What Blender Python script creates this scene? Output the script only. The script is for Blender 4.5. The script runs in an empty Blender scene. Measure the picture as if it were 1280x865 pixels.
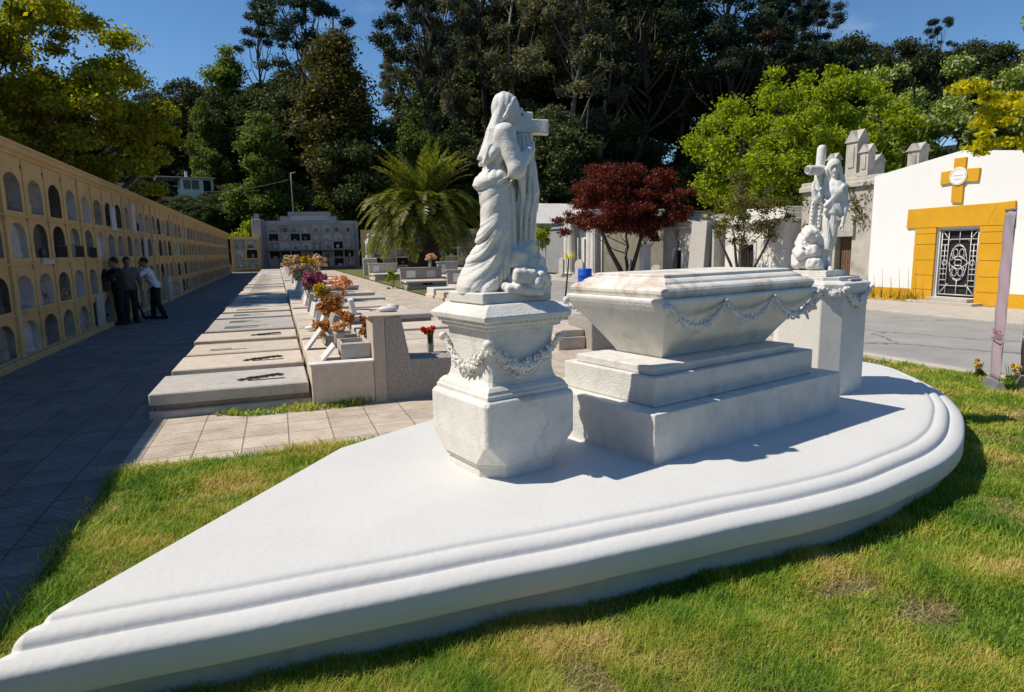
import bpy, math, random
import numpy as np
from mathutils import Vector, Matrix

rng = np.random.default_rng(11)
random.seed(5)
S = bpy.context.scene
COL = S.collection
RAD = math.radians

# ------------------------------------------------------------------ camera model
CW, CH, CF, EYE = 1280, 865, 800.0, 1.72
def _cam():
    r = RAD(1.0)
    dx, dy = 345 - CW / 2, 317 - CH / 2
    ux = dx * math.cos(r) - dy * math.sin(r)
    uy = dx * math.sin(r) + dy * math.cos(r)
    p = math.atan(-uy / CF)
    yw = math.atan(-ux / (CF / math.cos(p)))
    F = np.array([math.sin(yw) * math.cos(p), math.cos(yw) * math.cos(p), -math.sin(p)])
    R0 = np.array([math.cos(yw), -math.sin(yw), 0.0])
    U0 = np.cross(R0, F)
    return F, R0 * math.cos(r) - U0 * math.sin(r), R0 * math.sin(r) + U0 * math.cos(r)
CFW, CR, CU = _cam()
def ray(x, y):
    return CFW + CR * ((x - CW / 2) / CF) - CU * ((y - CH / 2) / CF)
def at(x, y, z=0.0):
    d = ray(x, y)
    return np.array([0, 0, EYE]) + d * ((z - EYE) / d[2])
def deep(x, y, depth):
    """point seen at a pixel, at a given distance ahead"""
    return np.array([0, 0, EYE]) + ray(x, y) * depth

cd = bpy.data.cameras.new('camera')
cd.sensor_width = 36.0
cd.lens = 36.0 * CF / CW
cd.clip_start = 0.05
cd.clip_end = 3000
cam = bpy.data.objects.new('camera', cd)
COL.objects.link(cam)
cam.matrix_world = Matrix(((CR[0], CU[0], -CFW[0], 0), (CR[1], CU[1], -CFW[1], 0), (CR[2], CU[2], -CFW[2], EYE), (0, 0, 0, 1)))
S.camera = cam

# ------------------------------------------------------------------ mesh helpers
def fast_mesh(name, V, F, smooth=False):
    V = np.asarray(V, dtype=np.float32)
    me = bpy.data.meshes.new(name)
    me.vertices.add(len(V))
    me.vertices.foreach_set('co', V.ravel())
    if isinstance(F, np.ndarray):
        n, k = F.shape
        me.loops.add(n * k)
        me.polygons.add(n)
        me.loops.foreach_set('vertex_index', F.astype(np.int32).ravel())
        me.polygons.foreach_set('loop_start', np.arange(0, n * k, k, dtype=np.int32))
        me.polygons.foreach_set('loop_total', np.full(n, k, dtype=np.int32))
    else:
        lens = np.array([len(f) for f in F], dtype=np.int32)
        me.loops.add(int(lens.sum()))
        me.polygons.add(len(F))
        me.loops.foreach_set('vertex_index', np.array([i for f in F for i in f], dtype=np.int32))
        me.polygons.foreach_set('loop_start', np.concatenate([[0], np.cumsum(lens)[:-1]]).astype(np.int32))
        me.polygons.foreach_set('loop_total', lens)
    me.update(calc_edges=True)
    if smooth:
        me.polygons.foreach_set('use_smooth', np.ones(len(me.polygons), dtype=bool))
    return me

def link(name, me, mat=None, parent=None, **tags):
    o = bpy.data.objects.new(name, me)
    COL.objects.link(o)
    if mat is not None and me is not None and not me.materials:
        me.materials.append(mat)
    if parent is not None:
        o.parent = parent
    for k, v in tags.items():
        o[k] = v
    return o

def thing(name, label, cat, loc=(0, 0, 0), rz=0.0, group=None):
    o = bpy.data.objects.new(name, None)
    COL.objects.link(o)
    o.empty_display_size = 0.1
    o.location = Vector([float(v) for v in loc])
    o.rotation_euler = (0, 0, rz)
    o['label'] = label
    o['category'] = cat
    if group:
        o['group'] = group
    return o

def copy_tree(root, loc=None, rz=None, scale=None, label=None, group=None):
    c = root.copy()
    COL.objects.link(c)
    if loc is not None: c.location = Vector([float(v) for v in loc])
    if rz is not None: c.rotation_euler = (0, 0, rz)
    if scale is not None: c.scale = scale if hasattr(scale, '__len__') else (scale,) * 3
    if label: c['label'] = label
    if group: c['group'] = group
    for ch in list(root.children):
        k = ch.copy(); COL.objects.link(k); k.parent = c
        for g in list(ch.children):
            q = g.copy(); COL.objects.link(q); q.parent = k
    return c

class MB:
    """collects simple shapes into one mesh"""
    def __init__(s): s.v = []; s.f = []; s.sm = []
    def add(s, V, F, smooth=False):
        b = len(s.v)
        s.v += [tuple(map(float, p)) for p in V]
        for f in F:
            s.f.append(tuple(i + b for i in f)); s.sm.append(smooth)
        return s
    def box(s, x0, x1, y0, y1, z0, z1, bev=0.0, rot=0.0, piv=None, top=None):
        """box with chamfered upright and top edges; top=(dx,dy) shrinks the top"""
        if bev <= 0:
            t = top or (0, 0)
            V = [(x0, y0, z0), (x1, y0, z0), (x1, y1, z0), (x0, y1, z0),
                 (x0 + t[0], y0 + t[1], z1), (x1 - t[0], y0 + t[1], z1), (x1 - t[0], y1 - t[1], z1), (x0 + t[0], y1 - t[1], z1)]
            F = [(3, 2, 1, 0), (4, 5, 6, 7), (0, 1, 5, 4), (1, 2, 6, 5), (2, 3, 7, 6), (3, 0, 4, 7)]
        else:
            b = bev
            def ring(i, z):
                a = [(x0 + i, y0 + i + b), (x0 + i + b, y0 + i), (x1 - i - b, y0 + i), (x1 - i, y0 + i + b),
                     (x1 - i, y1 - i - b), (x1 - i - b, y1 - i), (x0 + i + b, y1 - i), (x0 + i, y1 - i - b)]
                return [(p[0], p[1], z) for p in a]
            V = ring(0, z0) + ring(0, z1 - b) + ring(b, z1)
            F = [tuple(range(7, -1, -1)), tuple(range(16, 24))]
            for k in (0, 8):
                for i in range(8):
                    j = (i + 1) % 8
                    F.append((k + i, k + j, k + 8 + j, k + 8 + i))
        if rot:
            px, py = piv if piv is not None else ((x0 + x1) / 2, (y0 + y1) / 2)
            c_, s_ = math.cos(rot), math.sin(rot)
            V = [(px + (x - px) * c_ - (y - py) * s_, py + (x - px) * s_ + (y - py) * c_, z) for x, y, z in V]
        return s.add(V, F)
    def tbox(s, M, sx, sy, sz):
        """box of full size sx,sy,sz transformed by matrix M"""
        V = [M @ Vector((a * sx / 2, b * sy / 2, c * sz / 2)) for c in (-1, 1) for a, b in ((-1, -1), (1, -1), (1, 1), (-1, 1))]
        return s.add(V, [(3, 2, 1, 0), (4, 5, 6, 7), (0, 1, 5, 4), (1, 2, 6, 5), (2, 3, 7, 6), (3, 0, 4, 7)])
    def prism(s, pts, d, origin=(0, 0, 0), ax=(1, 0, 0), ay=(0, 0, 1)):
        """polygon pts (a,b) in plane ax,ay extruded by vector d"""
        o, ax, ay, d = Vector(origin), Vector(ax), Vector(ay), Vector(d)
        n = len(pts)
        A = [o + ax * p[0] + ay * p[1] for p in pts]
        B = [q + d for q in A]
        flip = ax.cross(ay).dot(d) > 0
        F = [tuple(range(n)), tuple(range(2 * n - 1, n - 1, -1))]
        F += [(i, n + i, n + (i + 1) % n, (i + 1) % n) for i in range(n)]
        if flip: F = [tuple(reversed(f)) for f in F]
        return s.add(A + B, F)
    def tube(s, path, radii, n=8, cap=True, smooth=True):
        P = [Vector([float(c) for c in p]) for p in path]
        if not hasattr(radii, '__len__'): radii = [radii] * len(P)
        V = []
        up = Vector((0, 0, 1))
        for i, p in enumerate(P):
            t = (P[min(i + 1, len(P) - 1)] - P[max(i - 1, 0)])
            t = t.normalized() if t.length > 1e-9 else Vector((0, 0, 1))
            a = t.cross(up)
            if a.length < 1e-3: a = t.cross(Vector((1, 0, 0)))
            a.normalize(); b = t.cross(a)
            for k in range(n):
                w = 2 * math.pi * k / n
                V.append(p + (a * math.cos(w) + b * math.sin(w)) * radii[i])
        F = []
        for i in range(len(P) - 1):
            for k in range(n):
                F.append((i * n + k, i * n + (k + 1) % n, (i + 1) * n + (k + 1) % n, (i + 1) * n + k))
        s.add(V, F, smooth)
        if cap:
            b = len(s.v) - len(V)
            s.f.append(tuple(b + k for k in range(n - 1, -1, -1))); s.sm.append(False)
            e = b + (len(P) - 1) * n
            s.f.append(tuple(e + k for k in range(n))); s.sm.append(False)
        return s
    def lathe(s, prof, c=(0, 0, 0), n=20, smooth=True):
        V = []
        for r, z in prof:
            for k in range(n):
                w = 2 * math.pi * k / n
                V.append((c[0] + r * math.cos(w), c[1] + r * math.sin(w), c[2] + z))
        F = []
        m = len(prof)
        for i in range(m - 1):
            for k in range(n):
                F.append((i * n + k, i * n + (k + 1) % n, (i + 1) * n + (k + 1) % n, (i + 1) * n + k))
        s.add(V, F, smooth)
        b = len(s.v) - len(V)
        s.f.append(tuple(b + k for k in range(n - 1, -1, -1))); s.sm.append(False)
        s.f.append(tuple(b + (m - 1) * n + k for k in range(n))); s.sm.append(False)
        return s
    def rings(s, rl, smooth=False, cap_top=True, cap_bot=True):
        n = len(rl[0]); V = [p for r in rl for p in r]; F = []
        for i in range(len(rl) - 1):
            for k in range(n):
                F.append((i * n + k, i * n + (k + 1) % n, (i + 1) * n + (k + 1) % n, (i + 1) * n + k))
        s.add(V, F, smooth)
        b = len(s.v) - len(V)
        if cap_bot: s.f.append(tuple(b + k for k in range(n - 1, -1, -1))); s.sm.append(False)
        if cap_top: s.f.append(tuple(b + (len(rl) - 1) * n + k for k in range(n))); s.sm.append(False)
        return s
    def build(s, name, mat, parent=None, **tags):
        me = fast_mesh(name, np.array(s.v), s.f)
        me.polygons.foreach_set('use_smooth', np.array(s.sm, dtype=bool))
        return link(name, me, mat, parent, **tags)

def rect_ring(u0, u1, v0, v1, z, n=1, ch=0.0):
    """ring of a rectangle, counter-clockwise, with cut corners ch"""
    c = ch
    if c > 0:
        return [(u0 + c, v0, z), (u1 - c, v0, z), (u1, v0 + c, z), (u1, v1 - c, z), (u1 - c, v1, z), (u0 + c, v1, z), (u0, v1 - c, z), (u0, v0 + c, z)]
    return [(u0, v0, z), (u1, v0, z), (u1, v1, z), (u0, v1, z)]

def bevel(o, w=0.006, seg=2):
    m = o.modifiers.new('bevel', 'BEVEL'); m.width = w; m.segments = seg; m.limit_method = 'ANGLE'; m.angle_limit = RAD(40)
    m.harden_normals = False
    return o

# ------------------------------------------------------------------ materials
def _new(name):
    m = bpy.data.materials.new(name); m.use_nodes = True
    nt = m.node_tree; nt.nodes.clear()
    return m, nt, nt.nodes, nt.links
def _ramp(N, pts):
    r = N.new('ShaderNodeValToRGB'); e = r.color_ramp.elements
    while len(e) < len(pts): e.new(0.5)
    for k, (p, c) in zip(e, pts):
        k.position = p; k.color = (*c, 1)
    return r
def stone(name, c1, c2=None, scale=3.0, rough=0.75, bump=0.15, bscale=40.0, stain=None, stain_amt=0.5, stain_scale=1.3, stain_at=0.55, speck=None, speck_scale=120.0, vary=0.0, detail=6):
    """mottled mineral surface: two-tone noise, optional stains with their own shape, specks, per-object variation"""
    m, nt, N, L = _new(name)
    out = N.new('ShaderNodeOutputMaterial'); b = N.new('ShaderNodeBsdfPrincipled')
    L.new(b.outputs[0], out.inputs[0])
    tc = N.new('ShaderNodeTexCoord')
    if c2 is None: c2 = tuple(v * 0.8 for v in c1)
    n1 = N.new('ShaderNodeTexNoise'); n1.inputs['Scale'].default_value = scale; n1.inputs['Detail'].default_value = detail; n1.inputs['Roughness'].default_value = 0.62
    L.new(tc.outputs['Object'], n1.inputs['Vector'])
    r = _ramp(N, [(0.32, c2), (0.68, c1)])
    L.new(n1.outputs['Fac'], r.inputs[0])
    col = r.outputs[0]
    def mix(a, bcol, fac):
        x = N.new('ShaderNodeMix'); x.data_type = 'RGBA'
        L.new(a, x.inputs[6])
        if isinstance(bcol, tuple): x.inputs[7].default_value = (*bcol, 1)
        else: L.new(bcol, x.inputs[7])
        L.new(fac, x.inputs[0])
        return x.outputs[2]
    def mul(o, k):
        x = N.new('ShaderNodeMath'); x.operation = 'MULTIPLY'; L.new(o, x.inputs[0]); x.inputs[1].default_value = k
        return x.outputs[0]
    if stain is not None:
        n2 = N.new('ShaderNodeTexNoise'); n2.inputs['Scale'].default_value = stain_scale; n2.inputs['Detail'].default_value = 8; n2.inputs['Roughness'].default_value = 0.7
        n2.inputs['Distortion'].default_value = 0.6
        L.new(tc.outputs['Object'], n2.inputs['Vector'])
        rr = _ramp(N, [(stain_at, (0, 0, 0)), (min(stain_at + 0.18, 1), (1, 1, 1))])
        L.new(n2.outputs['Fac'], rr.inputs[0])
        col = mix(col, stain, mul(rr.outputs[0], stain_amt))
    if speck is not None:
        n3 = N.new('ShaderNodeTexNoise'); n3.inputs['Scale'].default_value = speck_scale; n3.inputs['Detail'].default_value = 2
        L.new(tc.outputs['Object'], n3.inputs['Vector'])
        rr = _ramp(N, [(0.50, (0, 0, 0)), (0.62, (1, 1, 1))])
        L.new(n3.outputs['Fac'], rr.inputs[0])
        col = mix(col, speck, mul(rr.outputs[0], 0.7))
    if vary > 0:
        oi = N.new('ShaderNodeObjectInfo'); h = N.new('ShaderNodeHueSaturation')
        mr = N.new('ShaderNodeMapRange'); mr.inputs['To Min'].default_value = 1 - vary; mr.inputs['To Max'].default_value = 1 + vary
        L.new(oi.outputs['Random'], mr.inputs['Value']); L.new(mr.outputs[0], h.inputs['Value']); L.new(col, h.inputs['Color'])
        col = h.outputs[0]
    L.new(col, b.inputs['Base Color'])
    b.inputs['Roughness'].default_value = rough
    b.inputs['Specular IOR Level'].default_value = 0.25
    if bump > 0:
        n4 = N.new('ShaderNodeTexNoise'); n4.inputs['Scale'].default_value = bscale; n4.inputs['Detail'].default_value = 6
        L.new(tc.outputs['Object'], n4.inputs['Vector'])
        bp = N.new('ShaderNodeBump'); bp.inputs['Strength'].default_value = bump; bp.inputs['Distance'].default_value = 0.01
        L.new(n4.outputs['Fac'], bp.inputs['Height']); L.new(bp.outputs[0], b.inputs['Normal'])
    return m
def plain(name, c, rough=0.6, metal=0.0, var=0.12, scale=8.0):
    m, nt, N, L = _new(name)
    out = N.new('ShaderNodeOutputMaterial'); b = N.new('ShaderNodeBsdfPrincipled'); L.new(b.outputs[0], out.inputs[0])
    tc = N.new('ShaderNodeTexCoord'); n1 = N.new('ShaderNodeTexNoise'); n1.inputs['Scale'].default_value = scale; n1.inputs['Detail'].default_value = 4
    L.new(tc.outputs['Object'], n1.inputs['Vector'])
    r = _ramp(N, [(0.3, tuple(v * (1 - var) for v in c)), (0.7, tuple(min(1, v * (1 + var)) for v in c))])
    L.new(n1.outputs['Fac'], r.inputs[0]); L.new(r.outputs[0], b.inputs['Base Color'])
    b.inputs['Roughness'].default_value = rough; b.inputs['Metallic'].default_value = metal
    b.inputs['Specular IOR Level'].default_value = 0.3
    return m
def leaf(name, stops, trans=0.35, rough=0.6, clump=None):
    """foliage: every leaf its own tint (random per leaf), a little light passes through"""
    m, nt, N, L = _new(name)
    out = N.new('ShaderNodeOutputMaterial')
    g = N.new('ShaderNodeNewGeometry'); r = _ramp(N, stops)
    oi = N.new('ShaderNodeObjectInfo')
    L.new(g.outputs['Random Per Island'], r.inputs[0])
    col = r.outputs[0]
    h = N.new('ShaderNodeHueSaturation'); mr = N.new('ShaderNodeMapRange'); mr.inputs['To Min'].default_value = 0.75; mr.inputs['To Max'].default_value = 1.25
    L.new(oi.outputs['Random'], mr.inputs['Value']); L.new(mr.outputs[0], h.inputs['Value']); L.new(col, h.inputs['Color']); col = h.outputs[0]
    d = N.new('ShaderNodeBsdfPrincipled'); d.inputs['Roughness'].default_value = rough; d.inputs['Specular IOR Level'].default_value = 0.25
    t = N.new('ShaderNodeBsdfTranslucent'); mx = N.new('ShaderNodeMixShader'); mx.inputs[0].default_value = trans
    L.new(col, d.inputs['Base Color'])
    h2 = N.new('ShaderNodeHueSaturation'); h2.inputs['Value'].default_value = 1.5; h2.inputs['Saturation'].default_value = 1.1
    L.new(col, h2.inputs['Color']); L.new(h2.outputs[0], t.inputs['Color'])
    L.new(d.outputs[0], mx.inputs[1]); L.new(t.outputs[0], mx.inputs[2]); L.new(mx.outputs[0], out.inputs[0])
    return m

# ------------------------------------------------------------------ signed-distance modelling (for carved figures)
class Field:
    def __init__(s, lo, hi, vox):
        s.lo = np.array(lo, float); s.vox = vox
        s.n = np.ceil((np.array(hi) - s.lo) / vox).astype(int) + 1
        s.g = np.full(s.n, 9.0, dtype=np.float32)
        s.ax = [(s.lo[i] + np.arange(s.n[i]) * vox).astype(np.float32) for i in range(3)]
    def _sl(s, lo, hi, pad):
        out = []
        for i in range(3):
            a = int(max(0, math.floor((lo[i] - pad - s.lo[i]) / s.vox))); b = int(min(s.n[i], math.ceil((hi[i] + pad - s.lo[i]) / s.vox) + 1))
            if b <= a: return None
            out.append(slice(a, b))
        return tuple(out)
    def put(s, fn, lo, hi, k=0.02, cut=False):
        sl = s._sl(lo, hi, 0.05 + 2 * k)
        if sl is None: return s
        X = s.ax[0][sl[0]][:, None, None]; Y = s.ax[1][sl[1]][None, :, None]; Z = s.ax[2][sl[2]][None, None, :]
        d = np.broadcast_to(fn(X, Y, Z), s.g[sl].shape)
        a = s.g[sl]
        if cut:
            d = -d
            h = np.clip(0.5 + 0.5 * (d - a) / k, 0, 1)
            s.g[sl] = a * (1 - h) + d * h + k * h * (1 - h)
        else:
            h = np.clip(0.5 + 0.5 * (a - d) / k, 0, 1)
            s.g[sl] = a * (1 - h) + d * h - k * h * (1 - h)
        return s
    def ell(s, c, r, k=0.02, rot=None, cut=False):
        c = np.array(c, float); r = np.array(r, float); R = np.array(Matrix.Identity(3) if rot is None else rot).T
        def fn(X, Y, Z):
            p = (X - c[0], Y - c[1], Z - c[2])
            q = [R[i][0] * p[0] + R[i][1] * p[1] + R[i][2] * p[2] for i in range(3)]
            k0 = np.sqrt((q[0] / r[0]) ** 2 + (q[1] / r[1]) ** 2 + (q[2] / r[2]) ** 2)
            k1 = np.sqrt((q[0] / r[0] ** 2) ** 2 + (q[1] / r[1] ** 2) ** 2 + (q[2] / r[2] ** 2) ** 2) + 1e-6
            return k0 * (k0 - 1) / k1
        m = r.max()
        return s.put(fn, c - m, c + m, k, cut)
    def cap(s, a, b, ra, rb=None, k=0.02, cut=False):
        a = np.array(a, float); b = np.array(b, float); rb = ra if rb is None else rb
        d = b - a; dd = d @ d + 1e-12
        def fn(X, Y, Z):
            t = np.clip(((X - a[0]) * d[0] + (Y - a[1]) * d[1] + (Z - a[2]) * d[2]) / dd, 0, 1)
            return np.sqrt((X - a[0] - t * d[0]) ** 2 + (Y - a[1] - t * d[1]) ** 2 + (Z - a[2] - t * d[2]) ** 2) - (ra + (rb - ra) * t)
        m = max(ra, rb)
        return s.put(fn, np.minimum(a, b) - m, np.maximum(a, b) + m, k, cut)
    def chain(s, pts, rad, k=0.02):
        for i in range(len(pts) - 1): s.cap(pts[i], pts[i + 1], rad[i], rad[i + 1], k)
        return s
    def box(s, c, h, rnd=0.008, k=0.01, rot=None, cut=False):
        c = np.array(c, float); h = np.array(h, float); R = np.array(Matrix.Identity(3) if rot is None else rot).T
        def fn(X, Y, Z):
            p = (X - c[0], Y - c[1], Z - c[2])
            q = [np.abs(R[i][0] * p[0] + R[i][1] * p[1] + R[i][2] * p[2]) - h[i] + rnd for i in range(3)]
            o = np.sqrt(np.maximum(q[0], 0) ** 2 + np.maximum(q[1], 0) ** 2 + np.maximum(q[2], 0) ** 2)
            return o + np.minimum(np.maximum(np.maximum(q[0], q[1]), q[2]), 0) - rnd
        m = np.linalg.norm(h)
        return s.put(fn, c - m, c + m, k, cut)
    def loft(s, rows, fold=None, k=0.02):
        """stack of ellipses (z,cx,cy,rx,ry); fold(ang,z,X,Y)->outward offset"""
        rows = sorted(rows); zz = np.array([r[0] for r in rows])
        def fn(X, Y, Z):
            I = [np.interp(Z.ravel(), zz, [r[j] for r in rows]).reshape(Z.shape) for j in range(1, 5)]
            dx, dy = X - I[0], Y - I[1]
            q = np.sqrt((dx / I[2]) ** 2 + (dy / I[3]) ** 2)
            d = (q - 1) * np.minimum(I[2], I[3])
            if fold is not None: d = d - fold(np.arctan2(dy / I[3], dx / I[2]), Z, X, Y)
            return np.maximum(d, np.maximum(zz[0] - Z, Z - zz[-1]))
        lo = [min(r[1] - r[3] for r in rows) - .03, min(r[2] - r[4] for r in rows) - .03, zz[0]]
        hi = [max(r[1] + r[3] for r in rows) + .03, max(r[2] + r[4] for r in rows) + .03, zz[-1]]
        return s.put(fn, lo, hi, k)
    def warp(s, fn, lo, hi):
        sl = s._sl(lo, hi, 0.0)
        X = s.ax[0][sl[0]][:, None, None]; Y = s.ax[1][sl[1]][None, :, None]; Z = s.ax[2][sl[2]][None, None, :]
        s.g[sl] -= fn(X, Y, Z).astype(np.float32)
        return s
    def ripple(s, amp, seed, freq=40.0):
        r = np.random.default_rng(seed)
        X = s.ax[0][:, None, None]; Y = s.ax[1][None, :, None]; Z = s.ax[2][None, None, :]
        for i in range(4):
            w = r.normal(size=3); w *= freq * (0.6 + 0.5 * i) / np.linalg.norm(w)
            s.g += (amp / (1 + i) * np.sin(w[0] * X + w[1] * Y + w[2] * Z + r.uniform(0, 6))).astype(np.float32)
        return s
    def mesh(s, name, smooth=True):
        g = s.g
        g[0], g[-1], g[:, 0], g[:, -1], g[:, :, 0], g[:, :, -1] = 1, 1, 1, 1, 1, 1
        ins = g < 0
        nx, ny, nz = g.shape
        cnt = np.zeros((nx - 1, ny - 1, nz - 1), dtype=np.int16)
        acc = np.zeros((3, nx - 1, ny - 1, nz - 1), dtype=np.float32)
        import itertools
        for axis in range(3):
            o = [i for i in range(3) if i != axis]
            for e in itertools.product((0, 1), repeat=2):
                a = [None] * 3; b = [None] * 3
                a[axis] = slice(0, -1); b[axis] = slice(1, None)
                for i, ee in zip(o, e):
                    sl = slice(ee, g.shape[i] - 1 + ee); a[i] = sl; b[i] = sl
                A = g[tuple(a)]; B = g[tuple(b)]
                cr = (A < 0) != (B < 0)
                t = np.where(cr, A / np.where(cr, A - B, 1), 0)
                cnt += cr
                acc[axis] += t * cr
                for i, ee in zip(o, e): acc[i] += ee * cr
        act = cnt > 0
        idx = np.full(cnt.shape, -1, dtype=np.int64); idx[act] = np.arange(act.sum())
        ijk = np.argwhere(act)
        V = s.lo + (ijk + (acc[:, act] / cnt[act]).T) * s.vox
        Fs = []
        for axis in range(3):
            o = [(axis + 1) % 3, (axis + 2) % 3]
            a = [slice(None)] * 3; b = [slice(None)] * 3
            a[axis] = slice(0, -1); b[axis] = slice(1, None)
            for i in o: a[i] = slice(1, -1); b[i] = slice(1, -1)
            A = ins[tuple(a)]; B = ins[tuple(b)]
            for flip, msk in ((False, A & ~B), (True, ~A & B)):
                p = np.argwhere(msk)
                if not len(p): continue
                off = np.zeros(3, int); 
                for i in o: off[i] = 1
                p = p + off
                q = []
                for (da, db) in ((-1, -1), (0, -1), (0, 0), (-1, 0)):
                    w = p.copy(); w[:, o[0]] += da; w[:, o[1]] += db
                    q.append(idx[w[:, 0], w[:, 1], w[:, 2]])
                q = np.stack(q, 1)
                Fs.append(q[:, ::-1] if flip else q)
        return fast_mesh(name, V, np.concatenate(Fs), smooth)

# ------------------------------------------------------------------ leaf clouds
def unit(n, r):
    v = r.normal(size=(n, 3)); return v / np.linalg.norm(v, axis=1, keepdims=True)
def leaf_quads(P, size, r, nrm=None, bias=0.5, aspect=0.55, axis=None):
    """one bent rhombus per point"""
    n = len(P)
    N_ = unit(n, r)
    if nrm is not None: N_ = N_ * (1 - bias) + nrm * bias; N_ /= np.linalg.norm(N_, axis=1, keepdims=True) + 1e-9
    T = unit(n, r) if axis is None else axis + 0.35 * unit(n, r)
    T = T - N_ * (T * N_).sum(1, keepdims=True); T /= np.linalg.norm(T, axis=1, keepdims=True) + 1e-9
    B = np.cross(N_, T)
    s_ = (size * r.uniform(0.6, 1.3, n))[:, None]
    a = P - T * s_ * 0.5; c = P + T * s_ * 0.5 + N_ * s_ * 0.08
    b = P + B * s_ * 0.5 * aspect - N_ * s_ * 0.06; d = P - B * s_ * 0.5 * aspect - N_ * s_ * 0.06
    V = np.stack([a, b, c, d], 1).reshape(-1, 3)
    F = np.arange(4 * n).reshape(n, 4)
    return V, F
def clump_points(cl, n, r, shell=0.55, squash=1.0):
    """cl: array (m,4) of clump centres and radii"""
    cl = np.asarray(cl, float)
    w = cl[:, 3] ** 2; w /= w.sum()
    k = r.choice(len(cl), n, p=w)
    U = unit(n, r)
    rad = cl[k, 3] * (shell + (1 - shell) * r.random(n)) ** 1.0 * r.uniform(0.55, 1.08, n)
    U2 = U.copy(); U2[:, 2] *= squash
    return cl[k, :3] + U2 * rad[:, None], U
def cloud_mesh(name, cl, n, size, r, shell=0.5, squash=0.8, bias=0.35, aspect=0.55, axis=None):
    P, U = clump_points(cl, n, r, shell, squash)
    V, F = leaf_quads(P, size, r, U, bias, aspect, axis)
    return fast_mesh(name, V, F)
# ================================================================== materials of the place
M = {}
M['paint'] = stone('white_masonry_paint', (0.635, 0.63, 0.61), (0.595, 0.59, 0.57), 2.0, 0.6, 0.25, 26, stain=(0.50, 0.48, 0.43), stain_amt=0.4, stain_scale=1.6, stain_at=0.6)
M['base'] = stone('raw_base_plaster', (0.52, 0.53, 0.47), (0.42, 0.43, 0.37), 4.0, 0.85, 0.3, 50, stain=(0.25, 0.25, 0.2), stain_amt=0.6, stain_scale=2.5)
M['marble'] = stone('weathered_marble', (0.76, 0.73, 0.67), (0.62, 0.60, 0.56), 5.0, 0.65, 0.4, 55, stain=(0.42, 0.385, 0.33), stain_amt=0.65, stain_scale=4.0, stain_at=0.53)
M['marble_lid'] = stone('stained_marble', (0.76, 0.73, 0.66), (0.68, 0.64, 0.57), 5.0, 0.65, 0.3, 45, stain=(0.30, 0.17, 0.10), stain_amt=0.8, stain_scale=2.4, stain_at=0.485)
M['statue'] = stone('carved_marble', (0.76, 0.735, 0.68), (0.60, 0.58, 0.53), 9.0, 0.6, 0.4, 80, stain=(0.40, 0.36, 0.31), stain_amt=0.5, stain_scale=9.0, stain_at=0.57)
M['step'] = stone('rough_render', (0.70, 0.68, 0.63), (0.58, 0.56, 0.515), 9.0, 0.85, 0.6, 70, stain=(0.38, 0.36, 0.32), stain_amt=0.5, stain_scale=4.0)
M['granite'] = stone('speckled_granite', (0.42, 0.385, 0.34), (0.32, 0.29, 0.255), 30.0, 0.6, 0.05, 60, speck=(0.10, 0.095, 0.085), speck_scale=70, vary=0.08)
M['slab_beige'] = stone('pale_terrazzo', (0.66, 0.56, 0.45), (0.54, 0.455, 0.365), 10.0, 0.7, 0.12, 60, stain=(0.28, 0.24, 0.20), stain_amt=0.55, stain_scale=2.2, speck=(0.32, 0.29, 0.25), speck_scale=150, vary=0.12)
M['slab_grey'] = stone('grey_terrazzo', (0.54, 0.50, 0.45), (0.43, 0.40, 0.36), 10.0, 0.7, 0.12, 60, stain=(0.22, 0.21, 0.19), stain_amt=0.5, stain_scale=2.5, speck=(0.24, 0.23, 0.22), speck_scale=150, vary=0.12)
M['slab_white'] = stone('white_marble_slab', (0.74, 0.72, 0.69), (0.62, 0.60, 0.57), 6.0, 0.5, 0.08, 50, stain=(0.42, 0.40, 0.36), stain_amt=0.4, stain_scale=3.0, vary=0.08)
M['recess'] = stone('grave_base_mortar', (0.30, 0.25, 0.21), (0.22, 0.18, 0.15), 9.0, 0.9, 0.2, 60)
M['bronze'] = plain('dark_bronze', (0.06, 0.055, 0.05), 0.5, 0.3)
M['ochre'] = stone('ochre_limewash', (0.58, 0.40, 0.18), (0.47, 0.32, 0.14), 1.4, 0.85, 0.25, 30, stain=(0.22, 0.155, 0.08), stain_amt=0.7, stain_scale=1.5, stain_at=0.55)
M['niche_grey'] = stone('niche_cement', (0.38, 0.35, 0.30), (0.24, 0.225, 0.20), 5.0, 0.85, 0.2, 40, stain=(0.08, 0.08, 0.07), stain_amt=0.6, stain_scale=3.0, vary=0.25)
M['niche_white'] = stone('niche_marble', (0.50, 0.49, 0.46), (0.38, 0.37, 0.35), 4.0, 0.6, 0.1, 40, stain=(0.2, 0.19, 0.17), stain_amt=0.5, stain_scale=3.0, vary=0.2)
M['white_wall'] = stone('white_limewash', (0.80, 0.79, 0.765), (0.76, 0.75, 0.715), 0.8, 0.8, 0.15, 20, stain=(0.58, 0.55, 0.49), stain_amt=0.45, stain_scale=0.8, stain_at=0.6)
M['yellow'] = stone('yellow_paint', (0.66, 0.345, 0.014), (0.58, 0.29, 0.012), 1.6, 0.7, 0.15, 20, stain=(0.42, 0.22, 0.02), stain_amt=0.35, stain_scale=2.0, stain_at=0.58)
M['groove'] = plain('dark_joint', (0.10, 0.07, 0.03), 0.9)
M['iron'] = plain('silver_painted_iron', (0.55, 0.55, 0.55), 0.45, 0.2)
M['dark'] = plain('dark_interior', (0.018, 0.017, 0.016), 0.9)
M['darkiron'] = plain('dark_iron', (0.035, 0.035, 0.035), 0.6, 0.2)
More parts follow.
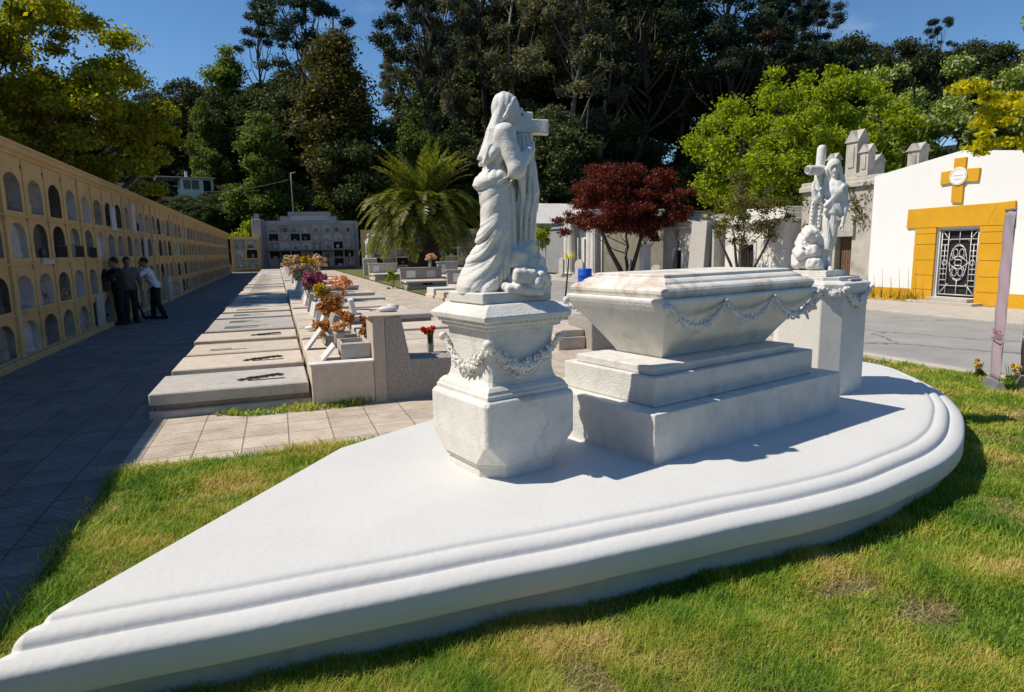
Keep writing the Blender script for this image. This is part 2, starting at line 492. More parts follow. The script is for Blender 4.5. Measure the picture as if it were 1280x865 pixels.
M['grey_col'] = stone('grey_rendered_wall', (0.33, 0.33, 0.325), (0.26, 0.26, 0.26), 2.0, 0.85, 0.15, 30, stain=(0.2, 0.2, 0.2), stain_amt=0.5, stain_scale=0.8)
M['old_stone'] = stone('old_sandstone', (0.52, 0.48, 0.41), (0.38, 0.35, 0.30), 2.5, 0.9, 0.4, 25, stain=(0.17, 0.16, 0.13), stain_amt=0.7, stain_scale=1.8, stain_at=0.52, vary=0.1)
M['pale_stone'] = stone('pale_tomb_render', (0.70, 0.67, 0.61), (0.58, 0.55, 0.50), 1.6, 0.85, 0.25, 25, stain=(0.32, 0.30, 0.26), stain_amt=0.5, stain_scale=1.4, stain_at=0.55, vary=0.08)
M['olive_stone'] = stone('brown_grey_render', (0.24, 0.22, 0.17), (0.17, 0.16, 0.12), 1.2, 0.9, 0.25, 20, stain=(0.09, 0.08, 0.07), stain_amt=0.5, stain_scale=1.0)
M['bark'] = stone('bark', (0.10, 0.075, 0.055), (0.05, 0.038, 0.028), 9.0, 0.95, 0.8, 18)
M['bark_pale'] = stone('pale_bark', (0.26, 0.23, 0.19), (0.12, 0.10, 0.08), 6.0, 0.95, 0.6, 18)
M['wood'] = plain('weathered_wood', (0.16, 0.09, 0.05), 0.7, 0, 0.3, 14)
M['blue'] = plain('blue_plastic', (0.012, 0.09, 0.50), 0.4)
M['glass'] = plain('dark_window_glass', (0.03, 0.035, 0.045), 0.1)

# ------------------------------------------------------------------ ground sheets
def sheet(name, pts, z, mat, **tags):
    me = fast_mesh(name, np.array([(p[0], p[1], z) for p in pts]), [tuple(range(len(pts)))])
    return link(name, me, mat, None, kind='structure', **tags)

def soil_mat():
    m, nt, N, L = _new('lawn_soil')
    out = N.new('ShaderNodeOutputMaterial'); b = N.new('ShaderNodeBsdfPrincipled'); L.new(b.outputs[0], out.inputs[0])
    tc = N.new('ShaderNodeTexCoord')
    n1 = N.new('ShaderNodeTexNoise'); n1.inputs['Scale'].default_value = 2.0; n1.inputs['Detail'].default_value = 8; n1.inputs['Roughness'].default_value = 0.7
    L.new(tc.outputs['Object'], n1.inputs['Vector'])
    r = _ramp(N, [(0.3, (0.07, 0.085, 0.02)), (0.52, (0.14, 0.14, 0.04)), (0.72, (0.34, 0.25, 0.12))])
    L.new(n1.outputs['Fac'], r.inputs[0]); L.new(r.outputs[0], b.inputs['Base Color'])
    b.inputs['Roughness'].default_value = 0.95; b.inputs['Specular IOR Level'].default_value = 0.1
    n2 = N.new('ShaderNodeTexNoise'); n2.inputs['Scale'].default_value = 60; n2.inputs['Detail'].default_value = 6; L.new(tc.outputs['Object'], n2.inputs['Vector'])
    bp = N.new('ShaderNodeBump'); bp.inputs['Strength'].default_value = 0.8; bp.inputs['Distance'].default_value = 0.02
    L.new(n2.outputs['Fac'], bp.inputs['Height']); L.new(bp.outputs[0], b.inputs['Normal'])
    return m
M['soil'] = soil_mat()

def tile_mat(name, c1, c2, grout, size=0.40, rib=True):
    """square paving tiles with joints, ribbed herringbone relief, each tile a shade of its own"""
    m, nt, N, L = _new(name)
    out = N.new('ShaderNodeOutputMaterial'); b = N.new('ShaderNodeBsdfPrincipled'); L.new(b.outputs[0], out.inputs[0])
    tc = N.new('ShaderNodeTexCoord')
    br = N.new('ShaderNodeTexBrick'); br.offset = 0.0; br.squash = 1.0
    br.inputs['Scale'].default_value = 1.0; br.inputs['Brick Width'].default_value = size; br.inputs['Row Height'].default_value = size
    br.inputs['Mortar Size'].default_value = 0.007; br.inputs['Mortar Smooth'].default_value = 0.3; br.inputs['Bias'].default_value = 0.0
    br.inputs['Color1'].default_value = (*c1, 1); br.inputs['Color2'].default_value = (*c2, 1); br.inputs['Mortar'].default_value = (*grout, 1)
    L.new(tc.outputs['Object'], br.inputs['Vector'])
    n1 = N.new('ShaderNodeTexNoise'); n1.inputs['Scale'].default_value = 3.0; n1.inputs['Detail'].default_value = 8; n1.inputs['Roughness'].default_value = 0.7
    L.new(tc.outputs['Object'], n1.inputs['Vector'])
    r = _ramp(N, [(0.35, (0.72, 0.70, 0.68)), (0.7, (1.1, 1.1, 1.1))]); L.new(n1.outputs['Fac'], r.inputs[0])
    mx = N.new('ShaderNodeMix'); mx.data_type = 'RGBA'; mx.blend_type = 'MULTIPLY'; mx.inputs[0].default_value = 1.0
    L.new(br.outputs['Color'], mx.inputs[6]); L.new(r.outputs[0], mx.inputs[7])
    L.new(mx.outputs[2], b.inputs['Base Color'])
    b.inputs['Roughness'].default_value = 0.85; b.inputs['Specular IOR Level'].default_value = 0.2
    w = N.new('ShaderNodeTexWave'); w.wave_type = 'BANDS'; w.bands_direction = 'DIAGONAL'; w.inputs['Scale'].default_value = 9.0; w.inputs['Distortion'].default_value = 2.5
    w.inputs['Detail'].default_value = 1.5
    L.new(tc.outputs['Object'], w.inputs['Vector'])
    ad = N.new('ShaderNodeMath'); ad.operation = 'MULTIPLY_ADD'; L.new(br.outputs['Fac'], ad.inputs[0]); ad.inputs[1].default_value = -1.5
    L.new(w.outputs['Fac'], ad.inputs[2])
    bp = N.new('ShaderNodeBump'); bp.inputs['Strength'].default_value = 0.6; bp.inputs['Distance'].default_value = 0.01
    L.new(ad.outputs[0], bp.inputs['Height']); L.new(bp.outputs[0], b.inputs['Normal'])
    return m
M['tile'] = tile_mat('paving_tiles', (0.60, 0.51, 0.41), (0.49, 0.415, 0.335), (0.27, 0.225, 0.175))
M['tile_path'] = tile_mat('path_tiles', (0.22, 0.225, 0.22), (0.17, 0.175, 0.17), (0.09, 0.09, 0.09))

def asphalt_mat():
    m, nt, N, L = _new('worn_asphalt')
    out = N.new('ShaderNodeOutputMaterial'); b = N.new('ShaderNodeBsdfPrincipled'); L.new(b.outputs[0], out.inputs[0])
    tc = N.new('ShaderNodeTexCoord')
    n1 = N.new('ShaderNodeTexNoise'); n1.inputs['Scale'].default_value = 0.9; n1.inputs['Detail'].default_value = 10; n1.inputs['Roughness'].default_value = 0.75
    L.new(tc.outputs['Object'], n1.inputs['Vector'])
    r = _ramp(N, [(0.3, (0.24, 0.23, 0.215)), (0.7, (0.37, 0.355, 0.33))]); L.new(n1.outputs['Fac'], r.inputs[0])
    v = N.new('ShaderNodeTexVoronoi'); v.feature = 'DISTANCE_TO_EDGE'; v.inputs['Scale'].default_value = 0.33
    wp = N.new('ShaderNodeTexNoise'); wp.inputs['Scale'].default_value = 1.5; wp.inputs['Detail'].default_value = 5
    L.new(tc.outputs['Object'], wp.inputs['Vector'])
    ad = N.new('ShaderNodeVectorMath'); ad.operation = 'MULTIPLY_ADD'; L.new(wp.outputs['Color'], ad.inputs[0]); ad.inputs[1].default_value = (0.9, 0.9, 0); L.new(tc.outputs['Object'], ad.inputs[2])
    L.new(ad.outputs[0], v.inputs['Vector'])
    rc = _ramp(N, [(0.0, (0.25, 0.25, 0.25)), (0.012, (1, 1, 1))]); L.new(v.outputs['Distance'], rc.inputs[0])
    mx = N.new('ShaderNodeMix'); mx.data_type = 'RGBA'; mx.blend_type = 'MULTIPLY'; mx.inputs[0].default_value = 1.0
    L.new(r.outputs[0], mx.inputs[6]); L.new(rc.outputs[0], mx.inputs[7]); L.new(mx.outputs[2], b.inputs['Base Color'])
    b.inputs['Roughness'].default_value = 0.9; b.inputs['Specular IOR Level'].default_value = 0.2
    n2 = N.new('ShaderNodeTexNoise'); n2.inputs['Scale'].default_value = 45; n2.inputs['Detail'].default_value = 5; L.new(tc.outputs['Object'], n2.inputs['Vector'])
    bp = N.new('ShaderNodeBump'); bp.inputs['Strength'].default_value = 0.5; bp.inputs['Distance'].default_value = 0.012
    L.new(n2.outputs['Fac'], bp.inputs['Height']); L.new(bp.outputs[0], b.inputs['Normal'])
    return m
M['asphalt'] = asphalt_mat()
M['kerb'] = stone('kerb_concrete', (0.50, 0.45, 0.38), (0.40, 0.36, 0.31), 4.0, 0.9, 0.3, 50, stain=(0.26, 0.23, 0.19), stain_amt=0.5, stain_scale=2.0)
M['earth'] = stone('woodland_floor', (0.022, 0.024, 0.010), (0.012, 0.013, 0.006), 0.35, 1.0, 0.4, 3)

# the ground: one sheet to the horizon, rising into the wooded hill behind and to the right
def hill(x, y):
    a = np.maximum(0, y - 84.0); b = np.maximum(0, x - 62.0); c = np.maximum(0, -x - 30.0)
    q = np.sqrt(a * a + b * b + 0.4 * c * c)
    return 34 * (1 - np.exp(-q / 75.0)) + 1.6 * np.sin(x * 0.06) * np.sin(y * 0.05) * np.minimum(1, q / 30)
def ground_sheet():
    gx = np.concatenate([np.linspace(-900, -120, 14), np.linspace(-110, 160, 55), np.linspace(180, 900, 14)])
    gy = np.concatenate([np.linspace(-700, -60, 8), np.linspace(-50, 300, 71), np.linspace(330, 1200, 14)])
    X, Y = np.meshgrid(gx, gy, indexing='ij')
    Z = hill(X, Y) - 0.012
    V = np.stack([X, Y, Z], -1).reshape(-1, 3)
    n, m = X.shape
    i, j = np.meshgrid(np.arange(n - 1), np.arange(m - 1), indexing='ij')
    a = (i * m + j).ravel()
    return fast_mesh('ground', V, np.stack([a, a + m, a + m + 1, a + 1], 1), True)
link('ground', ground_sheet(), M['earth'], None, kind='structure')

KERB_X = 8.42
sheet('lawn', [(-1.33, -8), (KERB_X - 0.08, -8), (KERB_X - 0.08, 8.0), (4.2, 8.0), (4.2, 5.78), (-1.33, 5.78)], 0.0, M['soil'])
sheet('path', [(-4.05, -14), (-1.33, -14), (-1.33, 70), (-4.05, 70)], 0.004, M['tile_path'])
sheet('cross_path', [(-1.33, 5.76), (4.22, 5.76), (4.22, 8.02), (KERB_X - 0.08, 8.02), (KERB_X - 0.08, 21), (5.3, 21), (5.3, 66), (-1.33, 66)], 0.004, M['tile'])
sheet('road', [(KERB_X + 0.06, -30), (14.3, -30), (14.3, 64), (KERB_X + 0.06, 64)], 0.004, M['asphalt'])
kb = MB(); kb.box(KERB_X - 0.08, KERB_X + 0.10, -30, 64, -0.03, 0.055, 0.012)
kb.build('kerb', M['kerb'], None, kind='structure')
sw = MB(); sw.box(14.3, 17.25, -30, 64, -0.02, 0.045, 0.012)
sw.build('pavement', M['kerb'], None, kind='structure')
sheet('far_lawn', [(5.4, 22), (8.3, 22), (8.3, 66), (5.4, 66)], 0.010, M['soil'])
for nm, pts in (('front_verge', [(5.2, 52), (8.2, 52), (8.2, 64), (5.2, 64)]), ('side_verge', [(8.8, 22.5), (13.9, 27), (14.1, 60), (8.8, 60)])):
    pass

# ------------------------------------------------------------------ the white platform
PZ = 0.38
NEAR = [(-2.2, 2.50), (-1.6, 2.50), (-1.02, 2.50), (-0.5, 2.50), (0.3, 2.505), (1.2, 2.515), (2.0, 2.53), (2.6, 2.55), (3.1, 2.60), (3.7, 2.74), (4.3, 2.95), (4.88, 3.29), (5.38, 3.68), (5.82, 4.12), (6.17, 4.60), (6.42, 5.06),
        (6.48, 5.45), (6.32, 5.85), (5.9, 6.20), (5.2, 6.48), (4.3, 6.62), (3.4, 6.70)]
CUT = [(5.6, 6.36), (3.4, 6.28), (1.9, 5.80), (1.15, 5.36), (0.75, 5.0), (0.40, 4.53), (-1.075, 2.49)]     # straight-walled far side
OUT = [(-1.07, 2.50)] + NEAR[3:18] + [(5.6, 6.30)] + CUT[1:6] + [(-.2, 3.70)]
def dense(pts, sub=8, sharp=(0,)):
    P = np.array(pts, float); n = len(P); o = []
    for i in range(n):
        p0, p1, p2, p3 = P[i - 1], P[i], P[(i + 1) % n], P[(i + 2) % n]
        if i in sharp: p0 = p1 - (p2 - p1) * 0.5
        if (i + 1) % n in sharp: p3 = p2 + (p2 - p1) * 0.5
        for k in range(sub):
            t = k / sub
            o.append(0.5 * ((2 * p1) + (-p0 + p2) * t + (2 * p0 - 5 * p1 + 4 * p2 - p3) * t * t + (-p0 + 3 * p1 - 3 * p2 + p3) * t ** 3))
    return np.array(o)
OD = dense(OUT)
def inset(P, d):
    a = np.roll(P, 1, 0); b = np.roll(P, -1, 0)
    t1 = P - a; t2 = b - P
    n1 = np.stack([-t1[:, 1], t1[:, 0]], 1); n2 = np.stack([-t2[:, 1], t2[:, 0]], 1)
    n1 /= np.linalg.norm(n1, axis=1, keepdims=True) + 1e-9; n2 /= np.linalg.norm(n2, axis=1, keepdims=True) + 1e-9
    q = n1 + n2; q /= np.linalg.norm(q, axis=1, keepdims=True) + 1e-9
    k = np.clip(1 / np.maximum((q * n1).sum(1), 0.45), 1, 2.2)
    return P + q * (d * k)[:, None]
def wob(P, s, a):
    return a * (np.sin(P[:, 0] * 7.3 * s + 1.3) * np.sin(P[:, 1] * 5.1 * s + s) + 0.6 * np.sin(P[:, 0] * 17 * s) * np.cos(P[:, 1] * 13 * s))
def open_curve(pts, sub=8):
    P = np.array(pts, float); o = []
    for i in range(len(P) - 1):
        p1, p2 = P[i], P[i + 1]; p0 = P[i - 1] if i else 2 * p1 - p2; p3 = P[i + 2] if i + 2 < len(P) else 2 * p2 - p1
        for k in range(sub):
            t = k / sub; o.append(0.5 * ((2 * p1) + (-p0 + p2) * t + (2 * p0 - 5 * p1 + 4 * p2 - p3) * t * t + (-p0 + 3 * p1 - 3 * p2 + p3) * t ** 3))
    return np.array(o + [P[-1]])
ND = open_curve(NEAR)
tg_ = np.gradient(ND, axis=0); nn_ = np.stack([-tg_[:, 1], tg_[:, 0]], 1); nn_ /= np.linalg.norm(nn_, axis=1, keepdims=True)
wb_ = np.sin(ND[:, 0] * 3.1 + 1) * np.sin(ND[:, 1] * 2.3 + ND[:, 0]) + .5 * np.sin(ND[:, 0] * 9.0 + .7)
def ring_at(d, z, w=0.0):
    q = ND + nn_ * d[:, None] if hasattr(d, '__len__') else ND + nn_ * (d + w * wb_)[:, None]
    return np.column_stack([q, z + .4 * w * wb_])
plat = thing('platform', 'low white painted oval plinth with a rolled moulded edge, lying in the lawn', 'platform', (1.0, 4.0, 0))
off = np.array([1.0, 4.0, 0])
def flat_ring(P, z): return [(p[0] - off[0], p[1] - off[1], z) for p in P]
b = MB(); FND = inset(OD, .085); b.rings([flat_ring(FND, -.05), flat_ring(FND, .169)], False, True, True)
b.build('foundation', M['base'], plat)
prof = [(0.03, 0.168, 0), (0.004, 0.168, 1), (0, 0.174, 1), (0, 0.274, 1), (0.002, 0.284, 1), (0.008, 0.293, 1), (0.020, 0.302, 1), (0.040, 0.311, 1), (0.062, 0.317, 1), (0.082, 0.319, 1), (0.096, 0.317, 1), (0.103, 0.315, 1), (0.107, 0.319, 1), (0.111, 0.331, 1), (0.118, 0.343, 1),
        (0.132, 0.353, 1), (0.150, 0.360, 1), (0.170, 0.362, 1), (0.188, 0.360, 1), (0.200, 0.357, 1), (0.208, 0.358, 1), (0.214, 0.366, 1), (0.224, 0.373, 1), (0.240, 0.377, 1), (0.26, 0.379, 1), (0.30, 0.380, 0)]
import bmesh
b = MB(); rl = [ring_at(d, z, .0035 * w) for d, z, w in prof]; m_ = len(ND)
b.v = [tuple(p) for r_ in rl for p in r_]
for i in range(len(rl) - 1):
    for k in range(m_ - 1): b.f.append((i * m_ + k, i * m_ + k + 1, (i + 1) * m_ + k + 1, (i + 1) * m_ + k))
base_ = (len(rl) - 1) * m_
b.f.append(tuple(base_ + k for k in range(m_)))
bm = bmesh.new(); vs = [bm.verts.new(p) for p in b.v]
for i, f_ in enumerate(b.f):
    fc_ = bm.faces.new([vs[j] for j in f_]); fc_.smooth = i < len(b.f) - 1
bmesh.ops.triangulate(bm, faces=[f_ for f_ in bm.faces if len(f_.verts) > 4])
CUTX = [(7.5, 6.40)] + CUT
for i in range(len(CUTX) - 1):
    p, q = np.array(CUTX[i]), np.array(CUTX[i + 1]); t_ = q - p
    n_out = Vector((t_[1], -t_[0], 0)).normalized()                     # right of travel = outside
    bmesh.ops.bisect_plane(bm, geom=bm.verts[:] + bm.edges[:] + bm.faces[:], plane_co=(p[0], p[1], 0), plane_no=n_out, clear_outer=True)
ce = [e for e in bm.edges if e.is_boundary and max(v.co.z for v in e.verts) > .1685]
ex = bmesh.ops.extrude_edge_only(bm, edges=ce)
for v in ex['geom']:
    if isinstance(v, bmesh.types.BMVert): v.co.z = .1675
for f_ in ex['geom']:
    if isinstance(f_, bmesh.types.BMFace): f_.smooth = False
bmesh.ops.translate(bm, verts=bm.verts[:], vec=(-off[0], -off[1], 0))
bmesh.ops.recalc_face_normals(bm, faces=bm.faces[:])
me = bpy.data.meshes.new('moulded_slab'); bm.to_mesh(me); bm.free()
link('moulded_slab', me, M['paint'], plat)

# ------------------------------------------------------------------ monument frame
TH = RAD(15.2)
A0 = at(818, 582, PZ); A0[2] = 0
UU = np.array([math.cos(TH), math.sin(TH), 0]); VV = np.array([-math.sin(TH), math.cos(TH), 0])
def mon(u, v, z=0.0): return A0 + UU * u + VV * v + np.array([0, 0, z])

ICO = None
def ico():
    global ICO
    if ICO is None:
        import bmesh
        bm = bmesh.new(); bmesh.ops.create_icosphere(bm, subdivisions=2, radius=1.0)
        ICO = (np.array([v.co[:] for v in bm.verts]), np.array([[v.index for v in f.verts] for f in bm.faces])); bm.free()
    return ICO
def blobs(items):
    """many small carved leaves: items = (centre, radii, rotation matrix 3x3)"""
    v0, f0 = ico(); Vs = []; Fs = []
    for i, (c, r, R) in enumerate(items):
        Vs.append((v0 * np.array(r)) @ np.array(R).T + np.array(c)); Fs.append(f0 + i * len(v0))
    return np.concatenate(Vs), np.concatenate(Fs)
def rot_to(nx, spin, r):
    """basis with z along nx and a random spin"""
    n = Vector(nx).normalized(); a = n.orthogonal().normalized(); b = n.cross(a)
    c_, s_ = math.cos(spin), math.sin(spin)
    t = a * c_ + b * s_; q = n.cross(t)
    return np.array([list(t), list(q), list(n)]).T
def garland(name, p0, p1, sag, nrm, parent, mat, seed, thick=0.03, drop=0.0, n=70, dropw=0.6):
    """a carved swag hanging between two points, with short drops at its ends; nrm = outward normal"""
    r = np.random.default_rng(seed); p0 = np.array(p0, float); p1 = np.array(p1, float); nrm = np.array(nrm, float)
    it = []
    d = (p1 - p0) / np.linalg.norm(p1 - p0)
    def leafs(c, tang, w, cnt):
        for _ in range(cnt):
            off = r.normal(size=3) * w * 0.55; off -= nrm * (off @ nrm) * 0.55
            nn = nrm + 0.8 * r.normal(size=3) * 0.5
            R = rot_to(nn, r.uniform(0, 6.28), r)
            s_ = w * r.uniform(0.45, 0.8)
            it.append((c + off + nrm * abs(r.normal()) * w * 0.12, (s_ * 1.0, s_ * 0.5, s_ * 0.30), R))
    for i in range(n):
        t = (i + 0.5) / n
        c = p0 + (p1 - p0) * t; c = c - np.array([0, 0, sag * 4 * t * (1 - t)])
        leafs(c, d, thick * (0.55 + 0.75 * math.sin(math.pi * t) ** 0.8), 3)
    for e in (p0, p1):
        it.append((e + nrm * thick * 0.5, (thick * 0.62,) * 3, np.eye(3)))
        if drop > 0:
            for i in range(int(n * 0.3)):
                t = i / (n * 0.3)
                leafs(e - np.array([0, 0, drop * t]), d, thick * dropw * (0.7 + 0.5 * math.sin(math.pi * t)), 2)
    # solid core so that the swag is one carved mass
    P = []
    for i in range(25):
        t = i / 24; c = p0 + (p1 - p0) * t - np.array([0, 0, sag * 4 * t * (1 - t)]); P.append(c)
    V, F = blobs(it)
    mb = MB(); mb.tube(P, [thick * (0.35 + 0.5 * math.sin(math.pi * i / 24)) for i in range(25)], 8)
    V2 = np.array(mb.v); 
    faces = [tuple(f) for f in F] + [tuple(i + len(V) for i in f) for f in mb.f]
    me = fast_mesh(name, np.concatenate([V, V2]), faces, True)
    return link(name, me, mat, parent)

# ---- pedestal under the first statue
P1 = (-0.68, 0.67)
ped = thing('statue_pedestal', 'white marble pedestal with carved leaf swags carrying the near statue', 'pedestal', mon(*P1, PZ), TH)
def sq(h, z, ch=0.0): return rect_ring(-h, h, -h, h, z, ch=ch)
b = MB(); b.rings([sq(.290, -0.01, .115), sq(.290, .062, .115), sq(.306, .066, .122), sq(.306, .082, .122)]); bevel(b.build('plinth', M['marble'], ped), .004)
# lower block: a cube with its lower corners sliced off
h = .33
b = MB(); b.rings([rect_ring(-.318, .318, -.318, .318, .083, ch=.128), rect_ring(-h, h, -h, h, .215, ch=.022), rect_ring(-h, h, -h, h, .455, ch=.02), rect_ring(-h + .012, h - .012, -h + .012, h - .012, .478, ch=.02), rect_ring(-.30, .30, -.30, .30, .482, ch=.01)])
bevel(b.build('lower_block', M['marble'], ped), .01, 3)
b = MB(); b.rings([sq(.300, .480), sq(.300, .505), sq(.292, .512), sq(.285, .530), sq(.270, .545), sq(.262, .552)]); bevel(b.build('base_moulding', M['marble'], ped), .004)
b = MB(); b.rings([sq(.258, .550, .02), sq(.245, .575, .02), sq(.236, .62, .02), sq(.236, .80, .02), sq(.246, .88, .02)]); bevel(b.build('die', M['marble'], ped), .004)
b = MB(); b.rings([sq(.255, .878), sq(.268, .886), sq(.268, .902), sq(.285, .912), sq(.285, .926), sq(.312, .936), sq(.318, .965), sq(.305, .975), sq(.25, 1.02), sq(.235, 1.028)])
for k in range(15):                                       # dentil course
    q = -.262 + k * .036
    for s_ in (-1, 1):
        b.box(q, q + .02, min(s_ * .281, s_ * .298), max(s_ * .281, s_ * .298), .912, .932)
        b.box(min(s_ * .281, s_ * .298), max(s_ * .281, s_ * .298), q, q + .02, .912, .932)
bevel(b.build('cornice', M['marble'], ped), .003, 1)
k = 0
for (a, c, nn) in (((-.25, -.26), (.25, -.26), (0, -1, 0)), ((-.26, -.25), (-.26, .25), (-1, 0, 0)), ((.26, -.25), (.26, .25), (1, 0, 0)), ((-.25, .26), (.25, .26), (0, 1, 0))):
    garland('garland', (a[0], a[1], .81), (c[0], c[1], .81), .165, nn, ped, M['marble'], 20 + k, .026, 0.0, 84); k += 1
    for t in (-1, 1):                                     # corner drops below the knots
        pass
for cx in (-1, 1):
    for cy in (-1, 1):
        mb = MB(); mb.lathe([(.0, -.03), (.022, -.02), (.03, 0), (.022, .02), (0, .03)], (cx * .262, cy * .262, .805), 12)
        mb.build('rosette', M['marble'], ped)

# ---- sarcophagus: three steps (one thing) and the chest with its lid (another)
SC = (1.085, 0.60)
st = thing('stepped_base', 'three rough pale concrete steps carrying the carved sarcophagus', 'stepped base', mon(*SC, PZ), TH)
for nm, (u0, u1, v0, v1, z0, z1) in (('lower_step', (0, 2.18, 0, 1.2, -.01, .32)), ('middle_step', (.13, 1.95, .12, 1.02, .321, .515)), ('upper_step', (.17, 1.77, .17, .93, .516, .572))):
    b = MB(); b.box(u0 - SC[0], u1 - SC[0], v0 - SC[1], v1 - SC[1], z0, z1); bevel(b.build(nm, M['step'], st), .009, 2)
sa = thing('sarcophagus', 'carved marble sarcophagus with leaf swags and a brown stained moulded lid', 'sarcophagus', mon(*SC, PZ + .573), TH)
fu, fv = .61, .22
def srect(o, z, n=14): 
    hu, hv = fu + o, fv + o
    return [(-hu, -hv, z), (hu, -hv, z), (hu, hv, z), (-hu, hv, z)]
ov = [(0, 0), (.004, .012), (.036, .065), (.080, .132), (.125, .197), (.170, .258), (.208, .308), (.238, .350), (.258, .384), (.268, .408), (.270, .425), (.262, .436)]
b = MB(); b.rings([srect(o, z) for o, z in ov]); bevel(b.build('chest', M['marble'], sa), .008, 2)
lp = [(.235, .437), (.240, .450), (.248, .466), (.248, .484), (.236, .501), (.215, .513), (.19, .520), (.182, .523), (.172, .538), (.15, .552), (.12, .561), (.115, .563), (.115, .580), (.10, .586)]
b = MB(); b.rings([srect(o, z) for o, z in lp]); bevel(b.build('lid', M['marble_lid'], sa), .004, 2)
k = 0
W_ = fu + .272; V_ = fv + .272
for (ys) in (-1, 1):
    for i in range(3):
        x0 = -W_ + .03 + i * (2 * W_ - .06) / 3; x1 = x0 + (2 * W_ - .06) / 3
        garland('garland', (x0, ys * V_, .40), (x1, ys * V_, .40), .155, (0, ys, 0), sa, M['marble'], 40 + k, .021, .13, 60, .28); k += 1
for xs in (-1, 1):
    for sgn in (-1, 1):
        mb = MB(); mb.lathe([(.0, -.035), (.018, -.03), (.026, 0), (.018, .022), (0, .028)], (xs * (W_ - .005), sgn * (V_ - .005), .385), 12); mb.build('rosette', M['marble'], sa)

# ---- pedestal under the second statue
P2 = (2.87, 0.60)
p2 = thing('statue_pedestal', 'tall plain pedestal with a swag round its top, carrying the far statue', 'pedestal', mon(*P2, PZ), TH)
b = MB(); b.rings([sq(.33, -.01, .13), sq(.33, .90, .13)], False); bevel(b.build('shaft', M['pale_stone'], p2), .006)
b = MB(); b.rings([sq(.335, .901, .12), sq(.345, .93, .12), sq(.345, .99, .12), sq(.335, 1.0, .12), sq(.30, 1.012, .11), sq(.27, 1.015, .1), sq(.27, 1.05, .1)]); bevel(b.build('cap', M['marble'], p2), .006)
k = 0
for (a, c, nn) in (((-.20, -.345), (.20, -.345), (0, -1, 0)), ((-.345, -.20), (-.345, .20), (-1, 0, 0)), ((-.345, -.215), (-.215, -.345), (-.7, -.7, 0)), ((.345, -.2), (.345, .2), (1, 0, 0)), ((.215, -.345), (.345, -.215), (.7, -.7, 0))):
    garland('garland', (a[0], a[1], .955), (c[0], c[1], .955), (.135 if k < 2 or k == 3 else .05), nn, p2, M['marble'], 60 + k, .034, .05, 44 if k < 2 or k == 3 else 14, .6); k += 1
b = MB(); b.box(-.06, .14, -.31, -.22, 1.0155, 1.03); bevel(b.build('plaque', M['slab_grey'], p2), .004)
# ================================================================== carved figures
def fold_mix(*terms):
    return lambda a, z, X, Y: sum(t(a, z, X, Y) for t in terms)
def ridge(p): return 1 - np.abs(np.sin(p)) ** 0.8 * 1.0

p1c = mon(*P1, 0)
view1 = math.atan2(p1c[1], p1c[0])
S1 = thing('statue', 'white marble statue of a long-haired robed woman embracing a cross over piled rocks', 'statue', (p1c[0], p1c[1], 1.409), view1 - math.pi / 2)
def deg(x, y, z): return Matrix.Rotation(RAD(z), 3, 'Z') @ Matrix.Rotation(RAD(y), 3, 'Y') @ Matrix.Rotation(RAD(x), 3, 'X')
def lookm(d, roll=0.0):
    n = Vector(d).normalized(); a = Vector((0, 0, 1)).cross(n)
    if a.length < 1e-4: a = Vector((1, 0, 0))
    a.normalize(); c = n.cross(a); return Matrix((a, c, n)).transposed()

b = MB(); b.box(-.25, .25, -.20, .20, .0, .062, rot=TH - (view1 - math.pi / 2), piv=(0, 0)); bevel(b.build('plinth', M['statue'], S1), .006)
ZB = .062
f = Field((-.36, -.27, .03), (.34, .27, 1.27), .0048)
def z_(v): return v + ZB - .004
# skirt: standing leg under cloth on the right, cloth swept back to the left foot
def ped_(v, p=.75): return np.abs(np.sin(v)) ** p
def skirt_fold(X, Y, Z):
    zz = Z - ZB
    a = np.arctan2(Y, X + .05)
    # long sweeping folds from the near hip down to the trailing left hem
    th = np.arctan2(zz - .50, X - .115)                        # folds fan out from the near hip
    th = np.where(th < 0, th + 2 * np.pi, th); rr_ = np.sqrt((zz - .50) ** 2 + (X - .115) ** 2)
    low = np.clip((.44 - zz) / .12, 0, 1) * np.clip((.075 - X) / .05, 0, 1) * np.clip((rr_ - .12) / .15, 0, 1)
    ph = th * 13.5 + .9 * np.sin(rr_ * 14) + 7 * np.clip(Y, -.2, .2)
    d1 = .019 * (ped_(ph) - .64) * low + .006 * (ped_(ph * 2.3 + 1) - .6) * low
    # upright pleats down the front
    fr = np.clip((X - .005) / .03, 0, 1) * np.clip((.64 - zz) / .06, 0, 1)
    d2 = .020 * (ped_((X * 1.0 + Y * .55) * 52 + 2.0 * zz) - .62) * fr
    # straight narrow pleats at the hem between the feet
    hem = np.clip((.20 - zz) / .08, 0, 1) * np.exp(-((X - .0) / .05) ** 2)
    d5 = .016 * (ped_((X + Y * .2) * 120 + 6 * zz) - .6) * hem
    mid = np.exp(-((zz - .50) / .09) ** 2) * np.clip((.0 - X) / .05, 0, 1)
    d3 = .007 * (ped_((zz - X * .65) * 30 + 1) - .6) * mid
    d4 = .014 * (ped_(a * 7 + zz * 4) - .6) * np.clip((Y - .03) / .04, 0, 1)
    return d1 + d2 + d3 + d4 + d5
f.loft([(z_(v[0]), *v[1:]) for v in ((0.0, -.135, -.02, .145, .150), (.03, -.13, -.02, .155, .155), (.08, -.112, -.01, .168, .155), (.16, -.078, 0, .157, .15), (.22, -.056, 0, .138, .145), (.28, -.042, 0, .122, .14), (.40, -.026, 0, .110, .135), (.52, -.032, 0, .110, .135), (.60, -.038, 0, .108, .13), (.68, -.04, 0, .09, .115), (.74, -.04, 0, .075, .105))], None, .015)
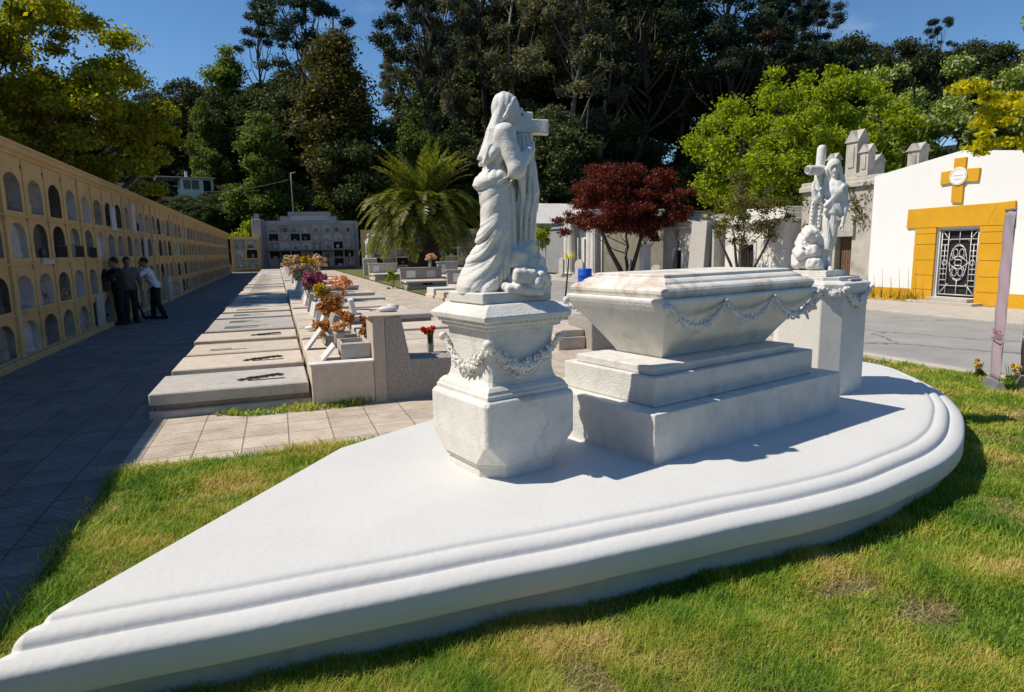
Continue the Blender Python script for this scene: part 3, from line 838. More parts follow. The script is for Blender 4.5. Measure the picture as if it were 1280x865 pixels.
f.cap((-.035, -.07, z_(.62)), (-.06, -.085, z_(.36)), .07, .062, .05)          # near thigh
f.cap((-.06, -.085, z_(.36)), (-.18, -.03, z_(.12)), .062, .05, .06)           # shin swept back
f.cap((.02, -.06, z_(.6)), (.03, -.07, z_(.1)), .05, .045, .04)                # standing leg
f.warp(skirt_fold, (-.36, -.27, .03), (.105, .27, z_(.70)))
# overskirt gathered at the waist, its hem sagging to the left
R = deg(6, -20, 0)
f.ell((-.062, -.008, z_(.672)), (.128, .150, .066), .010, R)
HEM = [(-.145, .10, z_(.650)), (-.178, .02, z_(.640)), (-.165, -.07, z_(.628)), (-.105, -.125, z_(.622)), (-.03, -.148, z_(.640)), (.04, -.138, z_(.680)), (.085, -.105, z_(.735))]
f.chain(HEM, [.008, .009, .010, .009, .008, .007, .005], .007)
f.chain([(p[0] * .86 + .005, p[1] * .92, p[2] - .040) for p in HEM[1:]], [.007, .008, .008, .007, .006, .004], .014)
def gather(X, Y, Z):
    zz = Z - ZB
    return .010 * (ped_((X * 1.0 - Y * .3) * 62 + (zz - .7) * 12) - .6) * np.exp(-((zz - .70) / .035) ** 2)
f.warp(gather, (-.20, -.20, z_(.62)), (.06, .15, z_(.78)))
# torso
def blouse(a, z, X, Y):
    zz = z - ZB
    return .013 * (ped_(X * 44 - zz * 32 + Y * 12) - .6) * np.clip((.87 - zz) / .06, 0, 1)
f.loft([(z_(v[0]), *v[1:]) for v in ((.715, -.038, 0, .072, .098), (.735, -.038, 0, .076, .10), (.77, -.045, 0, .09, .115), (.81, -.045, 0, .095, .128), (.86, -.036, 0, .092, .135), (.91, -.022, 0, .082, .125), (.945, -.010, 0, .055, .09))], blouse, .015)
f.cap((-.115, 0, z_(.728)), (.02, -.06, z_(.722)), .008, .008, .008)
for s_ in (0, 1, 2, 3, 4, 5, 6, 7):                                              # sash
    a = s_ * .8; f.cap((-.038 + .078 * math.cos(a), .102 * math.sin(a), z_(.727)), (-.038 + .078 * math.cos(a + .8), .102 * math.sin(a + .8), z_(.727)), .009, .009, .008)
f.cap((-.008, 0, z_(.90)), (.016, 0, z_(.99)), .045, .040, .025)                # neck
# near arm
f.cap((.008, -.115, z_(.915)), (.078, -.150, z_(.715)), .056, .050, .025)
f.ell((.012, -.110, z_(.918)), (.060, .055, .060), .025)
f.cap((.078, -.150, z_(.715)), (.160, -.055, z_(.84)), .047, .028, .025)
for i in range(0):
    t = i / 4; f.cap((-.03 + .05 * t, -.160 - .02 * t, z_(.90 - .14 * t)), (.055 + .05 * t, -.175 - .02 * t, z_(.84 - .11 * t)), .007, .006, .012)
f.cap((.11, -.135, z_(.655)), (.115, -.10, z_(.55)), .022, .010, .02)            # hanging cuff
f.ell((.168, -.045, z_(.835)), (.022, .018, .030), .012)                         # near hand
for i in range(4): f.cap((.172, -.055 + i * .010, z_(.845)), (.182, -.045 + i * .011, z_(.885 - .006 * abs(i - 1))), .0062, .005, .005)
f.cap((.158, -.05, z_(.85)), (.150, -.04, z_(.878)), .007, .0055, .005)
# far arm over the beam
f.cap((.0, .11, z_(.875)), (.09, .13, z_(.82)), .055, .045, .03)
f.cap((.09, .13, z_(.82)), (.13, .04, z_(.955)), .042, .027, .025)
f.ell((.140, .0, z_(.985)), (.030, .03, .017), .012)
for i in range(4): f.cap((.145, -.018 + i * .013, z_(.985)), (.172, -.03 + i * .012, z_(.982)), .0075, .006, .005)
# cross, draped below
f.box((.165, .005, z_(.978)), (.105, .042, .040), .006, .006, deg(0, 2, 0))
f.box((.135, .02, z_(.62)), (.042, .04, .33), .006, .008, deg(0, -1, 0))
f.box((.135, .02, z_(1.0)), (.042, .04, .06), .006, .008)
def drape(a, z, X, Y):
    zz = z - ZB
    return .022 * (ped_(a * 6 + 1.2 * np.sin(zz * 5)) - .62) + .006 * (ped_(X * 110 + zz * 6) - .6)
f.loft([(z_(v[0]), *v[1:]) for v in ((.27, .125, .0, .058, .075), (.36, .128, -.01, .060, .085), (.48, .132, -.015, .068, .09), (.585, .142, -.015, .066, .09), (.60, .140, -.015, .060, .085), (.72, .138, -.01, .056, .075), (.84, .128, 0, .050, .06), (.93, .12, 0, .042, .05))], drape, .014)
f.cap((.19, -.05, z_(.6)), (.175, -.04, z_(.44)), .02, .012, .015)
f.cap((.165, -.07, z_(.82)), (.195, -.06, z_(.60)), .014, .022, .015)
# head, turned a little away and down, in three-quarter profile to the right
HC = np.array([.022, .004, z_(1.072)])
f.ell(HC, (.078, .076, .096), .02)
face = Vector((.96, .16, -.16)).normalized(); fr = np.array(face)
right = np.array(Vector((0, 0, 1)).cross(face).normalized())
upv = np.cross(fr, right)
def fp(a, b_, c_): return HC + fr * a + right * b_ + upv * c_
f.ell(fp(.040, 0, -.042), (.056, .050, .072), .022)                               # jaw
f.ell(fp(.080, 0, -.104), (.020, .024, .018), .014)                                # chin
f.cap(fp(.084, 0, .0), fp(.112, 0, -.040), .010, .013, .008)                   # nose
f.cap(fp(.080, -.036, .014), fp(.080, .036, .014), .011, .011, .010)              # brow
for s_ in (-1, 1):
    f.ell(fp(.082, s_ * .028, -.014), (.016, .015, .013), .006, cut=True)
    f.ell(fp(.074, s_ * .028, -.014), (.012, .012, .010), .004)
    f.ell(fp(.060, s_ * .042, -.045), (.022, .020, .022), .02)
f.cap(fp(.092, -.014, -.066), fp(.092, .014, -.066), .008, .008, .004); f.cap(fp(.090, -.012, -.082), fp(.090, .012, -.082), .008, .008, .004)
f.cap(fp(.102, -.016, -.074), fp(.102, .016, -.074), .004, .004, .003, cut=True)
# hair: a close cap, a lock over the temple and long strands falling down the back
f.ell(HC - fr * .014 + upv * .008, (.082, .086, .094), .008)
hr = np.random.default_rng(3)
for i in range(22):
    sgn = -1 + 2 * i / 21
    a = HC - fr * .050 + right * (.055 * sgn) - upv * .02
    m = np.array([-.062 - .016 * (1 - sgn ** 2), .068 * sgn - .012, z_(.945)]) + hr.normal(size=3) * .006
    e = np.array([-.108 - .026 * (1 - sgn ** 2) + hr.normal() * .008, .10 * sgn - .012, z_(.745 + .06 * hr.random())])
    f.cap(a, m, .022, .017, .005); f.cap(m, e, .017, .008, .004)
def wavy(X, Y, Z):
    u = (X - HC[0]) * fr[0] + (Y - HC[1]) * fr[1] + (Z - HC[2]) * fr[2]; w = (X - HC[0]) * right[0] + (Y - HC[1]) * right[1]; v = (X - HC[0]) * upv[0] + (Y - HC[1]) * upv[1] + (Z - HC[2]) * upv[2]
    m = np.clip((.002 - u) / .015, 0, 1) * np.clip((v + .08) / .05, 0, 1)
    return .005 * (ped_(u * 70 + 22 * np.abs(w) + 10 * v) - .6) * m
f.warp(wavy, (-.12, -.13, z_(.96)), (.14, .14, z_(1.19)))
f.chain([fp(.036, -.022, .076), fp(.020, -.064, .054), fp(.004, -.082, .005), fp(-.012, -.080, -.05), fp(-.045, -.066, -.092)], [.008, .011, .013, .013, .012], .004)
f.chain([fp(.036, .022, .076), fp(.020, .064, .054), fp(.004, .082, .005), fp(-.012, .080, -.05), (-.05, .07, z_(.95))], [.008, .011, .013, .013, .012], .004)
# rocks under the cross and bare foot
for c, h_, k in (((.085, -.10, .20), (.052, .05, .055), 8), ((.17, -.02, .17), (.055, .10, .06), -14), ((.12, -.13, .10), (.070, .06, .045), 5), ((.20, -.08, .09), (.055, .08, .055), 20), ((.225, -.02, .05), (.05, .10, .05), -8), ((.14, .04, .12), (.09, .10, .10), 0), ((.12, -.10, .02), (.12, .09, .028), 3), ((.18, -.12, .045), (.07, .06, .035), -12), ((.13, -.04, .27), (.05, .06, .05), 30)):
    f.box((c[0], c[1], z_(c[2])), h_, .026, .005, deg(k * 1.3, k, k * 2.2)); f.box((c[0] + .01, c[1] + .012, z_(c[2] + .004)), (h_[0] * .9, h_[1] * .9, h_[2] * .9), .022, .006, deg(k * 1.3 + 30, k + 22, k * 2.2 + 30))
for p, q in (((.06, -.155, .16), (.13, -.175, .145)), ((.13, -.175, .145), (.17, -.15, .20)), ((.13, -.17, .145), (.165, -.165, .09)), ((.16, -.17, .09), (.26, -.12, .10))):
    f.cap((p[0], p[1], z_(p[2])), (q[0], q[1], z_(q[2])), .007, .007, .005, cut=True)
f.cap((.01, -.15, z_(.035)), (.085, -.17, z_(.022)), .026, .020, .01)
for i in range(5): f.cap((.085, -.185 + i * .009, z_(.018)), (.108 - .003 * i, -.186 + i * .009, z_(.014)), .0075, .006, .004)
f.ripple(.0012, 4, 60)
fo = link('figure', f.mesh('figure'), M['statue'], S1); fo.location = (.025, 0, 0); fo.rotation_euler = (0, .016, 0)

# ------------------------------------------------------------------ second statue
p2c = mon(*P2, 0); p2c = p2c + np.array([-.04, -.02, 0])
view2 = math.atan2(p2c[1], p2c[0])
S2 = thing('statue', 'white marble statue of a veiled woman standing beside a log cross on rocks', 'statue', (p2c[0], p2c[1], PZ + 1.0505), view2 - math.pi / 2)
b = MB(); b.box(-.21, .21, -.19, .19, .0, .06, rot=TH - (view2 - math.pi / 2), piv=(0, 0)); bevel(b.build('plinth', M['statue'], S2), .006)
g = Field((-.36, -.34, .03), (.34, .26, 1.30), .0056)
def w_(v): return v + .055
g.cap((-.04, .05, w_(1.20)), (-.062, .03, w_(.80)), .047, .047, .004); g.cap((-.062, .03, w_(.80)), (-.085, .0, w_(.35)), .050, .056, .01)
g.cap((.05, .14, w_(1.0)), (-.150, -.17, w_(.985)), .046, .046, .006)
g.cap((-.158, -.183, w_(.985)), (-.17, -.2, w_(.985)), .032, .032, .004, cut=True)
for i in range(12):                                                                # ivy climbing the log
    t = i / 11; zz = .78 - .42 * t
    for s_ in (-.02, .05):
        g.ell((-.072 + s_ - .012 * t, -.055 + .004 * (i % 3), w_(zz)), (.022, .013, .020), .006, deg(0, 30 * (-1) ** i, 20))
def gown(a, z, X, Y):
    zz = z - .055
    return .024 * (ped_(X * 34 + zz * 7 + 1.2 + Y * 8) - .62) + .006 * (ped_(a * 14 + zz * 9) - .6)
def gown2(a, z, X, Y):
    zz = z - .055
    return .020 * (ped_((zz + X * .9) * 27) - .62) * np.clip((.74 - zz) / .08, 0, 1) + .005 * (ped_((X - .1) * 48 * (1 + .6 * (zz - .8))) - .6) * np.clip((zz - .66) / .06, 0, 1)
g.loft([(w_(v[0]), *v[1:]) for v in ((.21, .060, -.02, .062, .08), (.25, .062, -.02, .066, .085), (.40, .08, -.01, .080, .09), (.52, .09, 0, .092, .095), (.60, .10, 0, .098, .098), (.66, .105, 0, .088, .09))], gown, .012)
g.loft([(w_(v[0]), *v[1:]) for v in ((.56, .09, 0, .100, .105), (.60, .10, 0, .105, .105), (.66, .105, 0, .092, .09), (.74, .108, 0, .100, .09), (.80, .108, 0, .112, .085), (.85, .105, 0, .098, .07), (.88, .10, 0, .06, .05))], gown2, .012)
g.cap((.02, -.085, w_(.70)), (.17, -.075, w_(.58)), .014, .018, .015); g.cap((.03, -.09, w_(.64)), (.16, -.08, w_(.50)), .011, .016, .015)
g.cap((.19, -.06, w_(.82)), (.03, -.10, w_(.64)), .022, .026, .012); g.cap((.17, -.075, w_(.77)), (.02, -.10, w_(.58)), .016, .02, .01)
g.ell((.105, -.055, w_(.765)), (.085, .045, .05), .03)
for s_ in (-.028, .03): g.cap((.058 + s_, -.02, w_(.30)), (.056 + s_, -.02, w_(.06)), .034, .026, .015)
for s_ in (-.03, .035):
    g.cap((.055 + s_, -.03, w_(.03)), (.06 + s_ * 1.2, -.12, w_(.02)), .030, .020, .012)
    for i in range(5): g.cap((.045 + s_ * 1.2 + i * .009, -.12, w_(.016)), (.046 + s_ * 1.2 + i * .009, -.138, w_(.012)), .007, .006, .004)
g.cap((.10, .0, w_(.85)), (.09, -.005, w_(.94)), .038, .035, .02)
H2 = np.array([.085, -.012, w_(1.005)])
g.ell(H2, (.055, .060, .072), .012)
f2 = Vector((.20, -.95, -.18)).normalized(); fr = np.array(f2); right = np.array(Vector((0, 0, 1)).cross(f2).normalized()); upv = np.cross(fr, right)
HC = H2
g.ell(fp(.022, 0, -.028), (.042, .036, .052), .015); g.ell(fp(.048, 0, -.066), (.016, .018, .012), .01)
g.cap(fp(.055, 0, .002), fp(.071, 0, -.026), .007, .010, .007)
for s_ in (-1, 1):
    g.ell(fp(.060, s_ * .021, -.006), (.010, .010, .007), .005, cut=True); g.ell(fp(.051, s_ * .021, -.006), (.008, .008, .007), .003)
g.cap(fp(.058, -.010, -.045), fp(.058, .010, -.045), .005, .005, .004)
# veil
g.ell(H2 - fr * .014 + upv * .014, (.072, .072, .076), .008)
g.ell(fp(.045, 0, -.012), (.036, .030, .052), .006, cut=True)
g.ell(fp(.016, 0, -.020), (.042, .038, .056), .006); g.cap(fp(.055, 0, .002), fp(.068, 0, -.026), .006, .009, .006)
for s_ in (-1, 1):
    g.cap(fp(.0, s_ * .066, -.01), (.10 + s_ * .075, .0, w_(.86)), .020, .022, .012)
    g.cap((.10 + s_ * .07, .02, w_(.90)), (.10 + s_ * .085, .03, w_(.70)), .03, .035, .02)
g.chain([(.19, -.0, w_(.82)), (.215, -.02, w_(.63)), (.195, -.07, w_(.47))], [.036, .032, .021], .015)
g.ell((.192, -.08, w_(.435)), (.020, .016, .030), .008)
for i in range(4): g.cap((.180 + i * .008, -.085, w_(.42)), (.178 + i * .009, -.095, w_(.385 + .004 * abs(i - 1))), .006, .005, .004)
g.cap((.178, -.09, w_(.44)), (.168, -.10, w_(.415)), .006, .005, .004)
g.chain([(.02, -.01, w_(.82)), (-.07, -.05, w_(.70)), (-.10, -.06, w_(.80))], [.036, .032, .022], .015)
g.ell((-.105, -.055, w_(.83)), (.018, .02, .026), .008)
for i in range(4): g.cap((-.118 + i * .008, -.062, w_(.845)), (-.110 + i * .009, -.055, w_(.88)), .006, .005, .004)
rr = np.random.default_rng(8)
for c, h_ in (((-.14, -.02, .09), (.10, .11, .07)), ((-.19, -.08, .17), (.08, .08, .06)), ((-.10, -.10, .19), (.09, .07, .06)), ((-.15, .0, .28), (.09, .09, .08)), ((-.11, -.05, .37), (.075, .08, .06)), ((-.20, .04, .10), (.08, .1, .08)), ((-.06, -.12, .07), (.08, .06, .06)), ((-.05, .06, .2), (.1, .1, .2))):
    k = rr.uniform(-25, 25); g.box((c[0], c[1], w_(c[2])), h_, .040, .008, deg(k * 1.5, k, k * 2)); g.box((c[0] + .02, c[1], w_(c[2])), tuple(.9 * q for q in h_), .035, .008, deg(k + 30, k + 25, k * 2 + 40))
for i in range(14):
    g.ell((rr.uniform(-.24, -.02), -.14 - rr.uniform(-.03, .02), w_(rr.uniform(.05, .36))), (.022, .012, .018), .006, deg(*rr.uniform(-60, 60, 3)))
g.ripple(.0010, 9, 60)
link('figure', g.mesh('figure'), M['statue'], S2)
S2.scale = (.84, .86, .905)

# ================================================================== visitors by the niche wall
M['skin'] = plain('skin', (0.20, 0.11, 0.075), 0.6)
M['hair'] = plain('dark_hair', (0.012, 0.010, 0.009), 0.6)
M['cloth_grey'] = plain('grey_jacket_cloth', (0.085, 0.080, 0.075), 0.9)
M['cloth_dark'] = plain('dark_cloth', (0.014, 0.014, 0.017), 0.9)
M['cloth_white'] = plain('white_cotton', (0.50, 0.55, 0.62), 0.9)
def person(label, loc, rz, J, top_mat, leg_mat, sleeves, group=None, lean=0.0):
    """J: joints in metres; body one continuous skin, clothes as shells round it"""
    p = thing('person', label, 'person', loc, rz, group)
    vx = .013
    B = Field((-.6, -.6, -.02), (.6, .6, 1.85), vx); T = Field((-.6, -.6, .7), (.6, .6, 1.6), vx); L_ = Field((-.6, -.6, -.02), (.6, .6, 1.15), vx); Hh = Field((-.3, -.35, 1.35), (.35, .35, 1.85), vx)
    hip, chest, neck, head = J['hip'], J['chest'], J['neck'], J['head']
    def body(F, e=0.0, parts='tlah'):
        if 't' in parts:
            F.loft([(hip[2] - .08, hip[0], hip[1], .165 + e, .12 + e), (hip[2] + .06, hip[0], hip[1], .16 + e, .115 + e), ((hip[2] + chest[2]) / 2, (hip[0] + chest[0]) / 2, (hip[1] + chest[1]) / 2, .15 + e, .11 + e), (chest[2], chest[0], chest[1], .18 + e, .125 + e), (chest[2] + .12, chest[0] * .7 + neck[0] * .3, chest[1] * .7 + neck[1] * .3, .19 + e, .11 + e), (chest[2] + .18, neck[0], neck[1], .10 + e, .08 + e)], None, .03)
        if 'l' in parts:
            for s_ in ('l', 'r'):
                F.cap(J['hip' + s_], J['knee' + s_], .088 + e, .062 + e, .03); F.cap(J['knee' + s_], J['ank' + s_], .060 + e, .042 + e, .03)
        if 'a' in parts:
            for s_ in ('l', 'r'):
                F.cap(J['sh' + s_], J['el' + s_], .052 + e, .042 + e, .03); F.cap(J['el' + s_], J['wr' + s_], .041 + e, .028 + e, .02)
    body(B)
    for s_ in ('l', 'r'):
        w = np.array(J['wr' + s_], float); d = w - np.array(J['el' + s_], float); d /= np.linalg.norm(d)
        sd = np.cross(d, (0, 0, 1)); sd = sd / (np.linalg.norm(sd) + 1e-6) if np.linalg.norm(sd) > .1 else np.array([1., 0, 0])
        B.cap(w, w + d * .08, .030, .032, .02)
        for k in range(4): B.cap(w + d * .08 + sd * (-.027 + .018 * k), w + d * (.155 - .012 * abs(k - 1)) + sd * (-.030 + .020 * k) - np.array([0, 0, .012]), .0095, .008, .004)
        B.cap(w + d * .03 + sd * .03, w + d * .085 + sd * .055, .011, .009, .006)
        a = np.array(J['ank' + s_], float); B.cap(a + (0, .03, -.04), a + (0, -.17, -.055), .042, .035, .02)
    B.cap(neck, head, .055, .055, .03); h = np.array(head, float)
    B.ell(h, (.078, .098, .115), .02); B.ell(h + (0, -.035, -.065), (.055, .06, .055), .03); B.cap(h + (0, -.092, .0), h + (0, -.112, -.03), .012, .016, .01)
    for s_ in (-1, 1):
        B.ell(h + (s_ * .080, .01, -.01), (.012, .025, .033), .008); B.ell(h + (s_ * .030, -.098, .012), (.014, .010, .009), .006, cut=True)
    B.cap(h + (-.02, -.088, -.062), h + (.02, -.088, -.062), .007, .007, .004)
    link('body', B.mesh('body'), M['skin'], p)
    T.loft([(hip[2] - .06, hip[0], hip[1], .195, .15), (hip[2] + .06, hip[0], hip[1], .185, .14), ((hip[2] + chest[2]) / 2, (hip[0] + chest[0]) / 2, (hip[1] + chest[1]) / 2, .175, .135), (chest[2], chest[0], chest[1], .20, .145), (chest[2] + .12, chest[0] * .7 + neck[0] * .3, chest[1] * .7 + neck[1] * .3, .20, .125), (chest[2] + .20, neck[0], neck[1], .085, .08)], lambda a, z, X, Y: .006 * np.sin(a * 4 + z * 22), .03)
    for s_ in ('l', 'r'):
        T.cap(J['sh' + s_], J['el' + s_], .068, .056, .03)
        if sleeves: T.cap(J['el' + s_], np.array(J['el' + s_]) * .15 + np.array(J['wr' + s_]) * .85, .055, .042, .02)
    link('jacket' if sleeves else 'shirt', T.mesh('top'), top_mat, p)
    for s_ in ('l', 'r'):
        L_.cap(J['hip' + s_], J['knee' + s_], .102, .078, .03); L_.cap(J['knee' + s_], J['ank' + s_], .076, .064, .03)
    L_.loft([(hip[2] - .12, hip[0], hip[1], .175, .135), (hip[2] + .05, hip[0], hip[1], .172, .13)], None, .03)
    link('trousers', L_.mesh('trousers'), leg_mat, p)
    Hh.ell(h + (0, .018, .028), (.090, .105, .105), .01); Hh.ell(h + (0, -.09, -.045), (.10, .075, .085), .01, cut=True)
    link('hair', Hh.mesh('hair'), M['hair'], p)
    for s_ in ('l', 'r'):
        a = np.array(J['ank' + s_], float); q = Field(a + (-.09, -.26, -.09), a + (.09, .12, .06), .011)
        q.cap(a + (0, .03, -.035), a + (0, -.16, -.045), .05, .044, .02); q.box(a + (0, -.07, -.07), (.046, .15, .012), .01, .01)
        link('shoe', q.mesh('shoe'), M['cloth_dark'], p)
    return p
JA = dict(hip=(0, 0, .93), chest=(0, -.02, 1.22), neck=(0, -.03, 1.43), head=(0, -.05, 1.58), hipl=(.09, 0, .88), hipr=(-.09, 0, .88), kneel=(.10, -.02, .48), kneer=(-.10, .0, .48), ankl=(.10, .02, .085), ankr=(-.11, .02, .085),
          shl=(.19, -.02, 1.36), shr=(-.19, -.02, 1.36), ell=(.25, -.06, 1.10), elr=(-.30, -.18, 1.20), wrl=(.22, -.22, .93), wrr=(-.40, -.38, 1.16))
pa = person('person in a grey jacket with a dark strap across the back, beside the niche wall', (-3.62, 18.9, .004), RAD(25), JA, M['cloth_grey'], M['cloth_dark'], True)
mb = MB(); mb.tube([(.17, .10, 1.40), (.08, .142, 1.30), (-.05, .155, 1.15), (-.17, .125, 1.0), (-.21, .0, .95)], .018, 6); mb.build('bag_strap', M['cloth_dark'], pa)
JB = dict(JA); JB.update(shl=(.18, -.03, 1.36), ell=(.24, -.20, 1.18), wrl=(.14, -.42, 1.15), elr=(-.22, -.25, 1.20), wrr=(-.28, -.48, 1.22))
person('person in dark clothes reaching a hand out towards the niches', (-3.80, 18.6, .004), RAD(-60), JB, M['cloth_dark'], M['cloth_dark'], True)
JC = dict(JA); JC.update(hip=(0, .06, .92), chest=(0, -.06, 1.20), neck=(0, -.12, 1.40), head=(0, -.16, 1.56), hipl=(.09, .06, .87), hipr=(-.09, .06, .87), kneel=(.10, .08, .47), kneer=(-.10, .0, .48), ankl=(.11, .22, .085), ankr=(-.11, -.02, .085),
                         shl=(.19, -.10, 1.34), shr=(-.19, -.10, 1.34), ell=(.25, -.30, 1.20), elr=(-.25, -.28, 1.18), wrl=(.14, -.52, 1.22), wrr=(-.14, -.52, 1.22))
person('person in a white T-shirt and dark trousers leaning forward onto the step ladder', (-3.22, 19.75, .004), RAD(-75), JC, M['cloth_white'], M['cloth_dark'], False)
ld = thing('step_ladder', 'dark metal step ladder standing between the visitors', 'ladder', (-3.50, 19.9, .004), RAD(-75))
for s_ in (-.22, .22):
    mb = MB(); mb.tube([(s_, .0, 0), (s_ * .85, -.38, 1.3)], .02, 6); mb.build('rail', M['darkiron'], ld)
    mb = MB(); mb.tube([(s_, -.75, 0), (s_ * .85, -.42, 1.25)], .018, 6); mb.build('rear_leg', M['darkiron'], ld)
for k in range(4):
    z = .25 + k * .3; mb = MB(); mb.box(-.21, .21, -.06 - .0875 * (k + 1), .07 - .0875 * (k + 1), z, z + .03); mb.build('tread', M['grey_col'] if k < 2 else M['darkiron'], ld)
M['petal_mix'] = plain('faded_flowers', (0.34, 0.16, 0.12), 0.8, 0, .7, 20)
M['sill_red'] = plain('faded_red_flowers', (0.30, 0.05, 0.05), 0.8, 0, .5, 30); M['sill_yellow'] = plain('faded_yellow_flowers', (0.42, 0.30, 0.06), 0.8, 0, .5, 30); M['sill_green'] = plain('sprig_green', (0.05, 0.10, 0.03), 0.8, 0, .5, 30)
M['niche_dark'] = stone('shade_dark_niche_cement', (0.13, 0.12, 0.11), (0.07, 0.065, 0.06), 5.0, 0.9, 0.2, 40, stain=(0.03, 0.03, 0.03), stain_amt=0.6, stain_scale=3.0, vary=0.2)  # dark tone stands in for the shade inside deep open niches
# ================================================================== niche wall on the left
WX, WH = -4.05, 3.60
def arch_pts(y, z0, w, h, n=10):
    """outline of an arched opening from lower left up and round to lower right"""
    r = w / 2; zs = z0 + h - r * .62
    return [(y - r, z0)] + [(y - r * math.cos(math.pi * i / n), zs + r * .62 * math.sin(math.pi * i / n)) for i in range(n + 1)] + [(y + r, z0)]
nw = thing('niche_wall', 'long ochre wall of arched burial niches in four tiers along the shaded path', 'niche wall', (WX, 30, 0))
Y0, Y1 = -12.0, 64.0
pit, colw = 1.095, .62
ys = [13.1 + pit * k for k in range(-23, 47)]
rowz = [(.12, .56), (.86, .58), (1.72, .60), (2.50, .63)]
band = [0, .80, 1.62, 2.42, 3.30]
b = MB()
front = []
fm = MB()
niche_list = []
jit = np.random.default_rng(77)
for k, y in enumerate(ys):
    for t, (z0, h) in enumerate(rowz):
        w = .74 + jit.uniform(-.04, .04); hh = h + jit.uniform(-.03, .02)
        ap = arch_pts(y, z0, w, hh)
        ya, yb, za, zb = y - pit / 2, y + pit / 2, band[t], band[t + 1]
        n = len(ap)
        # outer boundary matched point by point
        op = [(ya, z0)]
        for i in range(1, n - 1):
            q = ap[i]; tx = (i - 1) / (n - 3)
            if tx < .25: op.append((ya, z0 + (zb - z0) * tx / .25))
            elif tx <= .75: op.append((ya + (yb - ya) * (tx - .25) / .5, zb))
            else: op.append((yb, zb + (z0 - zb) * (tx - .75) / .25))
        op.append((yb, z0))
        Vv = [(0, p[0] - 30, p[1]) for p in ap] + [(0, p[0] - 30, p[1]) for p in op]
        F = [(i + 1, i, n + i, n + i + 1) for i in range(n - 1)]
        Vv += [(0, ya - 30, za), (0, yb - 30, za)]
        F.append((n - 1 + n, n - 1, 0, n, 2 * n, 2 * n + 1))
        fm.add(Vv, F)
        # reveal
        dp = -.34
        R_ = [(0, p[0] - 30, p[1]) for p in ap] + [(dp, p[0] - 30, p[1]) for p in ap]
        niche_list.append((y, t, ap, (R_, [(i, i + 1, n + i + 1, n + i) for i in range(n - 1)] + [(n - 1, 0, n, 2 * n - 1)])))
        if y <= 9.0: fm.add(*niche_list[-1][3])
# plain wall above, behind and at the ends
fm.box(-.9, -.001, Y0 - 30, ys[0] - pit / 2 - 30.002, 0, 3.30)
fm.add([(0, ys[0] - pit / 2 - 30, 3.30), (0, ys[-1] + pit / 2 - 30, 3.30), (0, ys[-1] + pit / 2 - 30, 3.42), (0, ys[0] - pit / 2 - 30, 3.42)], [(0, 1, 2, 3)])
fm.box(-2.6, -.36, Y0 - 30, Y1 + .6 - 30, 0, 3.42)
fm.build('wall', M['ochre'], nw)
cm = MB(); cm.prism([(-2.7, 3.42), (.03, 3.42), (.03, 3.47), (.08, 3.50), (.08, 3.57), (.11, 3.59), (.11, 3.63), (-2.7, 3.70)], (0, Y1 + .9 - Y0, 0), (0, Y0 - 30, 0), (1, 0, 0), (0, 0, 1))
cm.build('cornice', M['ochre'], nw)
for t in (1, 2, 3):
    pass
pm = MB()
for k in range(-23, 48):
    yy = 13.1 + pit * (k - .5)
    if k % 4 == 0: pm.box(.001, .045, yy - .075 - 30, yy + .075 - 30, 0, 3.419)
    else: pm.box(.001, .016, yy - .035 - 30, yy + .035 - 30, .06, 3.419)
pm.build('pilaster', M['ochre'], nw)
sm_ = MB()
for zz in band[1:4]: sm_.box(.0165, .03, ys[0] - pit / 2 - 30, ys[-1] + pit / 2 - 30, zz - .02, zz + .012)
sm_.build('string_course', M['ochre'], nw)
sm_ = MB(); sm_.box(.001, .14, Y0 - 30, ys[-1] + pit / 2 - 30, 0, .10, .015); sm_.build('base_step', M['ochre'], nw)
fl = MB()
near = [q for q in niche_list if q[0] > 9.0]
for i, (y, t, ap, rev) in enumerate(sorted(near, key=lambda q: q[0])):
    mat = M[jit.choice(['niche_white', 'niche_grey', 'niche_dark'], p=[.35, .47, .18])]
    q = MB() if i < 100 else fl
    d = -jit.choice([.30, .31, .20, .10, .33]); q.add(*rev)
    q.prism([(p[0] - 30, p[1]) for p in ap], (.02, 0, 0), (d - .02, 0, 0), (0, 1, 0), (0, 0, 1))
    if jit.random() < .6: q.box(d + .001, d + .05, y - 30 - .24, y - 30 + .24, ap[0][1] + .001, ap[0][1] + jit.uniform(.06, .2))
    if jit.random() < .35:
        yy = y - 30 + jit.uniform(-.15, .15); q.lathe([(.03, 0), (.055, .07), (.035, .14), (.05, .17)], (d + .10, yy, ap[0][1] + .002), 8)
    if i < 100:
        nq = q.build('niche', mat, nw)
        if jit.random() < .42:                               # faded flowers left on the sill
            it = []; cy_ = y - 30 + jit.uniform(-.16, .16)
            for _ in range(14): it.append(((-.07 + jit.normal() * .03, cy_ + jit.normal() * .05, ap[0][1] + .10 + abs(jit.normal()) * .06), (.022, .022, .016), rot_to(jit.normal(size=3), jit.uniform(0, 6), jit)))
            Vb, Fb = blobs(it); link('flowers', fast_mesh('sill_flowers', Vb, Fb, True), M[jit.choice(['petal_mix', 'niche_white', 'sill_red', 'sill_yellow', 'sill_green'])], nq)
o = fl.build('niche', M['niche_grey'], nw); o['kind'] = 'stuff'
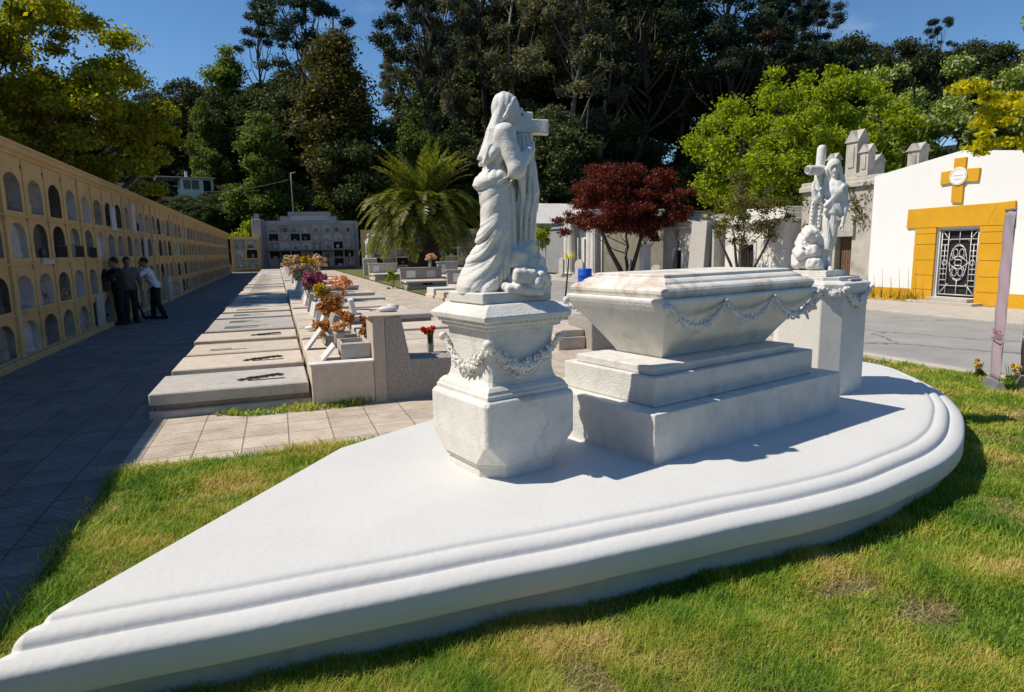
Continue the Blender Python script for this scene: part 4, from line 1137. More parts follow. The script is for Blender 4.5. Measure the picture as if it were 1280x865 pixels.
# plaques and vases that stand out on the near part of the wall
def plaque(y, z0, z1, w, mat, nm='plaque', x=.05):
    q = MB(); q.box(.002, x, y - 30 - w / 2, y - 30 + w / 2, z0, z1, .008); q.build(nm, mat, nw)
plaque(14.35, 1.60, 1.70, .62, M['niche_white']); plaque(17.7, .10, .82, .60, M['niche_white']); plaque(20.0, 2.40, 3.02, .5, M['niche_white'])
plaque(24.2, 1.62, 2.35, .55, M['niche_white']); plaque(31.5, .1, .75, .6, M['niche_white']); plaque(22.7, 2.42, 3.3, .45, M['niche_white'])
for (y, z) in ((15.3, 1.72), (16.5, 1.72), (23.1, 2.50), (17.6, 1.70)):
    q = MB()
    for i in range(9): q.box(.03, .045, y - 30 - .3 + i * .07, y - 30 - .285 + i * .07, z, z + .22)
    q.box(.028, .047, y - 30 - .31, y - 30 + .29, z + .22, z + .24); q.build('railing', M['darkiron'], nw)
# pale niche front jutting from the wall further along
q = MB(); q.box(.002, .22, 27.0 - 30, 27.7 - 30, 0, .95, .02, top=None); q.build('plaque', M['niche_white'], nw)

# ------------------------------------------------------------------ columbaria at the far end
def columbarium(name, label, loc, rz, W, H, nc, nr, mat, z0=.25, cell=None, shape=None, tint=0):
    t = thing(name, label, 'columbarium', loc, rz)
    b = MB()
    poly = shape or [(-W / 2, 0), (W / 2, 0), (W / 2, H), (-W / 2, H)]
    b.prism(poly, (0, 2.2, 0), (0, .301, 0), (1, 0, 0), (0, 0, 1)); b.build('wall', mat, t)
    cw, chh = cell; x0 = -nc * cw / 2
    fr = MB()
    for i in range(nc + 1): fr.box(x0 + i * cw - .07, x0 + i * cw + .07, 0, .30, z0 - .06, z0 + nr * chh + .06)
    for j in range(nr + 1): fr.box(x0, x0 + nc * cw, .012, .30, z0 + j * chh - .07, z0 + j * chh + .07)
    fr.build('grid', mat, t)
    r = np.random.default_rng(nc * 31 + nr)
    for i in range(nc):
        for j in range(nr):
            q = MB(); xa, xb, za, zb = x0 + i * cw + .071, x0 + (i + 1) * cw - .071, z0 + j * chh + .071, z0 + (j + 1) * chh - .071
            q.box(xa, xb, .22, .30, za, zb)
            k = q.build('niche', M['niche_white'] if r.random() < .35 else (M['dark'] if r.random() < .7 else M['niche_grey']), t)
            q = MB(); w = r.uniform(.2, .4) * cw; xc = (xa + xb) / 2 + r.uniform(-.1, .1) * cw
            q.lathe([(.05, 0), (.12, .12), (.2 * r.uniform(.6, 1.2), .3), (.1, .42)], (xc, .12, za), 7) if r.random() < .5 else q.box(xc - w / 2, xc + w / 2, .08, .21, za, za + r.uniform(.15, .35) * chh)
            q.build('vase', [M['petal_mix'], M['niche_white'], M['niche_white'], M['wood']][r.integers(4)], k)
    return t
GW = 9.6
g_shape = [(-4.75, 0), (4.75, 0), (4.75, 5.0), (2.6, 5.0), (2.6, 5.45), (2.0, 5.45), (2.0, 5.95), (-2.2, 5.95), (-2.2, 5.5), (-3.0, 5.5), (-3.0, 5.05), (-4.75, 5.05)]
gc = columbarium('columbarium', 'grey stepped columbarium with a pale name board closing the end of the graves', (3.55, 70.3, 0), RAD(-7), GW, 5.9, 8, 5, M['grey_col'], .35, (1.06, .86), g_shape)
b = MB(); b.box(-5.65, -4.76, -.55, 2.0, 0, 5.2, .04, top=None); b.box(-5.4, -5.0, -.2, .4, 5.2, 5.75); b.build('pylon', M['grey_col'], gc)
b = MB(); b.box(-1.9, 1.7, .245, .30, 5.12, 5.52); nb = b.build('name_board', M['niche_white'], gc)
b = MB(); r_ = np.random.default_rng(2)
x = -1.75
while x < 1.55:                                               # raised letters, illegible at this distance in the photograph
    w = r_.uniform(.06, .10)
    if r_.random() < .86: b.box(x, x + w * .28, .232, .244, 5.24, 5.40); b.box(x + w * .28, x + w, .232, .244, r_.choice([5.24, 5.31, 5.37]), 5.40 - r_.uniform(0, .03))
    x += w + .045
b.build('lettering', M['grey_col'], nb)
b = MB(); b.box(-4.3, 4.4, -.5, .2, 1.88, 1.96); [b.box(xx, xx + .08, -.45, -.37, 0, 1.88) for xx in (-3.2, -1.2, 1.6, 3.6)]; b.build('dark_bar', M['darkiron'], gc)  # dark horizontal bar on posts in front of the niche grid
b = MB(); b.tube([(-1.7, .9, 5.9), (-1.7, .9, 9.9)], .05, 8); b.tube([(-1.7, .9, 9.85), (-1.2, .7, 9.95)], .05, 8); b.build('pole', M['grey_col'], gc)
yc = columbarium('columbarium', 'small ochre niche block between the long niche wall and the grey columbarium', (-2.75, 68.2, 0), 0, 2.7, 3.4, 2, 3, M['ochre'], .3, (1.1, .95))
yc2 = columbarium('columbarium', 'ochre niche block partly hidden behind the palm', (14.4, 64.5, 0), RAD(-7), 13.0, 3.9, 9, 4, M['ochre'], .3, (1.25, .86))

# ================================================================== graves
ORD = ['nearest', 'second', 'third', 'fourth', 'fifth', 'sixth', 'seventh', 'eighth', 'ninth', 'tenth', 'eleventh', 'twelfth', 'thirteenth', 'fourteenth', 'fifteenth', 'sixteenth', 'seventeenth', 'eighteenth']
gr = np.random.default_rng(21)
PITCH = 1.425
def sprig(mb, x, y, z, s, r):
    """flat metal ornament: stem with paired leaves"""
    a = r.uniform(-.3, .3)
    for i in range(6):
        t = i / 5 - .5; cx, cy = x + s * t, y + s * .18 * math.sin(t * 3 + a)
        for sg in (-1, 1):
            mb.prism([(0, 0), (.05, .02), (.09, .0), (.05, -.02)], (0, 0, .012), (cx, cy, z), (math.cos(sg * .8), math.sin(sg * .8), 0), (-math.sin(sg * .8), math.cos(sg * .8), 0))
        mb.box(cx - .012, cx + s / 5, cy - .008, cy + .008, z, z + .012)
left_rows = []
GC = ['slab_grey', 'slab_beige', 'slab_beige', 'slab_beige', 'slab_grey', 'slab_grey', 'slab_grey', 'slab_beige']
GN = {'slab_grey': 'grey', 'slab_beige': 'pale beige', 'slab_white': 'white marble'}
ng = 40
for k in range(ng):
    y = 7.5 + PITCH * k
    mk = GC[k] if k < len(GC) else ('slab_grey' if gr.random() < .35 else ('slab_white' if gr.random() < .2 else 'slab_beige'))
    if k < 14:
        extra = ', dark sprig on lid' if k in (0, 1, 3) else ''
        lab = '%s %s grave slab beside the shaded path%s' % (ORD[k], GN[mk], extra)
    else: lab = 'distant %s grave slab far back in the row beside the shaded path' % GN[mk]
    t = thing('grave', lab, 'grave', (-.55, y, 0), 0, 'flat graves in the row beside the shaded path')
    dz = gr.uniform(-.015, .02) if k else 0
    dw = gr.uniform(-.03, .03) if k else 0
    b = MB(); b.box(-.83, .83, 0, PITCH - .05, 0, .085 + dz, .012); b.build('kerb_base', M['slab_beige'] if mk != 'slab_grey' else M['slab_grey'], t)
    b = MB(); b.box(-.76, .80, .05, PITCH - .30, .0855 + dz, .15 + dz); b.build('recess', M['recess'], t)
    b = MB(); b.box(-.82 + dw, .80, .015, PITCH - .24 - gr.uniform(0, .10), .1505 + dz, .275 + dz, .014); b.build('lid', M[mk], t)
    hp = .42 + gr.uniform(-.02, .03)
    if k: b = MB(); b.box(.835, 1.42, .02, PITCH - .10, .0, hp, .012); b.build('head_plinth', M[mk if gr.random() < .6 else 'slab_beige'], t)
    if k < 30:
        b = MB(); r = gr
        if k in (0, 1, 3): sprig(b, .25, .5, .276 + dz, .42, r); sprig(b, .28, .56, .276 + dz, .3, r); b.box(.15, .55, .34, .36, .276 + dz, .284 + dz)
        else:
            for q in range(int(r.integers(2, 5))): b.box(-.5, -.5 + r.uniform(.3, .8), .3 + q * .12, .33 + q * .12, .276 + dz, .280 + dz)
        b.build('ornament' if k in (0, 1, 3) else 'inscription', M['bronze'], t)
    # upright tablet or open-book stone leaning at the head
    if k and gr.random() < .85:
        hz = gr.uniform(.28, .46) if k < 12 else gr.uniform(.3, .6); wy = gr.uniform(.35, .7)
        Mx = Matrix.Translation((1.22, .65, hp + hz / 2 - .01)) @ Matrix.Rotation(RAD(gr.uniform(8, 24)), 4, 'Y') @ Matrix.Rotation(RAD(gr.uniform(-6, 6)), 4, 'Z')
        b = MB(); b.tbox(Mx, .09, wy, hz); bevel(b.build('headstone', M[['slab_white', 'slab_white', 'slab_grey', 'granite'][gr.integers(4)]], t), .012)
    left_rows.append((t, y, hp))
# the granite end wall with a tall sloped pillar, planters and tablets on it
ew = thing('grave_end_wall', 'speckled granite end wall with a tall sloped pillar and planter boxes facing the paved strip', 'tomb wall', (0.9, 7.33, 0))
b = MB(); b.box(-.62, .068, .0, .14, 0, .478); b.box(-.62, .068, .141, 1.3, 0, .47); bevel(b.build('low_wall', M['slab_beige'], ew), .006)
b = MB(); b.box(-.64, .066, -.02, .16, .479, .50); bevel(b.build('coping', M['slab_white'], ew), .004)
b = MB(); b.prism([(.07, 0), (.205, 0), (.205, .985), (.07, .985)], (0, .55, 0), (0, -.012, 0)); bevel(b.build('pillar_edge', M['slab_beige'], ew), .006)
b = MB(); b.prism([(.207, 0), (1.35, 0), (1.35, .455), (.49, .475), (.40, .975), (.207, .985)], (0, .5, 0), (0, 0, 0)); bevel(b.build('pillar', M['granite'], ew), .006)
b = MB(); b.box(.02, .43, -.03, .55, .986, 1.008, .006); b.build('cap_slab', M['slab_beige'], ew)
for i, (x0, x1, y0, y1) in enumerate(((-.27, .066, .17, .23), (-.27, -.225, .231, .75), (-.27, .066, .751, .80), (.03, .066, .231, .75))):
    pass
def planter(par, x0, x1, y0, y1, z0, z1, mat):
    q = MB(); w = .035
    q.box(x0, x1, y0, y0 + w, z0, z1); q.box(x0, x1, y1 - w, y1, z0, z1); q.box(x0, x0 + w, y0 + w, y1 - w, z0, z1); q.box(x1 - w, x1, y0 + w, y1 - w, z0, z1); q.box(x0 + w, x1 - w, y0 + w, y1 - w, z0, z1 - .05)
    return bevel(q.build('planter', mat, par), .004)
planter(ew, -.27, .064, .18, .72, .5005, .675, M['slab_grey'])
planter(ew, -.33, .064, 1.55, 2.0, .45, .62, M['slab_grey'])
Mx = Matrix.Translation((-.40, .42, .565)) @ Matrix.Rotation(RAD(-48), 4, 'Y'); b = MB(); b.tbox(Mx, .22, .34, .03); bevel(b.build('tablet', M['slab_white'], ew), .004)
Mx = Matrix.Translation((-.50, 1.75, .55)) @ Matrix.Rotation(RAD(-52), 4, 'Y'); b = MB(); b.tbox(Mx, .36, .40, .03); bevel(b.build('tablet', M['slab_white'], ew), .004)
st_ = MB(); V, F = blobs([((0, 0, 0), (.13, .09, .04), np.eye(3)), ((.06, .03, .02), (.08, .06, .04), np.eye(3))]); me = fast_mesh('wrap', V + np.array([1.22, 7.72, 1.04]), F, True); link('stone', me, M['slab_white'], None, label='rounded white stone lying on the cap of the granite end wall', category='stone')
link('stone', fast_mesh('pebble', blobs([((.52, 11.2, .478), (.16, .09, .045), np.eye(3))])[0], ico()[1], True), M['slab_white'], None, label='pale rock lying on a flat grave head beside the orange flowers', category='stone')

# right-hand row of flat graves
for k in range(ng):
    y = 7.95 + PITCH * k
    mk = 'slab_beige' if gr.random() < .6 else ('slab_grey' if gr.random() < .7 else 'slab_white')
    if k < 12: lab = '%s %s grave slab from the front, in the row behind the statue pedestal' % (ORD[k], GN[mk])
    else: lab = 'distant %s grave slab far back in the row right of the headstones' % GN[mk]
    t = thing('grave', lab, 'grave', (2.2, y, 0), 0, 'flat graves in the row right of the headstones')
    up = gr.uniform(-.05, .05) if k > 1 else 0
    hz = .27 + up + (.12 if gr.random() < .25 else 0); ln = gr.uniform(-.05, .12)
    b = MB(); b.box(-.85, .92 + ln, 0, PITCH - .03, 0, .10, .012); b.build('kerb_base', M['slab_beige'], t)
    b = MB(); b.box(-.85, .86 + ln, .05, PITCH - .12, .1005, hz - .10); b.build('recess', M['recess'], t)
    b = MB(); b.box(-.85, .90 + ln, .015, PITCH - .26 - gr.uniform(0, .10), hz - .0995, hz, .014); b.build('lid', M[mk], t)
    if k > 1 and gr.random() < .5:
        hh = gr.uniform(.2, .45); Mx = Matrix.Translation((-.72, .65, hz + hh / 2 - .01)) @ Matrix.Rotation(RAD(gr.uniform(-20, -5)), 4, 'Y'); b = MB(); b.tbox(Mx, .10, gr.uniform(.4, .8), hh); bevel(b.build('headstone', M[['slab_white', 'slab_grey', 'slab_beige'][gr.integers(3)]], t), .012)
# third row: stepped granite block behind the sarcophagus and flat graves beyond
bl = thing('grave', 'rough granite grave block with stepped slabs behind the sarcophagus', 'grave', (5.4, 9.55, 0), RAD(-4))
b = MB(); b.box(-.5, 1.5, 0, 1.1, 0, .52, .01); b.build('block', M['granite'], bl)
b = MB(); b.box(-1.0, -.51, .25, 1.2, 0, .22, .01); b.box(-.95, -.515, .30, 1.15, .2205, .34, .01); b.build('step_slab', M['slab_beige'], bl)
for k in range(9):
    y = 10.9 + 1.5 * k
    t = thing('grave', '%s flat grave slab behind the granite block, in the row left of the road' % ORD[k], 'grave', (6.2, y, 0), 0, 'flat graves left of the road')
    b = MB(); b.box(-.95, .95, 0, 1.2, 0, .12, .012); b.build('kerb_base', M['slab_beige'], t)
    b = MB(); b.box(-.9, .9, .05, 1.15, .1205, .26 + .05 * (k % 3), .014); b.build('lid', M[['slab_grey', 'slab_beige', 'slab_white'][k % 3]], t)

# raised tombs in the middle distance
def raised_tomb(label, loc, rz, w, l, hs, hb, mat, plaque_n=2):
    t = thing('raised_tomb', label, 'tomb', loc, rz, None)
    b = MB(); b.box(-w / 2, w / 2, 0, l, 0, .18, .015); b.box(-w / 2 + .06, w / 2 - .06, .10, l - .02, .1805, hs - .08); b.build('body', M[mat], t)
    b = MB(); b.box(-w / 2 - .03, w / 2 + .03, .02, l - .4, hs - .0795, hs, .014); b.build('slab', M['slab_beige'], t)
    b = MB(); b.box(-w / 2 - .03, w / 2 + .03, l - .38, l - .10, .1805, hb); b.box(-w / 2 - .08, w / 2 + .08, l - .42, l - .06, hb + .0005, hb + .06, .012); bevel(b.build('back_wall', M[mat], t), .008)
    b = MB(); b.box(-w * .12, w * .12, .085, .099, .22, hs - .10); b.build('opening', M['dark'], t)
    for i in range(plaque_n):
        x = -w * .26 + i * w * .5; b = MB(); b.box(x - w * .11, x + w * .11, l - .41, l - .3805, hs + .08, hb - .08); b.build('plaque', M['slab_white' if i % 2 == 0 else 'slab_grey'], t)
    return t
raised_tomb('tan raised tomb with low slab and two-plaque back wall, in front of the palm', (6.75, 22.2, 0), RAD(-6), 1.45, 2.6, .42, .92, 'granite')
raised_tomb('grey raised tomb with tall back wall and dark opening, left of the palm trunk', (6.3, 28.3, 0), RAD(-4), 1.9, 2.4, .40, .90, 'granite')
raised_tomb('small pale raised tomb with single white plaque beside the grass strip', (6.3, 39.0, 0), 0, 1.7, 2.4, .4, .95, 'slab_beige', 1)
raised_tomb('narrow white marble raised tomb between the two larger ones', (8.4, 31.0, 0), 0, 1.0, 2.2, .5, 1.1, 'slab_grey', 1)
# small white statue on its block near the palm
ws = thing('garden_statue', 'small white figure on a square block near the far grass strip', 'statue', (6.5, 48.5, 0), RAD(-10))
b = MB(); b.box(-.5, .5, -.5, .5, 0, 1.25, .03); b.build('block', M['slab_white'], ws)
sf = Field((-.45, -.4, 1.2), (.45, .4, 3.3), .03)
sf.loft([(1.25, 0, 0, .30, .26), (1.6, 0, 0, .25, .2), (2.1, 0, 0, .22, .18), (2.5, 0, 0, .26, .18), (2.7, 0, 0, .13, .12)], lambda a, z, X, Y: .03 * np.sin(a * 7 + z * 3), .04)
sf.ell((0, -.02, 2.88), (.13, .14, .17), .03); sf.cap((.24, -.03, 2.5), (.3, -.22, 2.15), .09, .07, .04); sf.cap((-.24, -.03, 2.5), (-.12, -.25, 2.3), .09, .07, .04); sf.ripple(.006, 3, 12)
link('figure', sf.mesh('garden_figure'), M['slab_white'], ws)
# ================================================================== white mausoleum with yellow surround
MX = 17.25
ms = thing('mausoleum', 'white mausoleum with a bright yellow door surround and cross on its facade', 'mausoleum', (MX, 12.3, 0))
def fx(y, z, x=0.0): return (x, y - 12.3, z)
yl, yr, dy0, dy1, dz0, dz1 = 15.0, 7.0, 11.70, 12.86, .22, 2.10
peak = (12.2, 4.12)
roofz = lambda y: 4.11 - abs(y - 12.35) * .145
b = MB()
# facade with a real door opening: polygon pieces round it, 30 cm thick
def wallpiece(pts, x=0.0, th=.30, m=b): m.prism([(p[0] - 12.3, p[1]) for p in pts], (th, 0, 0), (x, 0, 0), (0, 1, 0), (0, 0, 1))
wallpiece([(yl, 0), (dy1, 0), (dy1, dz1), (dy1, roofz(dy1)), (yl, roofz(yl))])
wallpiece([(dy0, 0), (yr, 0), (yr, roofz(yr)), (dy0, roofz(dy0))])
wallpiece([(dy1, dz1), (dy0, dz1), (dy0, roofz(dy0)), (12.35, 4.11), (dy1, roofz(dy1))])
wallpiece([(dy1, 0), (dy0, 0), (dy0, dz0), (dy1, dz0)])
b.box(.301, 7.5, yl - .3 - 12.3, yl - 12.3, 0, roofz(yl) - .15); b.box(.301, 7.5, yr - 12.3, yr + .3 - 12.3, 0, roofz(yr) - .15); b.box(7.2, 7.5, yr + .3 - 12.3, yl - .3 - 12.3, 0, 3.2)
b.build('wall', M['white_wall'], ms)
b = MB(); b.prism([(yl - 12.3 - .02, roofz(yl) - .16), (yl - 12.3 - .02, roofz(yl) - .03), (.05, 4.08), (yr - 12.3 + .02, roofz(yr) - .03), (yr - 12.3 + .02, roofz(yr) - .16)], (7.15, 0, 0), (.302, 0, 0), (0, 1, 0), (0, 0, 1)); b.build('roof', M['pale_stone'], ms)
# yellow: lintel of two stones with a slanting joint, banded jambs, dado
P_ = -.05
b = MB(); wallpiece([(13.78, 2.12), (11.52, 2.12), (11.30, 2.68), (13.76, 2.66)], P_, .0495, b); wallpiece([(11.51, 2.12), (10.86, 2.10), (10.88, 2.70), (11.29, 2.68)], P_ - .012, .0615, b); bevel(b.build('lintel', M['yellow'], ms), .008)
for (ya, yb) in ((13.50, 12.87), (11.69, 10.95)):
    zz = [.05, .40, .80, 1.22, 1.66, 1.95, 2.115]
    for i in range(6):
        b = MB(); wallpiece([(ya, zz[i] + .006), (yb, zz[i] + .006), (yb, zz[i + 1] - .006), (ya, zz[i + 1] - .006)], P_, .0495, b); bevel(b.build('jamb_block', M['yellow'], ms), .006)
b = MB(); wallpiece([(yl - .002, .02), (12.95, .02), (12.95, .40), (yl - .002, .40)], -.034, .0335, b); wallpiece([(11.60, .02), (yr, .02), (yr, .40), (11.60, .40)], -.034, .0335, b); b.build('dado', M['yellow'], ms)
b = MB()
cz = 3.44; cy = 12.36
wallpiece([(cy + .16, 2.76), (cy - .14, 2.74), (cy - .14, 3.28), (cy - .52, 3.26), (cy - .54, 3.60), (cy - .15, 3.62), (cy - .16, 3.92), (cy + .16, 3.92), (cy + .16, 3.62), (cy + .50, 3.60), (cy + .50, 3.26), (cy + .17, 3.28)], -.055, .0545, b)
cr = bevel(b.build('cross', M['yellow'], ms), .008)
b = MB()
N_ = 28
b.prism([(cy - 12.3 + .235 * math.cos(2 * math.pi * i / N_), cz + .235 * math.sin(2 * math.pi * i / N_)) for i in range(N_)], (-.03, 0, 0), (-.0555, 0, 0), (0, 1, 0), (0, 0, 1)); md = bevel(b.build('medallion', M['white_wall'], ms), .008)
b = MB(); q = []
for i in range(N_ + 1): a = 2 * math.pi * i / N_; q.append((-.088, cy - 12.3 + .20 * math.cos(a), cz + .20 * math.sin(a)))
b.tube(q, .008, 6); b.box(-.094, -.086, cy - 12.3 - .13, cy - 12.3 + .13, cz + .02, cz + .04); b.box(-.094, -.086, cy - 12.3 - .10, cy - 12.3 + .10, cz - .07, cz - .055); b.build('relief', M['pale_stone'], md)
# door: white frame, dark glazing, ornamental silver grille
b = MB(); b.box(.05, .12, dy0 - 12.3, dy0 + .05 - 12.3, dz0, dz1); b.box(.05, .12, dy1 - .05 - 12.3, dy1 - 12.3, dz0, dz1); b.box(.05, .12, dy0 + .05 - 12.3, dy1 - .05 - 12.3, dz1 - .05, dz1); b.build('door_frame', M['pale_stone'], ms)
b = MB(); b.box(.13, .16, dy0 - 12.3, dy1 - 12.3, dz0, dz1); dr = b.build('door', M['dark'], ms)
b = MB(); X_ = .085; yc_, zc_ = (dy0 + dy1) / 2 - 12.3, (dz0 + dz1) / 2; hw, hh = (dy1 - dy0) / 2 - .09, (dz1 - dz0) / 2 - .07
def bar(pts, r=.013): b.tube([(X_, yc_ + p[0], zc_ + p[1]) for p in pts], r, 5)
def loopc(cy0, cz0, ry, rz, n=20): bar([(cy0 + ry * math.cos(2 * math.pi * i / n), cz0 + rz * math.sin(2 * math.pi * i / n)) for i in range(n + 1)], .012)
for sgn in (-1, 1):
    bar([(sgn * hw, -hh), (sgn * hw, hh)], .016); bar([(-hw, sgn * hh), (hw, sgn * hh)], .016)
    bar([(sgn * hw * .62, -hh), (sgn * hw * .62, hh)]); bar([(sgn * hw * .80, -hh * .55), (sgn * hw * .80, hh * .55)])
    bar([(-hw, sgn * hh * .72), (hw, sgn * hh * .72)]); bar([(-hw, sgn * hh * .55), (-hw * .6, sgn * hh * .55)]); bar([(hw, sgn * hh * .55), (hw * .6, sgn * hh * .55)])
    bar([(sgn * hw, hh), (sgn * hw * .5, hh * .66)]); bar([(sgn * hw, -hh), (sgn * hw * .5, -hh * .66)])
    for s2 in (-1, 1):
        loopc(sgn * hw * .17, s2 * hh * .30, hw * .13, hh * .12)
    loopc(0, sgn * hh * .30, hw * .40, hh * .22); loopc(sgn * hw * .78, 0, hw * .12, hh * .08)
    for q in (.2, .36): bar([(sgn * hw * .62, hh * q), (sgn * hw, hh * q)]); bar([(sgn * hw * .62, -hh * q), (sgn * hw, -hh * q)])
    bar([(0, sgn * hh * .52), (0, sgn * hh)])
loopc(0, 0, hw * .20, hh * .10); loopc(0, 0, hw * .48, hh * .56, 28); bar([(-hw * .6, 0), (-hw * .25, hh * .14), (0, hh * .2), (hw * .25, hh * .14), (hw * .6, 0), (hw * .25, -hh * .14), (0, -hh * .2), (-hw * .25, -hh * .14), (-hw * .6, 0)])
b.build('grille', M['iron'], dr)
b = MB(); b.box(-.45, -.056, 11.45 - 12.3, 13.35 - 12.3, .03, .12, .01); b.box(-.28, .04, 11.705 - 12.3, 12.855 - 12.3, .1205, .215, .01); b.build('doorstep', M['kerb'], ms)
# weeds along the yellow dado
# ------------------------------------------------------------------ gothic chapel with pinnacles
ch = thing('chapel', 'old ivy-grown stone chapel with gabled pinnacles beside the white mausoleum', 'chapel', (17.9, 16.9, 0))
b = MB(); b.box(0, 3.4, -1.7, -.62, 0, 3.55); b.box(0, 3.4, .05, 1.6, 0, 3.55); b.box(0, 3.4, -.62, .05, 1.95, 3.55); b.box(.8, 3.4, -.62, .05, 0, 1.95); b.build('wall', M['old_stone'], ch)
b = MB(); b.box(-.12, 3.5, -1.8, 1.7, 3.551, 3.72, .03); b.box(-.06, 3.4, -1.74, 1.64, 3.721, 3.86, .02); b.build('cornice', M['old_stone'], ch)
b = MB(); b.box(.25, .31, -.60, .03, .0, 1.94); [b.box(.235, .249, -.56 + i * .095, -.53 + i * .095, .05, 1.9) for i in range(7)]; b.build('door', M['wood'], ch)
b = MB(); b.prism(arch_pts(-.28, 1.96, .9, .8, 12), (-.10, 0, 0), (-.001, 0, 0), (0, 1, 0), (0, 0, 1)); b.build('arch', M['old_stone'], ch)
def pinn(x, y, z, w, h):
    q = MB(); q.box(x - w / 2 - .06, x + w / 2 + .06, y - w / 2 - .06, y + w / 2 + .06, z, z + .12); q.box(x - w / 2, x + w / 2, y - w / 2, y + w / 2, z + .121, z + h * .74)
    q.prism([(-w / 2 - .05, h * .74), (w / 2 + .05, h * .74), (0, h)], (0, w + .1, 0), (x, y - w / 2 - .05, z), (1, 0, 0), (0, 0, 1))
    q.prism([(-w / 2 - .05, h * .741), (w / 2 + .05, h * .741), (0, h * .985)], (w + .1, 0, 0), (x - w / 2 - .05, y, z), (0, 1, 0), (0, 0, 1))
    for s_ in (-1, 1): q.prism(arch_pts(0, h * .22, w * .5, h * .46, 8), (.03 * s_, 0, 0), (x + s_ * (w / 2 + .001), y, z), (0, 1, 0), (0, 0, 1))
    q.build('pinnacle', M['old_stone'], ch)
pinn(.35, -.28, 3.861, .44, 1.55); pinn(.15, .42, 3.861, .28, .9); pinn(.15, -.90, 3.861, .30, 1.0); pinn(1.6, -1.5, 3.861, .40, 1.0); pinn(2.6, 1.0, 3.861, .5, 1.0)
# ------------------------------------------------------------------ the row of tombs beyond, all facing the road
def tomb_house(name, label, y, w, d, h, mat, x=17.4, roof='flat', door=None, cat='mausoleum'):
    t = thing(name, label, cat, (x, y, 0))
    b = MB()
    if door:
        a, dw, dh = door
        b.box(0, .3, -w / 2, a - dw / 2, 0, h); b.box(0, .3, a + dw / 2, w / 2, 0, h); b.box(0, .3, a - dw / 2, a + dw / 2, dh, h); b.box(.301, d, -w / 2, w / 2, 0, h - .02)
    else: b.box(0, d, -w / 2, w / 2, 0, h)
    bevel(b.build('wall', M[mat], t), .012)
    b = MB(); b.box(-.10, d + .1, -w / 2 - .10, w / 2 + .10, h + .001, h + .14, .02)
    if roof == 'step': b.box(.2, d - .2, -w / 2 + .25, w / 2 - .25, h + .141, h + .36, .02); b.box(.5, d - .5, -w / 2 + .6, w / 2 - .6, h + .361, h + .60, .02)
    if roof == 'gable': b.prism([(-w / 2 - .1, h + .141), (w / 2 + .1, h + .141), (0, h + w * .32)], (d, 0, 0), (-.05, 0, 0), (0, 1, 0), (0, 0, 1))
    b.build('roof', M[mat], t)
    if door:
        b = MB(); b.box(.14, .18, a - dw / 2, a + dw / 2, 0, dh); dd = b.build('door', M['dark'], t)
        b = MB()
        for i in range(5): b.box(.11, .13, a - dw / 2 + dw * (i + .5) / 5 - .012, a - dw / 2 + dw * (i + .5) / 5 + .012, .03, dh - .03)
        b.build('grille', M['darkiron'], dd)
        b = MB(); b.box(-.04, .0, a - dw / 2 - .14, a - dw / 2 - .001, 0, dh + .12); b.box(-.04, .0, a + dw / 2 + .001, a + dw / 2 + .14, 0, dh + .12); b.box(-.04, .0, a - dw / 2, a + dw / 2, dh + .001, dh + .12); b.build('door_surround', M['pale_stone'], t)
    return t
tomb_house('mausoleum', 'pale mausoleum with dark grille door and stepped roof behind the bushy tree', 20.4, 3.3, 3.6, 2.55, 'pale_stone', 17.4, 'step', (.35, .85, 1.75))
sl = thing('leaning_slab_tomb', 'tall grey tomb of leaning concrete slabs with a dark gap between them', 'tomb', (17.0, 23.0, 0))
b = MB(); b.prism([(.15, 0), (1.25, 0), (.95, 2.75), (-.10, 2.75)], (.5, 0, 0), (0, -.15, 0), (0, 1, 0), (0, 0, 1)); bevel(b.build('leaning_slab', M['slab_grey'], sl), .015)
b = MB(); b.prism([(-.35, 0), (.10, 0), (-.16, 2.6), (-.42, 2.6)], (.35, 0, 0), (.25, -.17, 0), (0, 1, 0), (0, 0, 1)); b.build('gap_shade', M['dark'], sl)  # near-black filler, the shade in the gap put into its colour
b = MB(); b.box(0, 2.2, -.75, -.62, 0, 2.4); b.box(.9, 2.2, -.60, 1.0, 0, 2.2); b.build('side_wall', M['slab_grey'], sl)
tomb_house('mausoleum', 'small old stone chapel-tomb with a dark narrow doorway beside the leaning slab', 25.35, 2.2, 3.0, 2.5, 'old_stone', 17.3, 'gable', (-.15, .55, 1.55))
mo = thing('monument', 'slim white memorial pillar topped by an urn under the maple branches', 'monument', (16.6, 26.9, 0))
b = MB(); b.box(-.28, .28, -.28, .28, 0, .3, .02); b.box(-.2, .2, -.2, .2, .301, 1.75, .015); b.box(-.27, .27, -.27, .27, 1.751, 1.88, .02); b.build('pillar', M['slab_white'], mo)
b = MB(); b.lathe([(.09, 0), (.06, .06), (.16, .18), (.19, .32), (.13, .42), (.16, .46), (.04, .56)], (0, 0, 1.881), 14); b.build('urn', M['slab_white'], mo)
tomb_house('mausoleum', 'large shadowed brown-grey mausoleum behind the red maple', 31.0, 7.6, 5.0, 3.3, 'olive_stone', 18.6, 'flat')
fc = tomb_house('mausoleum', 'white mausoleum with fluted columns and stepped plinth left of the red maple', 37.3, 4.6, 5.0, 3.9, 'pale_stone', 18.8, 'flat', (0, .9, 2.3))
